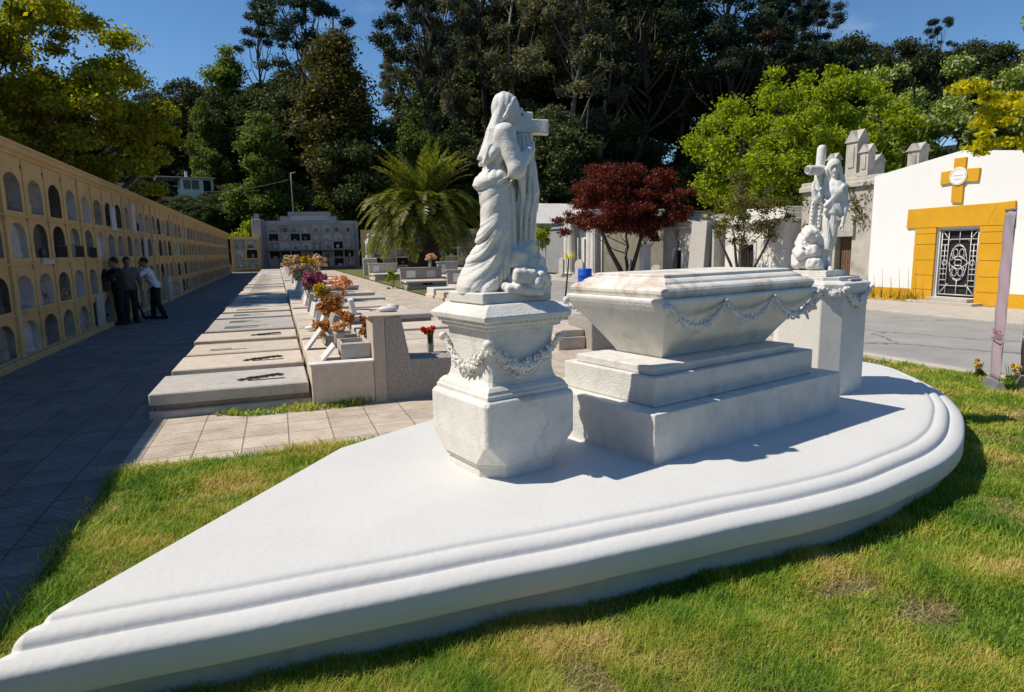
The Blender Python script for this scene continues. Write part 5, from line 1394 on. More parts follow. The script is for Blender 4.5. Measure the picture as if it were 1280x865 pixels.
for i, yy in enumerate((-1.95, -1.35, 1.35, 1.95)):
    q = MB(); V = []
    n = 32
    rl = []
    for z, r0 in ((.16, .27), (.30, .25), (1.9, .24), (3.45, .21)):
        rl.append([(-.55 + (r0 * (1 - .07 * (j % 2))) * math.cos(2 * math.pi * j / n), yy + (r0 * (1 - .07 * (j % 2))) * math.sin(2 * math.pi * j / n), z) for j in range(n)])
    q.rings(rl); q.lathe([(.34, 0), (.34, .08), (.29, .158)], (-.55, yy, 0), 20); q.lathe([(.22, 3.451), (.30, 3.56), (.33, 3.68)], (-.55, yy, 0), 20); q.build('column', M['pale_stone'], fc)
b = MB(); b.box(-.95, -.001, -2.35, 2.35, 3.681, 4.02, .02); b.build('portico', M['pale_stone'], fc)
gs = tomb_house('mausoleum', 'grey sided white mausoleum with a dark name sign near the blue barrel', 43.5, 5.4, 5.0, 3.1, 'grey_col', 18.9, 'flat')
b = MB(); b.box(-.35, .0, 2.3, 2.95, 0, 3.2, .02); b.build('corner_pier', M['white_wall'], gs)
b = MB(); b.box(-.05, -.002, .3, 2.0, 2.05, 2.55); b.build('sign', M['darkiron'], gs)
tomb_house('mausoleum', 'white many-panelled tomb house far behind the staked saplings', 51.0, 6.0, 5.0, 3.6, 'pale_stone', 19.6, 'gable', (.6, 1.0, 2.2))
tomb_house('mausoleum', 'cream tomb house farthest along the road, glimpsed beside the statue', 59.5, 6.0, 5.0, 3.4, 'white_wall', 20.0, 'step', (-1.2, 1.0, 2.2))
for i, (y, h, w) in enumerate(((27.9, .9, .5), (33.0, .85, 1.0), (35.0, .95, .6), (40.4, .9, .8), (24.2, .7, .7))):
    t = thing('headstone', ['low grey headstone at the foot of the memorial pillar', 'wide low headstone under the maple', 'narrow headstone between maple and columns', 'pale headstone before the columned mausoleum', 'mossy low headstone before the small stone chapel-tomb'][i], 'headstone', (16.3 - .2 * i % 1, y, .1))
    b = MB(); b.box(-.2, .2, -w / 2 - .1, w / 2 + .1, 0, .15, .01); b.build('base', M['slab_grey'], t)
    b = MB(); b.prism(arch_pts(0, .151, w, h, 8), (.12, 0, 0), (-.06, 0, 0), (0, 1, 0), (0, 0, 1)); bevel(b.build('stone', M['old_stone'], t), .008)

# ------------------------------------------------------------------ barrel, banners
bq = thing('barrel', 'blue plastic barrel standing on the verge by the road', 'barrel', (12.1, 24.3, 0))
b = MB(); b.lathe([(.26, 0), (.285, .03), (.285, .26), (.30, .28), (.30, .31), (.285, .33), (.285, .56), (.30, .58), (.30, .61), (.285, .63), (.285, .84), (.27, .88), (.25, .88), (.245, .84)], (0, 0, 0), 28); b.build('body', M['blue'], bq)
b = MB(); b.lathe([(.235, .825), (.235, .845), (.05, .85)], (0, 0, 0), 24); b.lathe([(.035, .85), (.035, .875)], (.13, 0, 0), 10); b.build('lid', M['blue'], bq)
def cloth_mat(name, c, c2):
    m, nt, N, L = _new(name)
    out = N.new('ShaderNodeOutputMaterial'); d = N.new('ShaderNodeBsdfDiffuse'); t = N.new('ShaderNodeBsdfTranslucent'); mx = N.new('ShaderNodeMixShader'); mx.inputs[0].default_value = .35
    tc = N.new('ShaderNodeTexCoord'); sp = N.new('ShaderNodeSeparateXYZ'); L.new(tc.outputs['Generated'], sp.inputs[0])
    r = _ramp(N, [(0.0, c), (0.75, c), (1.0, c2)]); L.new(sp.outputs['Z'], r.inputs[0])
    L.new(r.outputs[0], d.inputs['Color']); L.new(r.outputs[0], t.inputs['Color']); L.new(d.outputs[0], mx.inputs[1]); L.new(t.outputs[0], mx.inputs[2]); L.new(mx.outputs[0], out.inputs[0])
    return m
M['pink'] = cloth_mat('pale_pink_banner_cloth', (0.56, 0.44, 0.49), (0.46, 0.43, 0.46))
M['violet'] = cloth_mat('dark_violet_banner_cloth', (0.10, 0.065, 0.09), (0.06, 0.045, 0.06))
M['magenta'] = plain('magenta_print', (0.30, 0.05, 0.16), 0.8)
M['chrome'] = plain('brushed_metal', (0.55, 0.55, 0.56), 0.3, 0.8)
def banner(label, loc, rz, w, h, mat, text, tmat, tz, ts, lean=0.0):
    t = thing('banner', label, 'banner', loc, rz)
    n, m = 30, 6; V = []; F = []
    for i in range(n + 1):
        z = .14 + (h - .14) * i / n
        ww = w * (.90 + .10 * math.sin(math.pi * min(1, (i / n) * 1.05)))
        for j in range(m + 1):
            s_ = j / m - .5
            V.append((s_ * ww, .035 * math.cos(s_ * 3) * math.sin(math.pi * i / n) * 1.2 + .006 * math.sin(i * .9 + j), z))
    for i in range(n):
        for j in range(m): a = i * (m + 1) + j; F.append((a, a + 1, a + m + 2, a + m + 1))
    c = link('cloth', fast_mesh('banner_cloth', np.array(V), np.array(F), True), mat, t)
    sdm = c.modifiers.new('thickness', 'SOLIDIFY'); sdm.thickness = .002
    mb = MB(); mb.tube([(0, .05, .05), (0, .055, h + .02)], .009, 8); mb.build('pole', M['chrome'], t)
    mb = MB(); mb.box(-w * .46, w * .46, -.008, .016, h - .008, h + .012, .003); mb.build('top_rail', M['chrome'], t)
    mb = MB(); mb.prism([(-.075, 0), (.075, 0), (.06, .06), (.03, .135), (-.03, .135), (-.06, .06)], (w + .08, 0, 0), (-w / 2 - .04, .0, .0), (0, 1, 0), (0, 0, 1)); bevel(mb.build('base', M['chrome'], t), .012)
    for (tx, zz, sz) in text:
        cu = bpy.data.curves.new('lettering', 'FONT'); cu.body = tx; cu.size = sz * .48; cu.align_x = 'CENTER'; cu.extrude = .0008; cu.materials.append(tmat)
        tmp = bpy.data.objects.new('lettering', cu); COL.objects.link(tmp); bpy.context.view_layer.update()
        me = bpy.data.meshes.new_from_object(tmp.evaluated_get(bpy.context.evaluated_depsgraph_get())); bpy.data.objects.remove(tmp)
        o = link('lettering', me, tmat, c); o.location = (0, -.018, zz); o.rotation_euler = (RAD(90), 0, 0)
        ub = MB(); ub.box(-.13, .13, -.020, -.018, zz - .06, zz - .045); ub.build('underline', tmat, c)
    return t
va = math.atan2(4.9, 7.72)
bn = banner('narrow pale pink roll-up banner standing nearly edge-on at the lawn edge', (7.72, 4.93, 0), va - math.pi / 2 + RAD(-70), .30, 2.06, M['pink'], [('SENCE', .66, .17)], M['magenta'], .66, .17)
bn2 = banner('dark violet roll-up banner at the right edge of the lawn', (8.17, 4.86, 0), math.atan2(4.86, 8.17) - math.pi / 2 + RAD(-68), .42, 1.9, M['violet'], [], M['pink'], .6, .2)

mb = MB()
for zz, k in ((.75, 0), (.52, 1), (.98, 2)):
    mb.tube([(-.12 + .24 * i / 14, -.018, zz + .07 * math.sin(i * .75 + k) + .03 * math.cos(i * 1.9)) for i in range(15)], .007, 5)
mb.build('flourish', M['slab_white'], [c for c in bn2.children if c.name.startswith('cloth')][0])
# ================================================================== vegetation
G = lambda *s: s
M['lf_dark'] = leaf('dark_evergreen_leaves', [(0, (.022, .034, .010)), (.5, (.050, .068, .018)), (1, (.10, .112, .028))], .25)
M['lf_pine'] = leaf('pine_needles', [(0, (0.015, 0.030, 0.019)), (.6, (0.038, 0.065, 0.034)), (1, (0.068, 0.095, 0.042))], 0.2)
M['lf_mid'] = leaf('mid_green_leaves', [(0, (.045, .075, .016)), (.5, (.105, .15, .025)), (1, (.21, .24, .042))], .4)
M['lf_gold'] = leaf('golden_conifer_scales', [(0, (.040, .040, .010)), (.5, (.085, .078, .016)), (1, (.15, .13, .028))], .3)
M['lf_euc'] = leaf('olive_eucalyptus_leaves', [(0, (0.061, 0.072, 0.032)), (.5, (0.121, 0.121, 0.057)), (1, (0.243, 0.213, 0.101))], 0.35)
M['lf_bright'] = leaf('fresh_spring_leaves', [(0, (0.115, 0.161, 0.014)), (.5, (0.241, 0.299, 0.021)), (1, (0.414, 0.460, 0.037))], .5)
M['lf_yg'] = leaf('yellow_green_leaves', [(0, (0.084, 0.120, 0.014)), (.5, (0.228, 0.240, 0.019)), (1, (0.456, 0.396, 0.029))], .5)
M['lf_yel'] = leaf('golden_maple_leaves', [(0, (.22, .25, .008)), (.5, (.50, .46, .012)), (1, (.74, .62, .02))], .5)
M['lf_red'] = leaf('dark_red_maple_leaves', [(0, (.035, .008, .006)), (.5, (.10, .018, .011)), (.85, (.19, .040, .020)), (1, (.30, .085, .035))], .35)
M['lf_flower'] = leaf('leaves_with_cream_blossom', [(0, (.09, .14, .022)), (.5, (.20, .26, .035)), (.82, (.32, .36, .06)), (.86, (.60, .60, .36)), (1, (.74, .72, .48))], .45)
M['lf_twig'] = leaf('sparse_olive_leaves', [(0, (.07, .065, .018)), (.5, (.13, .125, .025)), (1, (.20, .18, .05))], .35)
M['lf_palm'] = leaf('palm_leaflets', [(0, (.06, .095, .016)), (.5, (.15, .19, .026)), (.8, (.28, .27, .035)), (1, (.42, .33, .05))], .4, .35)
M['lf_brown'] = leaf('dead_needles', [(0, (.07, .035, .02)), (1, (.16, .08, .045))], .2)

def branchy(mb, base, tip, r0, limbs, r, bend=.06):
    """tapered trunk from base to tip and limbs reaching to the given points"""
    base, tip = np.array(base, float), np.array(tip, float); n = 8
    H = np.linalg.norm(tip - base)
    P = [base + (tip - base) * i / n + (r.normal(size=3) * H * bend * .25 * math.sin(math.pi * i / n) * np.array([1, 1, 0])) for i in range(n + 1)]
    mb.tube(P, [r0 * (1.25 if i == 0 else 1) * (1 - .86 * i / n) for i in range(n + 1)], 8, False)
    for L in limbs:
        L = np.array(L, float)
        hgt = np.clip((L[2] - base[2]) / max(H, .1) - .18 - .3 * np.linalg.norm((L - base)[:2]) / max(H, .1), .12, .93)
        k = hgt * n; i = int(k); s_ = P[i] + (P[min(i + 1, n)] - P[i]) * (k - i)
        rb = r0 * (1 - .86 * hgt) * .5
        m = s_ + (L - s_) * .5 + np.array([0, 0, -.06 * np.linalg.norm(L - s_)]) + r.normal(size=3) * np.linalg.norm(L - s_) * .06
        mb.tube([s_, (s_ + m) / 2 + r.normal(size=3) * .02 * np.linalg.norm(L - s_), m, L], [rb, rb * .8, rb * .55, rb * .15], 5, False)
def crown_clumps(r, n, c, rad, cr, shape='ell', holes=.0):
    """clump centres filling an uneven crown; c centre, rad radii, cr clump radius range"""
    o = []
    lob = [(unit(1, r)[0], r.uniform(.7, 1.15)) for _ in range(9)]
    while len(o) < n:
        u = unit(1, r)[0]; q = r.random() ** .45
        k = 1.0
        for d, s_ in lob: k *= 1 + (s_ - 1) * max(0, u @ d) ** 3
        p = np.array(c) + u * np.array(rad) * q * k
        if shape == 'cone':
            t = (p[2] - (c[2] - rad[2])) / (2 * rad[2]); lim = max(.10, 1.10 - t) * 1.05
            p[:2] = np.array(c)[:2] + (p[:2] - np.array(c)[:2]) * lim
        o.append((*p, r.uniform(*cr)))
    return np.array(o)
def tree(name, label, loc, seed, trunk_tip, r0, clumps, nleaf, size, lm, bm_='bark', group=None, limbs=14, shell=.35, squash=.75, aspect=.55, bias=.3, axis=None, rz=0.0, trunk_parts=None):
    r = np.random.default_rng(seed)
    t = thing(name, label, 'tree', loc, rz, group)
    mb = MB()
    L = [clumps[i][:3] for i in r.choice(len(clumps), min(limbs, len(clumps)), replace=False)]
    branchy(mb, (0, 0, -.3), trunk_tip, r0, L, r)
    if trunk_parts: trunk_parts(mb, r)
    mb.build('trunk', M[bm_], t)
    link('crown', cloud_mesh('crown', clumps, nleaf, size, r, shell, squash, bias, aspect, axis), M[lm], t)
    return t

# ---------------------------------------------------------------- forest kinds on the hill (copied)
kinds = {}
def base_tree(key, *a, **k):
    t = tree(*a, **k); kinds[key] = t; return t
def rt(s): return np.random.default_rng(s)
def layered(r, h0, h1, rmax, n, up=.15):
    o = []
    for i in range(n):
        t = r.random() ** .9; z = h0 + (h1 - h0) * t; R = rmax * (1 - .55 * t) * r.uniform(.35, 1.0); a = r.uniform(0, 6.28)
        o.append((R * math.cos(a), R * math.sin(a), z + up * R, r.uniform(.9, 1.7)))
    return np.array(o)
far = (0, 0, 0)
r = rt(101); c1 = layered(r, 15, 30, 6.5, 46); base_tree('pine', 'pine_tree', 'tall dark pine', far, 101, (.4, 0, 30), .45, c1, 16000, 0.42, 'lf_pine', limbs=34, squash=.55, aspect=.3)
r = rt(102); c2 = layered(r, 19, 33, 5.0, 34); base_tree('pine2', 'pine_tree', 'tall dark pine', far, 102, (-1.2, .3, 32), .42, c2, 13000, 0.42, 'lf_pine', limbs=28, squash=.5, aspect=.3)
r = rt(103); c3 = crown_clumps(r, 60, (0, 0, 10.5), (4.6, 4.6, 9.5), (1.1, 2.0), 'cone'); base_tree('conifer', 'conifer_tree', 'conifer', far, 103, (0, 0, 19), .4, c3, 34000, 0.30, 'lf_gold', limbs=10, squash=.9)
r = rt(104); c4 = crown_clumps(r, 60, (0, 0, 9.5), (6.2, 6.2, 7.5), (1.2, 2.3)); base_tree('broad', 'broadleaf_tree', 'broadleaf', far, 104, (0, 0, 13), .4, c4, 30000, 0.36, 'lf_dark', limbs=16)
r = rt(105); c5 = crown_clumps(r, 60, (0, 0, 9.0), (5.0, 5.0, 8.0), (1.0, 1.9), 'cone'); base_tree('green', 'broadleaf_tree', 'green', far, 105, (0, 0, 14), .35, c5, 30000, 0.33, 'lf_mid', limbs=14)
r = rt(106); c6 = np.concatenate([layered(r, 12, 29, 5.2, 44, .3), layered(r, 5, 14, 3.0, 10)]); base_tree('euc', 'eucalyptus_tree', 'euc', far, 106, (1.5, .5, 28), .38, c6, 17000, 0.42, 'lf_euc', 'bark_pale', limbs=16, squash=.8, aspect=.35)
used = set()
def plant(key, px, topy, depth, hscale, label, group, wide=1.0, gz=None, seed=0):
    """stand a copy where a pixel column meets a distance; its height follows from the top seen"""
    p = deep(px, 310, depth); z0 = float(hill(p[0], p[1])) - .2
    top = deep(px, topy, depth)[2]
    src = kinds[key]; H0 = {'pine': 31.0, 'pine2': 34, 'conifer': 20.2, 'broad': 17.8, 'green': 17.6, 'euc': 31}[key]
    s = max(.25, (top - z0) / H0) if hscale is None else hscale
    if key in used: t = copy_tree(src)
    else: t = src; used.add(key)
    t.location = (p[0], p[1], z0); t.rotation_euler = (0, 0, (px * 1.7 + depth) % 6.28); t.scale = (s * wide, s * wide, s)
    t['label'] = label; t['group'] = group
    return t
FG = 'trees of the wood on the hill'
P_ = 'tall dark pine with bare trunk in the thick of the wood on the hill'
for i, (k, px, ty, d, w, lab) in enumerate((
    ('pine', 395, -70, 95, 1.0, 'tall dark pine whose crown overhangs the open sky left of the statue'),
    ('pine2', 345, -20, 118, 1.0, 'thin pine leaning over the sky gap at upper left'),
    ('conifer', 432, 18, 84, 1.15, 'golden green conifer standing directly left of the palm'),
    ('green', 340, 130, 78, 1.15, 'leafy yellow-green tree behind the grey columbarium'),
    ('green', 300, 55, 104, 1.0, 'mid green tree at the top of the slope beside the sky gap'),
    ('broad', 245, 92, 100, 1.0, 'rounded dark tree above the house on the slope'),
    ('broad', 205, 108, 112, 1.0, 'dark tree at the left end of the wooded ridge'),
    ('green', 268, 118, 92, .9, 'olive brown tree just right of the hillside house'),
    ('green', 522, 125, 80, .9, 'low bright bushy tree rising just above the palm'),
    ('euc', 500, 62, 124, .8, 'small far pine in the sky gap above the palm'),
    ('pine', 540, -95, 92, .9, 'tall bare-trunked pine nearest left of the statue head'),
    ('pine2', 500, 70, 132, .9, 'short pine far behind in the sky gap'),
    ('euc', 575, -60, 100, .8, 'pale trunked eucalyptus behind the statue head'),
    ('pine2', 612, -110, 104, 1.1, 'dense pine rising above the statue head'),
    ('euc', 650, -70, 92, 1.0, 'eucalyptus with pale twigs right above the cross'),
    ('euc', 705, -60, 88, 1.15, 'broad olive eucalyptus between the statue and the red maple'),
    ('euc', 745, -40, 96, 1.0, 'olive eucalyptus above the left side of the red maple'),
    ('pine', 800, -110, 98, 1.1, 'dark pine above the red maple'),
    ('pine2', 846, -85, 110, 1.0, 'thin dark pine beside the right sky gap'),
    ('pine', 905, -70, 96, 1.1, 'dark pine right of the sky gap'),
    ('pine2', 955, -35, 104, 1.2, 'broad dark pine above the bright green tree'),
    ('pine', 1010, 20, 106, 1.1, 'dark pine where the ridge starts to fall to the right'),
    ('broad', 1060, 36, 112, 1.0, 'rounded dark tree on the falling ridge line'),
    ('broad', 1110, 44, 118, 1.0, 'dark ridge tree above the blossoming tree'),
    ('pine', 1155, 34, 128, .8, 'lone pointed pine top on the right-hand ridge'),
    ('broad', 1190, 50, 125, 1.1, 'dark ridge tree near the right edge'),
    ('broad', 1240, 52, 120, 1.1, 'last dark ridge tree at the right edge'),
    ('broad', 1290, 40, 118, 1.1, 'dark ridge tree cut by the right edge'),
    ('broad', 160, 128, 108, 1.0, 'dark tree partly behind the yellow-green tree'),
    ('broad', 100, 120, 106, 1.0, 'dark tree hidden deep behind the yellow-green tree'),
    ('broad', 40, 110, 100, 1.0, 'dark tree at the left edge behind the wall'))):
    plant(k, px, ty, d, None, lab, FG, w)
uu = rt(9)
for i in range(34):                                           # the dark lower storey of the wood
    px = 185 + i * 26 + uu.uniform(-9, 9)
    if 190 < px < 285 : ty = uu.uniform(225, 250)
    else: ty = uu.uniform(120, 215)
    plant('broad' if i % 3 else 'green' if px < 480 else 'broad', px, ty, uu.uniform(83, 104) if i % 2 else uu.uniform(104, 118), None, 'dark undergrowth tree filling the lower storey of the wood', 'undergrowth trees of the wood', 1.25)
for i, (px, ty, dd) in enumerate(((196, 150, 112), (222, 158, 108), (250, 165, 112), (276, 150, 108), (296, 160, 100), (180, 160, 100), (150, 150, 112), (120, 160, 110), (90, 150, 112), (60, 150, 110), (330, 110, 100), (352, 95, 108), (372, 80, 112), (392, 100, 100), (290, 100, 112), (415, 110, 104), (212, 246, 84), (236, 237, 80), (258, 239, 80), (272, 238, 82), (290, 225, 86), (190, 215, 88))):
    plant('broad', px, ty, dd, None, 'dark undergrowth tree around the house on the slope', 'undergrowth trees around the house', 1.5)
for i in range(34):
    px = 448 + i * 19 + uu.uniform(-9, 9)
    if 815 < px < 900 or 420 < px < 535: continue
    plant(['broad', 'pine2', 'broad', 'euc'][i % 4], px, uu.uniform(-40, 70) if px < 1000 else uu.uniform(45, 80), uu.uniform(112, 140), None, 'dark tree deep in the wood seen between the nearer trunks', 'deep trees of the wood', 1.3)

# dead brown bough caught in the dark pines
t = thing('dead_branch', 'dead reddish brown bough hanging in the dark pines above the bright tree', 'branch', deep(962, 42, 84))
r = rt(60); c = crown_clumps(r, 8, (0, 0, 0), (1.6, 1.2, 1.2), (.5, .9)); link('foliage', cloud_mesh('foliage', c, 900, .4, r), M['lf_brown'], t)
mb = MB(); mb.tube([(2.2, .5, -1.5), (.8, 0, -.3), (-1.4, 0, .9)], [.12, .08, .02], 5); mb.build('bough', M['bark'], t)

# ---------------------------------------------------------------- nearer trees, each built on its own
r = rt(201); c = np.concatenate([crown_clumps(r, 190, (0.0, 0, 7.2), (5.5, 4.8, 4.7), (.55, 1.15)), crown_clumps(r, 40, (4.0, -.6, 5.5), (1.7, 2.2, 2.2), (.45, .9)), crown_clumps(r, 12, (4.9, -.2, 5.1), (1.2, 1.5, .8), (.35, .6)), crown_clumps(r, 12, (1.5, -1, 10.4), (3.2, 3, 1.6), (.4, .8))])
tree('broadleaf_tree', 'spreading yellow-green tree growing behind the near end of the niche wall', (-8.3, 23.8, 0), 201, (.6, 0, 10.4), .30, c, 150000, .14, 'lf_yg', limbs=34, shell=.2, squash=.45)
r = rt(202); c = crown_clumps(r, 26, (0, 0, 4.4), (1.25, 1.25, 1.9), (.35, .6))
tree('evergreen_bush', 'rounded dark green evergreen just behind the niche wall at the left edge', (-7.35, 18.6, 0), 202, (0, 0, 5), .14, c, 9000, .14, 'lf_dark', limbs=8)
r = rt(203); c = np.concatenate([crown_clumps(r, 190, (0.3, 0, 6.2), (5.5, 4.6, 4.4), (.45, 1.05)), crown_clumps(r, 16, (-2.8, -1, 3.3), (1.8, 1.8, 1.0), (.4, .7))])
tree('broadleaf_tree', 'bright spring-green tree behind the stepped-roof mausoleum', (23.6, 25.0, 0), 203, (0, 0, 8.8), .30, c, 80000, .18, 'lf_bright', limbs=30, shell=.25, squash=.7)
r = rt(204); c = crown_clumps(r, 70, (0, 0, 8.2), (5.4, 5.0, 5.4), (.6, 1.15))
tree('blossoming_tree', 'tree with cream blossom clusters behind the bright green tree', (38.5, 31.0, 0), 204, (0, 0, 12), .32, c, 42000, .24, 'lf_flower', limbs=20)
for i, (x, y, s, lab) in enumerate(((43, 25.5, 1.0, 'green tree with pale sprays behind the chapel pinnacles'), (46, 19, .95, 'green leafy tree above the white mausoleum roof'), (50, 27, 1.15, 'tall green tree rising highest above the white mausoleum'), (52, 15, .9, 'green tree above the right end of the mausoleum roof'), (34, 38, .75, 'dark green tree between the bright tree and the wood'))):
    r = rt(210 + i); c = crown_clumps(r, 60, (0, 0, 8.5 * s), (5.6 * s, 5.2 * s, 5.6 * s), (.7, 1.3))
    tree('broadleaf_tree', lab, (x, y, 0), 210 + i, (0, 0, 12 * s), .3, c, 34000, .25, 'lf_flower' if i in (0, 2) else ('lf_mid' if i < 4 else 'lf_dark'), limbs=14, group='leafy trees behind the mausoleum')
# bushy olive tree with several stems
def stems(mb, r):
    for a, L in ((.6, 2.4), (-.7, 2.2), (2.4, 2.5), (-2.3, 2.1), (1.4, 2.6)):
        q = [np.array([0, 0, -.1])]
        for i in range(5): q.append(q[-1] + np.array([math.cos(a) * .22, math.sin(a) * .22, L / 5]) + r.normal(size=3) * .05)
        mb.tube(q, [.075, .065, .055, .045, .03, .015], 6, False)
r = rt(220); c = crown_clumps(r, 40, (0, 0, 2.9), (1.75, 1.7, 1.55), (.28, .5))
tree('small_tree', 'loose olive many-stemmed small tree left of the far statue', (16.0, 19.3, .1), 220, (0, 0, 2.8), .07, c, 5200, .11, 'lf_twig', limbs=26, shell=.1, trunk_parts=stems)
# red maple
def vtrunk(mb, r):
    mb.tube([(0, 0, -.2), (-.25, .1, .6), (-.75, .2, 1.5), (-1.2, .3, 2.6)], [.15, .12, .10, .05], 7, False); mb.tube([(0, 0, -.2), (.35, -.1, .7), (.6, -.2, 1.7), (.9, -.2, 2.9)], [.14, .11, .09, .05], 7, False)
r = rt(230); c = np.concatenate([crown_clumps(r, 110, (-.1, 0, 4.0), (2.7, 2.5, 1.95), (.42, .8)), crown_clumps(r, 30, (.2, 0, 2.7), (2.0, 2.0, .6), (.4, .6)), crown_clumps(r, 16, (-2.3, .3, 2.75), (1.3, 1.3, .65), (.3, .5)), crown_clumps(r, 10, (1.7, 0, 2.6), (.9, 1.2, .8), (.3, .5))])
tree('maple_tree', 'dark red Japanese maple with forked trunk in front of the tombs', (15.6, 27.0, .1), 230, (.2, 0, 3.6), .10, c, 52000, .12, 'lf_red', limbs=6, trunk_parts=vtrunk, squash=.6)
r = rt(231); c = crown_clumps(r, 24, (0, 0, 3.6), (1.0, 1.0, 1.3), (.28, .5))
tree('maple_tree', 'smaller brownish red maple with pale trunk right of the big red one', (17.0, 25.2, .1), 231, (.3, 0, 4.2), .08, c, 5000, .12, 'lf_red', 'bark_pale', limbs=14)
# golden maple at the right edge
r = rt(240); c = np.concatenate([crown_clumps(r, 60, (0, 0, 5.0), (3.0, 2.7, 2.1), (.28, .6)), crown_clumps(r, 14, (-2.2, 1.5, 4.3), (1.1, 1.0, .5), (.22, .42)), crown_clumps(r, 8, (-2.3, 1.6, 3.5), (.8, .7, .25), (.16, .3))])
tree('maple_tree', 'golden yellow maple leaning in over the white mausoleum from the right', (15.7, 7.3, .1), 240, (-.2, .2, 6.2), .10, c, 26000, .11, 'lf_yel', limbs=8, shell=.15, squash=.45, aspect=.7)
# saplings and cordyline
r = rt(250); c = crown_clumps(r, 12, (0, 0, 2.25), (.55, .55, .62), (.16, .3))
tree('sapling', 'thin staked sapling with light green leaves near the statue', (10.9, 26.5, 0), 250, (0, 0, 2.4), .035, c, 900, .12, 'lf_bright', limbs=8)
r = rt(251); c = crown_clumps(r, 14, (0, 0, 2.6), (.7, .7, .8), (.18, .32))
tree('sapling', 'taller sapling with airy pale leaves beside the statue robe', (15.3, 36.0, .1), 251, (0, 0, 2.9), .04, c, 900, .13, 'lf_mid', limbs=8)
def blades(mb, r, base, n, L, w, droop):
    for i in range(n):
        a = r.uniform(0, 6.28); e = r.uniform(.15, 1.35); q = []
        for k in range(5):
            t = k / 4; rad = L * t * math.cos(e) * (1 + .2 * t); z = L * (t * math.sin(e) - droop * t * t)
            q.append((base[0] + rad * math.cos(a), base[1] + rad * math.sin(a), base[2] + z, w * (1 - t) + .002))
        sx, sy = -math.sin(a), math.cos(a)
        V = []; F = []
        for (x, y, z, ww) in q: V += [(x - sx * ww, y - sy * ww, z), (x + sx * ww, y + sy * ww, z)]
        for k in range(4): F.append((2 * k, 2 * k + 1, 2 * k + 3, 2 * k + 2))
        mb.add(V, F)
r = rt(252); t = thing('cordyline', 'single-stemmed yellow-tufted cordyline on a leaning dark stem near the statue', 'plant', (9.35, 20.2, 0))
mb = MB(); mb.tube([(-.05, 0, -.1), (.02, 0, .6), (.10, .02, 1.35)], [.035, .03, .025], 7); mb.build('stem', M['bark'], t)
mb = MB(); blades(mb, r, (.10, .02, 1.35), 34, .42, .016, .25); mb.build('tuft', M['lf_yel'], t)
# ---------------------------------------------------------------- palm
r = rt(260); pl = thing('palm_tree', 'large golden green date palm with thick dark trunk beyond the graves', 'palm', (9.6, 44.0, 0))
mb = MB()
rl = []
for i in range(15):
    z = 3.7 * i / 14; R = 1.0 + .06 * math.sin(i * .5) + .22 * max(0, (z - 2.0))
    rl.append((R + .07 * (i % 2), z))
mb.lathe(rl, (0, 0, -.05), 18, False)
for i in range(210):
    z = r.uniform(.2, 3.7); a = r.uniform(0, 6.28); R = 1.02 + .22 * max(0, z - 2.0)
    Mx = Matrix.Translation((R * math.cos(a), R * math.sin(a), z)) @ Matrix.Rotation(a, 4, 'Z') @ Matrix.Rotation(RAD(-35), 4, 'Y'); mb.tbox(Mx, .24, .26, .15)
mb.build('trunk', M['bark'], pl)
fm = MB()
for i in range(190):
    a = r.uniform(0, 6.28); e = .02 + 1.33 * r.random() ** 1.25; L = r.uniform(4.3, 5.3) * (1 - .12 * max(0, e - .9))
    P_l = []; d = np.array([math.cos(e) * math.cos(a), math.cos(e) * math.sin(a), math.sin(e)]); p = np.array([0, 0, 3.95]) + d * .35
    for k in range(13):
        P_l.append(p.copy()); d = d + np.array([0, 0, -(.10 + .012 * k) * (1.0 if e < 1.0 else .55)]); d /= np.linalg.norm(d); p = p + d * L / 12
    fm.tube(P_l, [.05 * (1 - .9 * k / 12) for k in range(13)], 4, False)
    for k in range(2, 37):
        t = k / 37 * 12; i0 = min(int(t), 11); q = P_l[i0] + (P_l[i0 + 1] - P_l[i0]) * (t - i0); tg = P_l[i0 + 1] - P_l[i0]; tg /= np.linalg.norm(tg)
        sd = np.cross(tg, (0, 0, 1)); sd /= np.linalg.norm(sd) + 1e-6; up = np.cross(sd, tg)
        ll = (.72 * math.sin(math.pi * min(1, .18 + .82 * k / 37)) + .12)
        for sg in (-1, 1):
            dr = tg * .72 + sd * sg * .75 + up * .18 + r.normal(size=3) * .06; dr /= np.linalg.norm(dr)
            e1 = q + dr * ll * .55; e2 = q + dr * ll + np.array([0, 0, -.10 * ll])
            w = np.cross(dr, up) ; w = w / (np.linalg.norm(w) + 1e-6) * .05
            fm.add([q - tg * .03, q + tg * .03, e1 + tg * .04, e2, e1 - tg * .04], [(0, 1, 2, 3, 4)])
fr_ = fm.build('fronds', M['lf_palm'], pl)

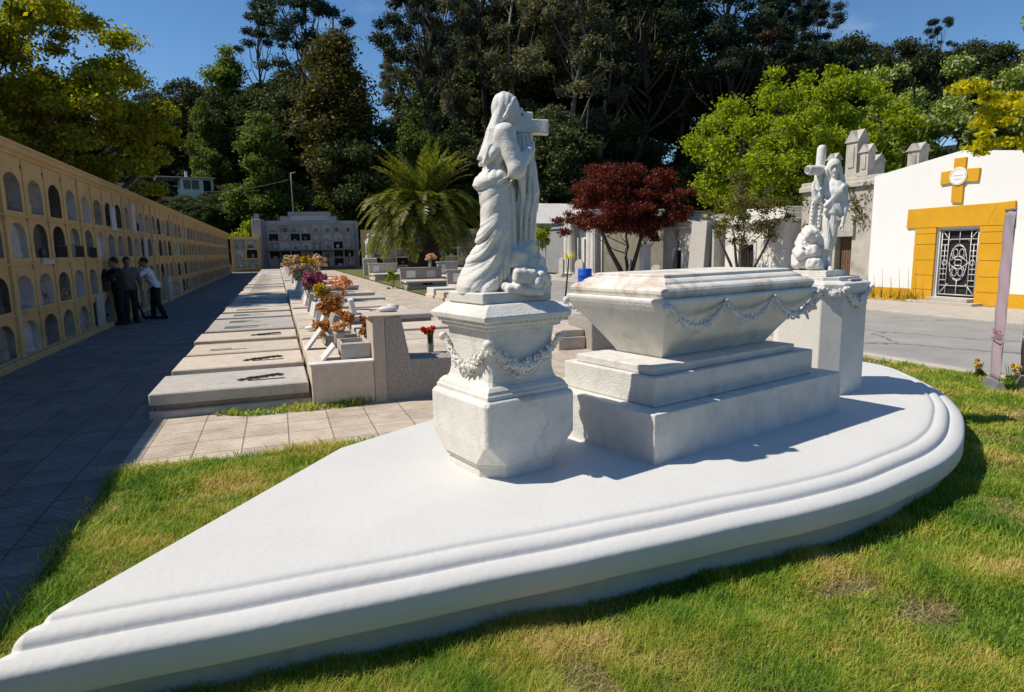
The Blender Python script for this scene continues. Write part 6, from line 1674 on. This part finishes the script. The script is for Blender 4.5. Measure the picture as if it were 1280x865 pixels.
# ---------------------------------------------------------------- shrubs on the wall head and by the far wall, weeds by the mausoleum
r = rt(270); t = thing('shrub', 'bright green shrubs above the far corner of the niche wall', 'shrub', (-1.6, 74.5, 0)); c = crown_clumps(r, 26, (0, 0, 3.6), (4.2, 1.4, 1.5), (.5, .9)); link('foliage', cloud_mesh('foliage', c, 3600, .30, r), M['lf_bright'], t)
mb = MB(); [mb.tube([(x, 0, -.2), (x * 1.1, 0, 3.6)], [.06, .02], 5) for x in (-2.6, -.6, 1.2, 2.8)]; mb.build('stem', M['bark'], t)
r = rt(271)
for i in range(7):
    y = 13.15 + i * .27
    t = thing('weed_plant', 'tall dry weed at the foot of the white mausoleum, before its yellow dado', 'weed', (MX - .22 - .1 * r.random(), y, .10), 0, 'dry weeds along the yellow dado')
    mb = MB(); blades(mb, r, (0, 0, 0), 16, r.uniform(.3, .55), .008, .15); mb.tube([(0, 0, 0), (.03, .02, .4), (.02, .06, r.uniform(.5, .95))], [.008, .006, .003], 5); mb.build('leaves', M['lf_twig'], t)
r = rt(272); t = thing('ivy', 'loose ivy creeping over the chapel front', 'ivy', (17.75, 16.9, 0)); c = np.array([(0, r.uniform(-1.7, -.3), r.uniform(2.0, 3.6), .22) for _ in range(12)] + [(0, r.uniform(.3, 1.5), r.uniform(.6, 3.4), .24) for _ in range(12)]); link('foliage', cloud_mesh('foliage', c, 700, .10, r), M['lf_twig'], t)

# ---------------------------------------------------------------- flowers
M['petal_yel'] = leaf('yellow_petals', [(0, (.55, .40, .01)), (.7, (.75, .58, .02)), (.8, (.6, .12, .02)), (1, (.08, .12, .02))], .3)
M['petal_org'] = leaf('rust_orange_dried_flowers', [(0, (.20, .07, .015)), (.5, (.42, .16, .035)), (1, (.55, .28, .09))], .3)
M['petal_pur'] = leaf('purple_and_pink_flowers', [(0, (.12, .01, .06)), (.35, (.28, .03, .14)), (.6, (.5, .08, .14)), (.8, (.6, .3, .35)), (1, (.06, .1, .02))], .3)
M['petal_mixed'] = leaf('mixed_pale_flowers', [(0, (.6, .5, .4)), (.4, (.55, .25, .2)), (.6, (.6, .5, .08)), (.8, (.3, .3, .25)), (1, (.06, .1, .02))], .3)
M['petal_red'] = leaf('red_petals', [(0, (.42, .01, .01)), (1, (.65, .02, .02))], .25)
M['petal_peach'] = leaf('peach_petals', [(0, (.65, .36, .18)), (1, (.75, .5, .32))], .3)
def flowers(label, loc, rad, n, size, mat, seed, vase=True, stalk=.25, vm='slab_grey', cat='flowers'):
    r = rt(seed); t = thing('flower_bunch', label, cat, loc, r.uniform(0, 6))
    c = crown_clumps(r, 14, (0, 0, stalk + rad[2] * .8), rad, (rad[0] * .25, rad[0] * .42)); link('blooms', cloud_mesh('blooms', c, n, size, r, .3, .8, .5, .8), M[mat], t)
    mb = MB()
    for i in range(9): a = r.uniform(0, 6.28); mb.tube([(.02 * math.cos(a), .02 * math.sin(a), .02), (.5 * rad[0] * math.cos(a), .5 * rad[0] * math.sin(a), stalk + rad[2] * .8)], .006, 4, False)
    mb.build('stalks', M['lf_mid'], t)
    if vase: mb = MB(); vr = .55 if label.startswith('red roses') else 1.0; mb.lathe([(.05 * vr, 0), (.075 * vr, .06), (.07 * vr, stalk * .8), (.085 * vr, stalk)], (0, 0, 0), 12); mb.build('vase', M[vm], t)
    return t
def fpos(px, py, x, z=None):
    """point on the plane x = const seen at a pixel"""
    d = ray(px, py); return np.array([0, 0, EYE]) + d * (x / d[0])
HP = .43
flowers('bushy rust-orange dried flowers spilling over the head of the third grave', (.66, 9.55, HP), (.30, .36, .22), 2200, .05, 'petal_org', 301, False, .10)
flowers('upright rust-orange dried flowers behind the bushy ones', (.80, 10.55, HP), (.26, .30, .30), 2000, .05, 'petal_org', 302, False, .22)
flowers('rust and green dried tuft behind the white tablets at the pillar', (1.10, 8.75, HP), (.16, .22, .22), 900, .045, 'petal_org', 303, False, .12)
flowers('small peach flower head in a glass beside the front tablet', (.72, 8.75, HP + .05), (.14, .14, .09), 160, .08, 'petal_peach', 304, True, .20)
flowers('yellow and red bunch in a grey vase', (.78, 12.9, HP + .02), (.24, .24, .16), 1300, .055, 'petal_yel', 305, True, .40)
flowers('deep purple bunch on a grave head', (.72, 16.4, HP), (.33, .33, .24), 1300, .07, 'petal_pur', 306, True, .40)
flowers('pink and violet bunch just behind the purple one', (1.0, 18.2, HP), (.28, .28, .22), 1200, .06, 'petal_pur', 307, True, .42)
flowers('mauve and white small bunch further back', (.85, 22.5, HP), (.40, .40, .30), 500, .14, 'petal_mixed', 308, True, .40)
flowers('peach coloured bunch leaning over the right row', (1.55, 17.4, .35), (.28, .28, .26), 450, .12, 'petal_peach', 309, True, .35)
flowers('tall brown and straw coloured bunch near the columbarium', (.72, 36.0, HP), (.5, .5, .45), 700, .15, 'petal_mixed', 310, True, .5)
flowers('yellow bunch on the farthest graves', (1.7, 45.0, HP), (.75, .75, .35), 600, .22, 'petal_yel', 311, True, .5)
flowers('white and green bunch beside the farthest yellow one', (2.6, 44.0, HP), (.6, .6, .4), 500, .22, 'petal_mixed', 312, True, .4)
flowers('pink bunch on top of the raised tombs', (6.9, 30.4, .96), (.30, .30, .22), 400, .14, 'petal_peach', 313, True, .3)
flowers('yellow-green shrub beside the raised tombs', (5.0, 30.0, 0), (.35, .35, .6), 900, .12, 'lf_bright', 314, False, .02)
flowers('red roses in a dark vase beside the granite pillar', (1.74, 7.8, .455), (.12, .08, .05), 120, .055, 'petal_red', 315, True, .26, 'granite')
for i, (x, y) in enumerate(((.9, 20.2), (1.2, 24.8), (.7, 26.2), (1.3, 28.3), (.8, 31.0), (1.1, 33.5), (1.4, 39.0), (1.0, 42.5))):
    flowers(['white', 'faded pink', 'cream', 'pale mixed', 'dusty', 'small pale', 'far cream', 'far mixed'][i] + ' bunch among the distant headstones of the middle spine', (x, y, HP), (.3, .3, .22), 260, .13, 'petal_mixed', 330 + i, True, .35)
# yellow lawn flowers by the banners
for i, (px, py) in enumerate(((1221, 474), (1266, 482))):
    p = at(px, py, 0); r = rt(350 + i)
    t = thing('yellow_flower', ['yellow flower plant on the kerb left of the pink banner', 'yellow flower plant between the two banners'][i], 'flower', (p[0], p[1], 0))
    mb = MB()
    for k in range(5):
        a, b_ = r.uniform(-.06, .06, 2); mb.tube([(a * .3, b_ * .3, 0), (a, b_, .14), (a * 1.3, b_ * 1.3, .20 + .03 * k * .4)], .004, 4)
    mb.build('stems', M['lf_mid'], t)
    c = np.array([(r.uniform(-.07, .07), r.uniform(-.07, .07), r.uniform(.17, .26), .03) for _ in range(6)]); link('blooms', cloud_mesh('blooms', c, 130, .035, r, .3, 1, .5, .8), M['petal_yel'], t)
    c = np.array([(r.uniform(-.06, .06), r.uniform(-.06, .06), r.uniform(.03, .12), .05) for _ in range(5)]); link('leaves', cloud_mesh('leaves', c, 90, .05, r), M['lf_mid'], t)

# ---------------------------------------------------------------- house on the slope
hp = deep(246, 233, 84); t = thing('house', 'small white house with one window half hidden in trees on the slope', 'house', (hp[0], hp[1], hp[2] - 1.0), RAD(12))
b = MB(); b.box(-1.9, 2.0, 0, 4, -8, 2.0); b.build('wall', M['pale_stone'], t)
b = MB(); b.box(-4.6, 2.3, -.3, 4.6, 2.001, 2.12, .03); rf = b.build('roof', M['grey_col'], t)
b = MB(); b.box(-1.2, -.9, 1, 1.3, 2.1205, 3.0); b.build('chimney', M['pale_stone'], rf)
b = MB(); b.box(-1.6, .3, -.05, -.001, 0.6, 1.8); w = b.build('window', M['glass'], t); b = MB(); b.box(-1.7, -1.6, -.08, -.002, .5, 1.9); b.box(.3, .4, -.08, -.002, .5, 1.9); b.box(-1.6, .3, -.08, -.002, 1.8, 1.9); b.box(-1.6, .3, -.08, -.002, .5, .6); b.box(-.7, -.62, -.07, -.051, .6, 1.8); b.build('frame', M['white_wall'], w)
b = MB(); b.box(.8, 1.7, -.05, -.001, .0, 1.8); b.build('door', M['dark'], t)
cb = thing('cable', 'thin cable sagging across the trees above the columbarium', 'cable', (0, 0, 0))
b = MB(); p0 = np.array([-9.0, 74, 8.2]); p1 = np.array([1.9, 71.4, 9.3])
b.tube([p0 + (p1 - p0) * i / 16 - np.array([0, 0, 1.6 * 4 * (i / 16) * (1 - i / 16) * .35]) for i in range(17)], .010, 4); b.build('wire', M['grey_col'], cb)

# ================================================================== grass
def grass_mat():
    m, nt, N, L = _new('grass_blades')
    out = N.new('ShaderNodeOutputMaterial'); tc = N.new('ShaderNodeTexCoord'); g = N.new('ShaderNodeNewGeometry')
    n1 = N.new('ShaderNodeTexNoise'); n1.inputs['Scale'].default_value = 1.35; n1.inputs['Detail'].default_value = 6; n1.inputs['Roughness'].default_value = 0.65
    L.new(tc.outputs['Object'], n1.inputs['Vector'])
    mr = N.new('ShaderNodeMapRange'); mr.inputs['From Min'].default_value = .32; mr.inputs['From Max'].default_value = .70; mr.inputs['To Min'].default_value = .20; mr.inputs['To Max'].default_value = .84; L.new(n1.outputs['Fac'], mr.inputs['Value'])
    ad = N.new('ShaderNodeMath'); ad.operation = 'MULTIPLY_ADD'; L.new(g.outputs['Random Per Island'], ad.inputs[0]); ad.inputs[1].default_value = .30; L.new(mr.outputs[0], ad.inputs[2])
    r = _ramp(N, [(.28, (.075, .185, .016)), (.48, (.17, .33, .026)), (.66, (.37, .46, .045)), (.82, (.62, .52, .11)), (.99, (.74, .58, .26))])
    L.new(ad.outputs[0], r.inputs[0])
    d = N.new('ShaderNodeBsdfPrincipled'); d.inputs['Roughness'].default_value = .5; d.inputs['Specular IOR Level'].default_value = .3
    t = N.new('ShaderNodeBsdfTranslucent'); mx = N.new('ShaderNodeMixShader'); mx.inputs[0].default_value = .45
    L.new(r.outputs[0], d.inputs['Base Color']); L.new(r.outputs[0], t.inputs['Color']); L.new(d.outputs[0], mx.inputs[1]); L.new(t.outputs[0], mx.inputs[2]); L.new(mx.outputs[0], out.inputs[0])
    return m
M['grass'] = grass_mat()
def inside(P, poly):
    poly = np.array(poly); x, y = P[:, 0], P[:, 1]; c = np.zeros(len(P), bool); j = len(poly) - 1
    for i in range(len(poly)):
        xi, yi = poly[i]; xj, yj = poly[j]
        c ^= ((yi > y) != (yj > y)) & (x < (xj - xi) * (y - yi) / (yj - yi + 1e-12) + xi); j = i
    return c
def vnoise(P, s, seed):
    r = np.random.default_rng(seed); g = r.random((64, 64)); q = P * s; i = np.floor(q).astype(int); f = q - i; f = f * f * (3 - 2 * f)
    a = g[i[:, 0] % 64, i[:, 1] % 64]; b = g[(i[:, 0] + 1) % 64, i[:, 1] % 64]; c = g[i[:, 0] % 64, (i[:, 1] + 1) % 64]; d = g[(i[:, 0] + 1) % 64, (i[:, 1] + 1) % 64]
    return (a * (1 - f[:, 0]) + b * f[:, 0]) * (1 - f[:, 1]) + (c * (1 - f[:, 0]) + d * f[:, 0]) * f[:, 1]
FOOT = inset(OD, .10)
BARE = [(1.62, 1.68, .22, .10), (1.05, 2.05, .12, .22), (2.75, 1.95, .16, .10), (2.6, 2.25, .22, .08), (1.75, 1.45, .12, .08)]
def blades_mesh(name, P, h, w, r):
    n = len(P); a = r.uniform(0, 2 * np.pi, n); ln = r.uniform(.3, 1.3, n) * h
    dx, dy = np.cos(a), np.sin(a); px, py = -dy, dx
    V = np.zeros((n, 5, 3), np.float32)
    for k, (t, ww, lean) in enumerate(((0, 1, 0), (0, -1, 0), (.55, .75, .33), (.55, -.75, .33), (1, 0, 1))):
        V[:, k, 0] = P[:, 0] + px * w * ww * .5 + dx * ln * lean; V[:, k, 1] = P[:, 1] + py * w * ww * .5 + dy * ln * lean
        V[:, k, 2] = h * t * (1 - .22 * lean * (ln / np.maximum(h, 1e-4)) ** 2)
    b = (np.arange(n) * 5)[:, None]
    me = bpy.data.meshes.new(name); me.vertices.add(n * 5); me.vertices.foreach_set('co', V.ravel())
    q = (b + np.array([0, 1, 3, 2])).ravel(); t3 = (b + np.array([2, 3, 4])).ravel()
    me.loops.add(n * 7); me.polygons.add(n * 2); me.loops.foreach_set('vertex_index', np.concatenate([q, t3]).astype(np.int32))
    me.polygons.foreach_set('loop_start', np.concatenate([np.arange(n) * 4, n * 4 + np.arange(n) * 3]).astype(np.int32))
    me.polygons.foreach_set('loop_total', np.concatenate([np.full(n, 4), np.full(n, 3)]).astype(np.int32)); me.update(calc_edges=True)
    return me
def lawn(name, n, box, keep, seed, hh=(.026, .072), ww=.0035, far=True):
    r = np.random.default_rng(seed); P = np.column_stack([r.uniform(box[0], box[1], n), r.uniform(box[2], box[3], n)])
    d = np.hypot(P[:, 0], P[:, 1]); pr = np.clip((3.0 / np.maximum(d, 1.5)) ** 1.5, .10, 1)
    P = P[(r.random(n) < pr) & keep(P)]
    d = np.hypot(P[:, 0], P[:, 1]); m = np.ones(len(P))
    for x, y, a, b in BARE: m = np.minimum(m, np.clip(((P[:, 0] - x) / a) ** 2 + ((P[:, 1] - y) / b) ** 2 - .35 + .5 * (vnoise(P, 14, 5) - .5), .06, 1))
    den = .45 + .9 * vnoise(P, 3.1, 7); kk = r.random(len(P)) < m * den; P, d, m = P[kk], d[kk], m[kk]
    cl = vnoise(P, 2.3, 1) * .6 + vnoise(P, 7.0, 2) * .4
    h = r.uniform(*hh, len(P)) * (.35 + 1.7 * cl ** 1.5) * (.5 + .5 * m)
    w = ww * np.clip(d / 2.8, .85, 3.0) * r.uniform(.7, 1.2, len(P))
    return link(name, blades_mesh(name, P, h, w, r), M['grass'], None, kind='stuff')
lawn('grass', 1500000, (-1.6, 8.35, .6, 6.6), lambda P: inside(P, [(-1.30 , .5), (8.33, .5), (8.33, 8), (4.3, 8), (4.3, 5.76), (-1.3, 5.76)]) & ~inside(P, FOOT) & (np.abs(np.degrees(np.arctan2(P[:, 0], P[:, 1])) - 19.9) < 43), 401)
def straw_mat():
    return leaf('dry_straw', [(0, (.16, .11, .05)), (.5, (.36, .27, .12)), (1, (.58, .46, .24))], .2)
M['straw'] = straw_mat()
def straw(name, n, seed):
    r = np.random.default_rng(seed); P = np.column_stack([r.uniform(-1.2, 7.5, n), r.uniform(.6, 5.6, n)])
    pk = np.clip((vnoise(P, 2.7, 31) * .6 + vnoise(P, 8, 32) * .4 - .56) * 6, 0, 1)
    for x, y, a, b in BARE: pk = np.maximum(pk, np.clip(1.5 - ((P[:, 0] - x) / a) ** 2 - ((P[:, 1] - y) / b) ** 2, 0, .9))
    P = P[(r.random(n) < pk) & ~inside(P, FOOT) & (np.abs(np.degrees(np.arctan2(P[:, 0], P[:, 1])) - 19.9) < 43)]
    h = r.uniform(.012, .03, len(P)); a = r.uniform(0, 6.28, len(P)); L_ = r.uniform(.02, .06, len(P)); d = np.hypot(P[:, 0], P[:, 1]); w = .0028 * np.clip(d / 2.8, .85, 3)
    A = np.column_stack([P, h * .3]); B = np.column_stack([P[:, 0] + np.cos(a) * L_, P[:, 1] + np.sin(a) * L_, h]); s_ = np.column_stack([-np.sin(a), np.cos(a), 0 * a]) * w[:, None] * .5
    V = np.stack([A - s_, A + s_, B + s_ * .5, B - s_ * .5], 1).reshape(-1, 3)
    return link(name, fast_mesh(name, V, np.arange(len(V)).reshape(-1, 4)), M['straw'], None, kind='stuff')
straw('dry_grass', 260000, 406)
# longer tussocks along the path side of the lawn and around the plinth foot
def edge_keep(P):
    e = inside(P, inset(OD, -.16)) & ~inside(P, FOOT) & ((P[:, 1] > 3.3) | (P[:, 0] < -.9)); s_ = inside(P, [(-1.42, 2.2), (-1.12, 2.2), (-.75, 5.2), (1.2, 5.55), (1.2, 5.80), (-1.38, 5.80)]) & ~inside(P, FOOT)
    return e | s_
lawn('long_grass', 130000, (-1.6, 7.4, 2.2, 6.6), lambda P: edge_keep(P), 402, (.035, .085), .005)
lawn('grass_strip', 9000, (-.75, .95, 7.10, 7.47), lambda P: inside(P, [(-.75, 7.44), (-.4, 7.22), (.55, 7.2), (.95, 7.3), (.95, 7.44)]), 403, (.04, .10), .006)
lawn('kerb_grass', 14000, (4.3, 8.4, 5.8, 8.2), lambda P: inside(P, [(4.4, 6.9), (8.33, 6.2), (8.33, 8.0), (4.4, 8.0)]), 404, (.04, .09), .006)

# ================================================================== sky, sun, camera response
SUN_EL, SUN_AZ = RAD(52), RAD(163.5)          # azimuth of the sun measured from +X, counter-clockwise
sd = np.array([math.cos(SUN_EL) * math.cos(SUN_AZ), math.cos(SUN_EL) * math.sin(SUN_AZ), math.sin(SUN_EL)])
ld_ = bpy.data.lights.new('sun', 'SUN'); ld_.energy = 3.3; ld_.angle = RAD(.53); ld_.color = (1, .925, .80)
so = bpy.data.objects.new('sun', ld_); COL.objects.link(so); so.rotation_euler = Vector(sd).to_track_quat('Z', 'Y').to_euler()
w = bpy.data.worlds.new('World'); S.world = w; w.use_nodes = True
nt = w.node_tree; N = nt.nodes; L = nt.links; N.clear()
wo = N.new('ShaderNodeOutputWorld'); bg = N.new('ShaderNodeBackground'); sk = N.new('ShaderNodeTexSky')
sk.sky_type = 'NISHITA'; sk.sun_disc = False; sk.sun_elevation = SUN_EL; sk.sun_rotation = math.pi / 2 - SUN_AZ
sk.air_density = 1.0; sk.dust_density = .05; sk.ozone_density = 2.2; sk.altitude = 1200
tc = N.new('ShaderNodeTexCoord'); mp = N.new('ShaderNodeMapping'); mp.inputs['Scale'].default_value = (1.2, 2.0, 7.0); L.new(tc.outputs['Generated'], mp.inputs[0])
cn = N.new('ShaderNodeTexNoise'); cn.inputs['Scale'].default_value = 1.7; cn.inputs['Detail'].default_value = 9; cn.inputs['Roughness'].default_value = .6; cn.inputs['Distortion'].default_value = .5; L.new(mp.outputs[0], cn.inputs['Vector'])
cr_ = _ramp(N, [(.60, (0, 0, 0)), (.9, (.45, .45, .45))]); L.new(cn.outputs['Fac'], cr_.inputs[0])
mx = N.new('ShaderNodeMix'); mx.data_type = 'RGBA'; L.new(cr_.outputs[0], mx.inputs[0]); hs = N.new('ShaderNodeHueSaturation'); hs.inputs['Saturation'].default_value = 1.2; L.new(sk.outputs[0], hs.inputs['Color']); L.new(hs.outputs[0], mx.inputs[6]); mx.inputs[7].default_value = (6.5, 7.0, 7.6, 1)
L.new(mx.outputs[2], bg.inputs['Color']); bg.inputs['Strength'].default_value = .078
L.new(bg.outputs[0], wo.inputs['Surface'])
S.view_settings.view_transform = 'Standard'; S.view_settings.look = 'None'; S.view_settings.exposure = 0.66; S.view_settings.gamma = 1.0; S.view_settings.use_curve_mapping = False
S.render.engine = 'CYCLES'
S.cycles.max_bounces = 5; S.cycles.diffuse_bounces = 3; S.cycles.glossy_bounces = 2; S.cycles.transmission_bounces = 3; S.cycles.transparent_max_bounces = 4
S.cycles.use_denoising = True
S.cycles.sample_clamp_indirect = 6.0
bpy.context.view_layer.update()
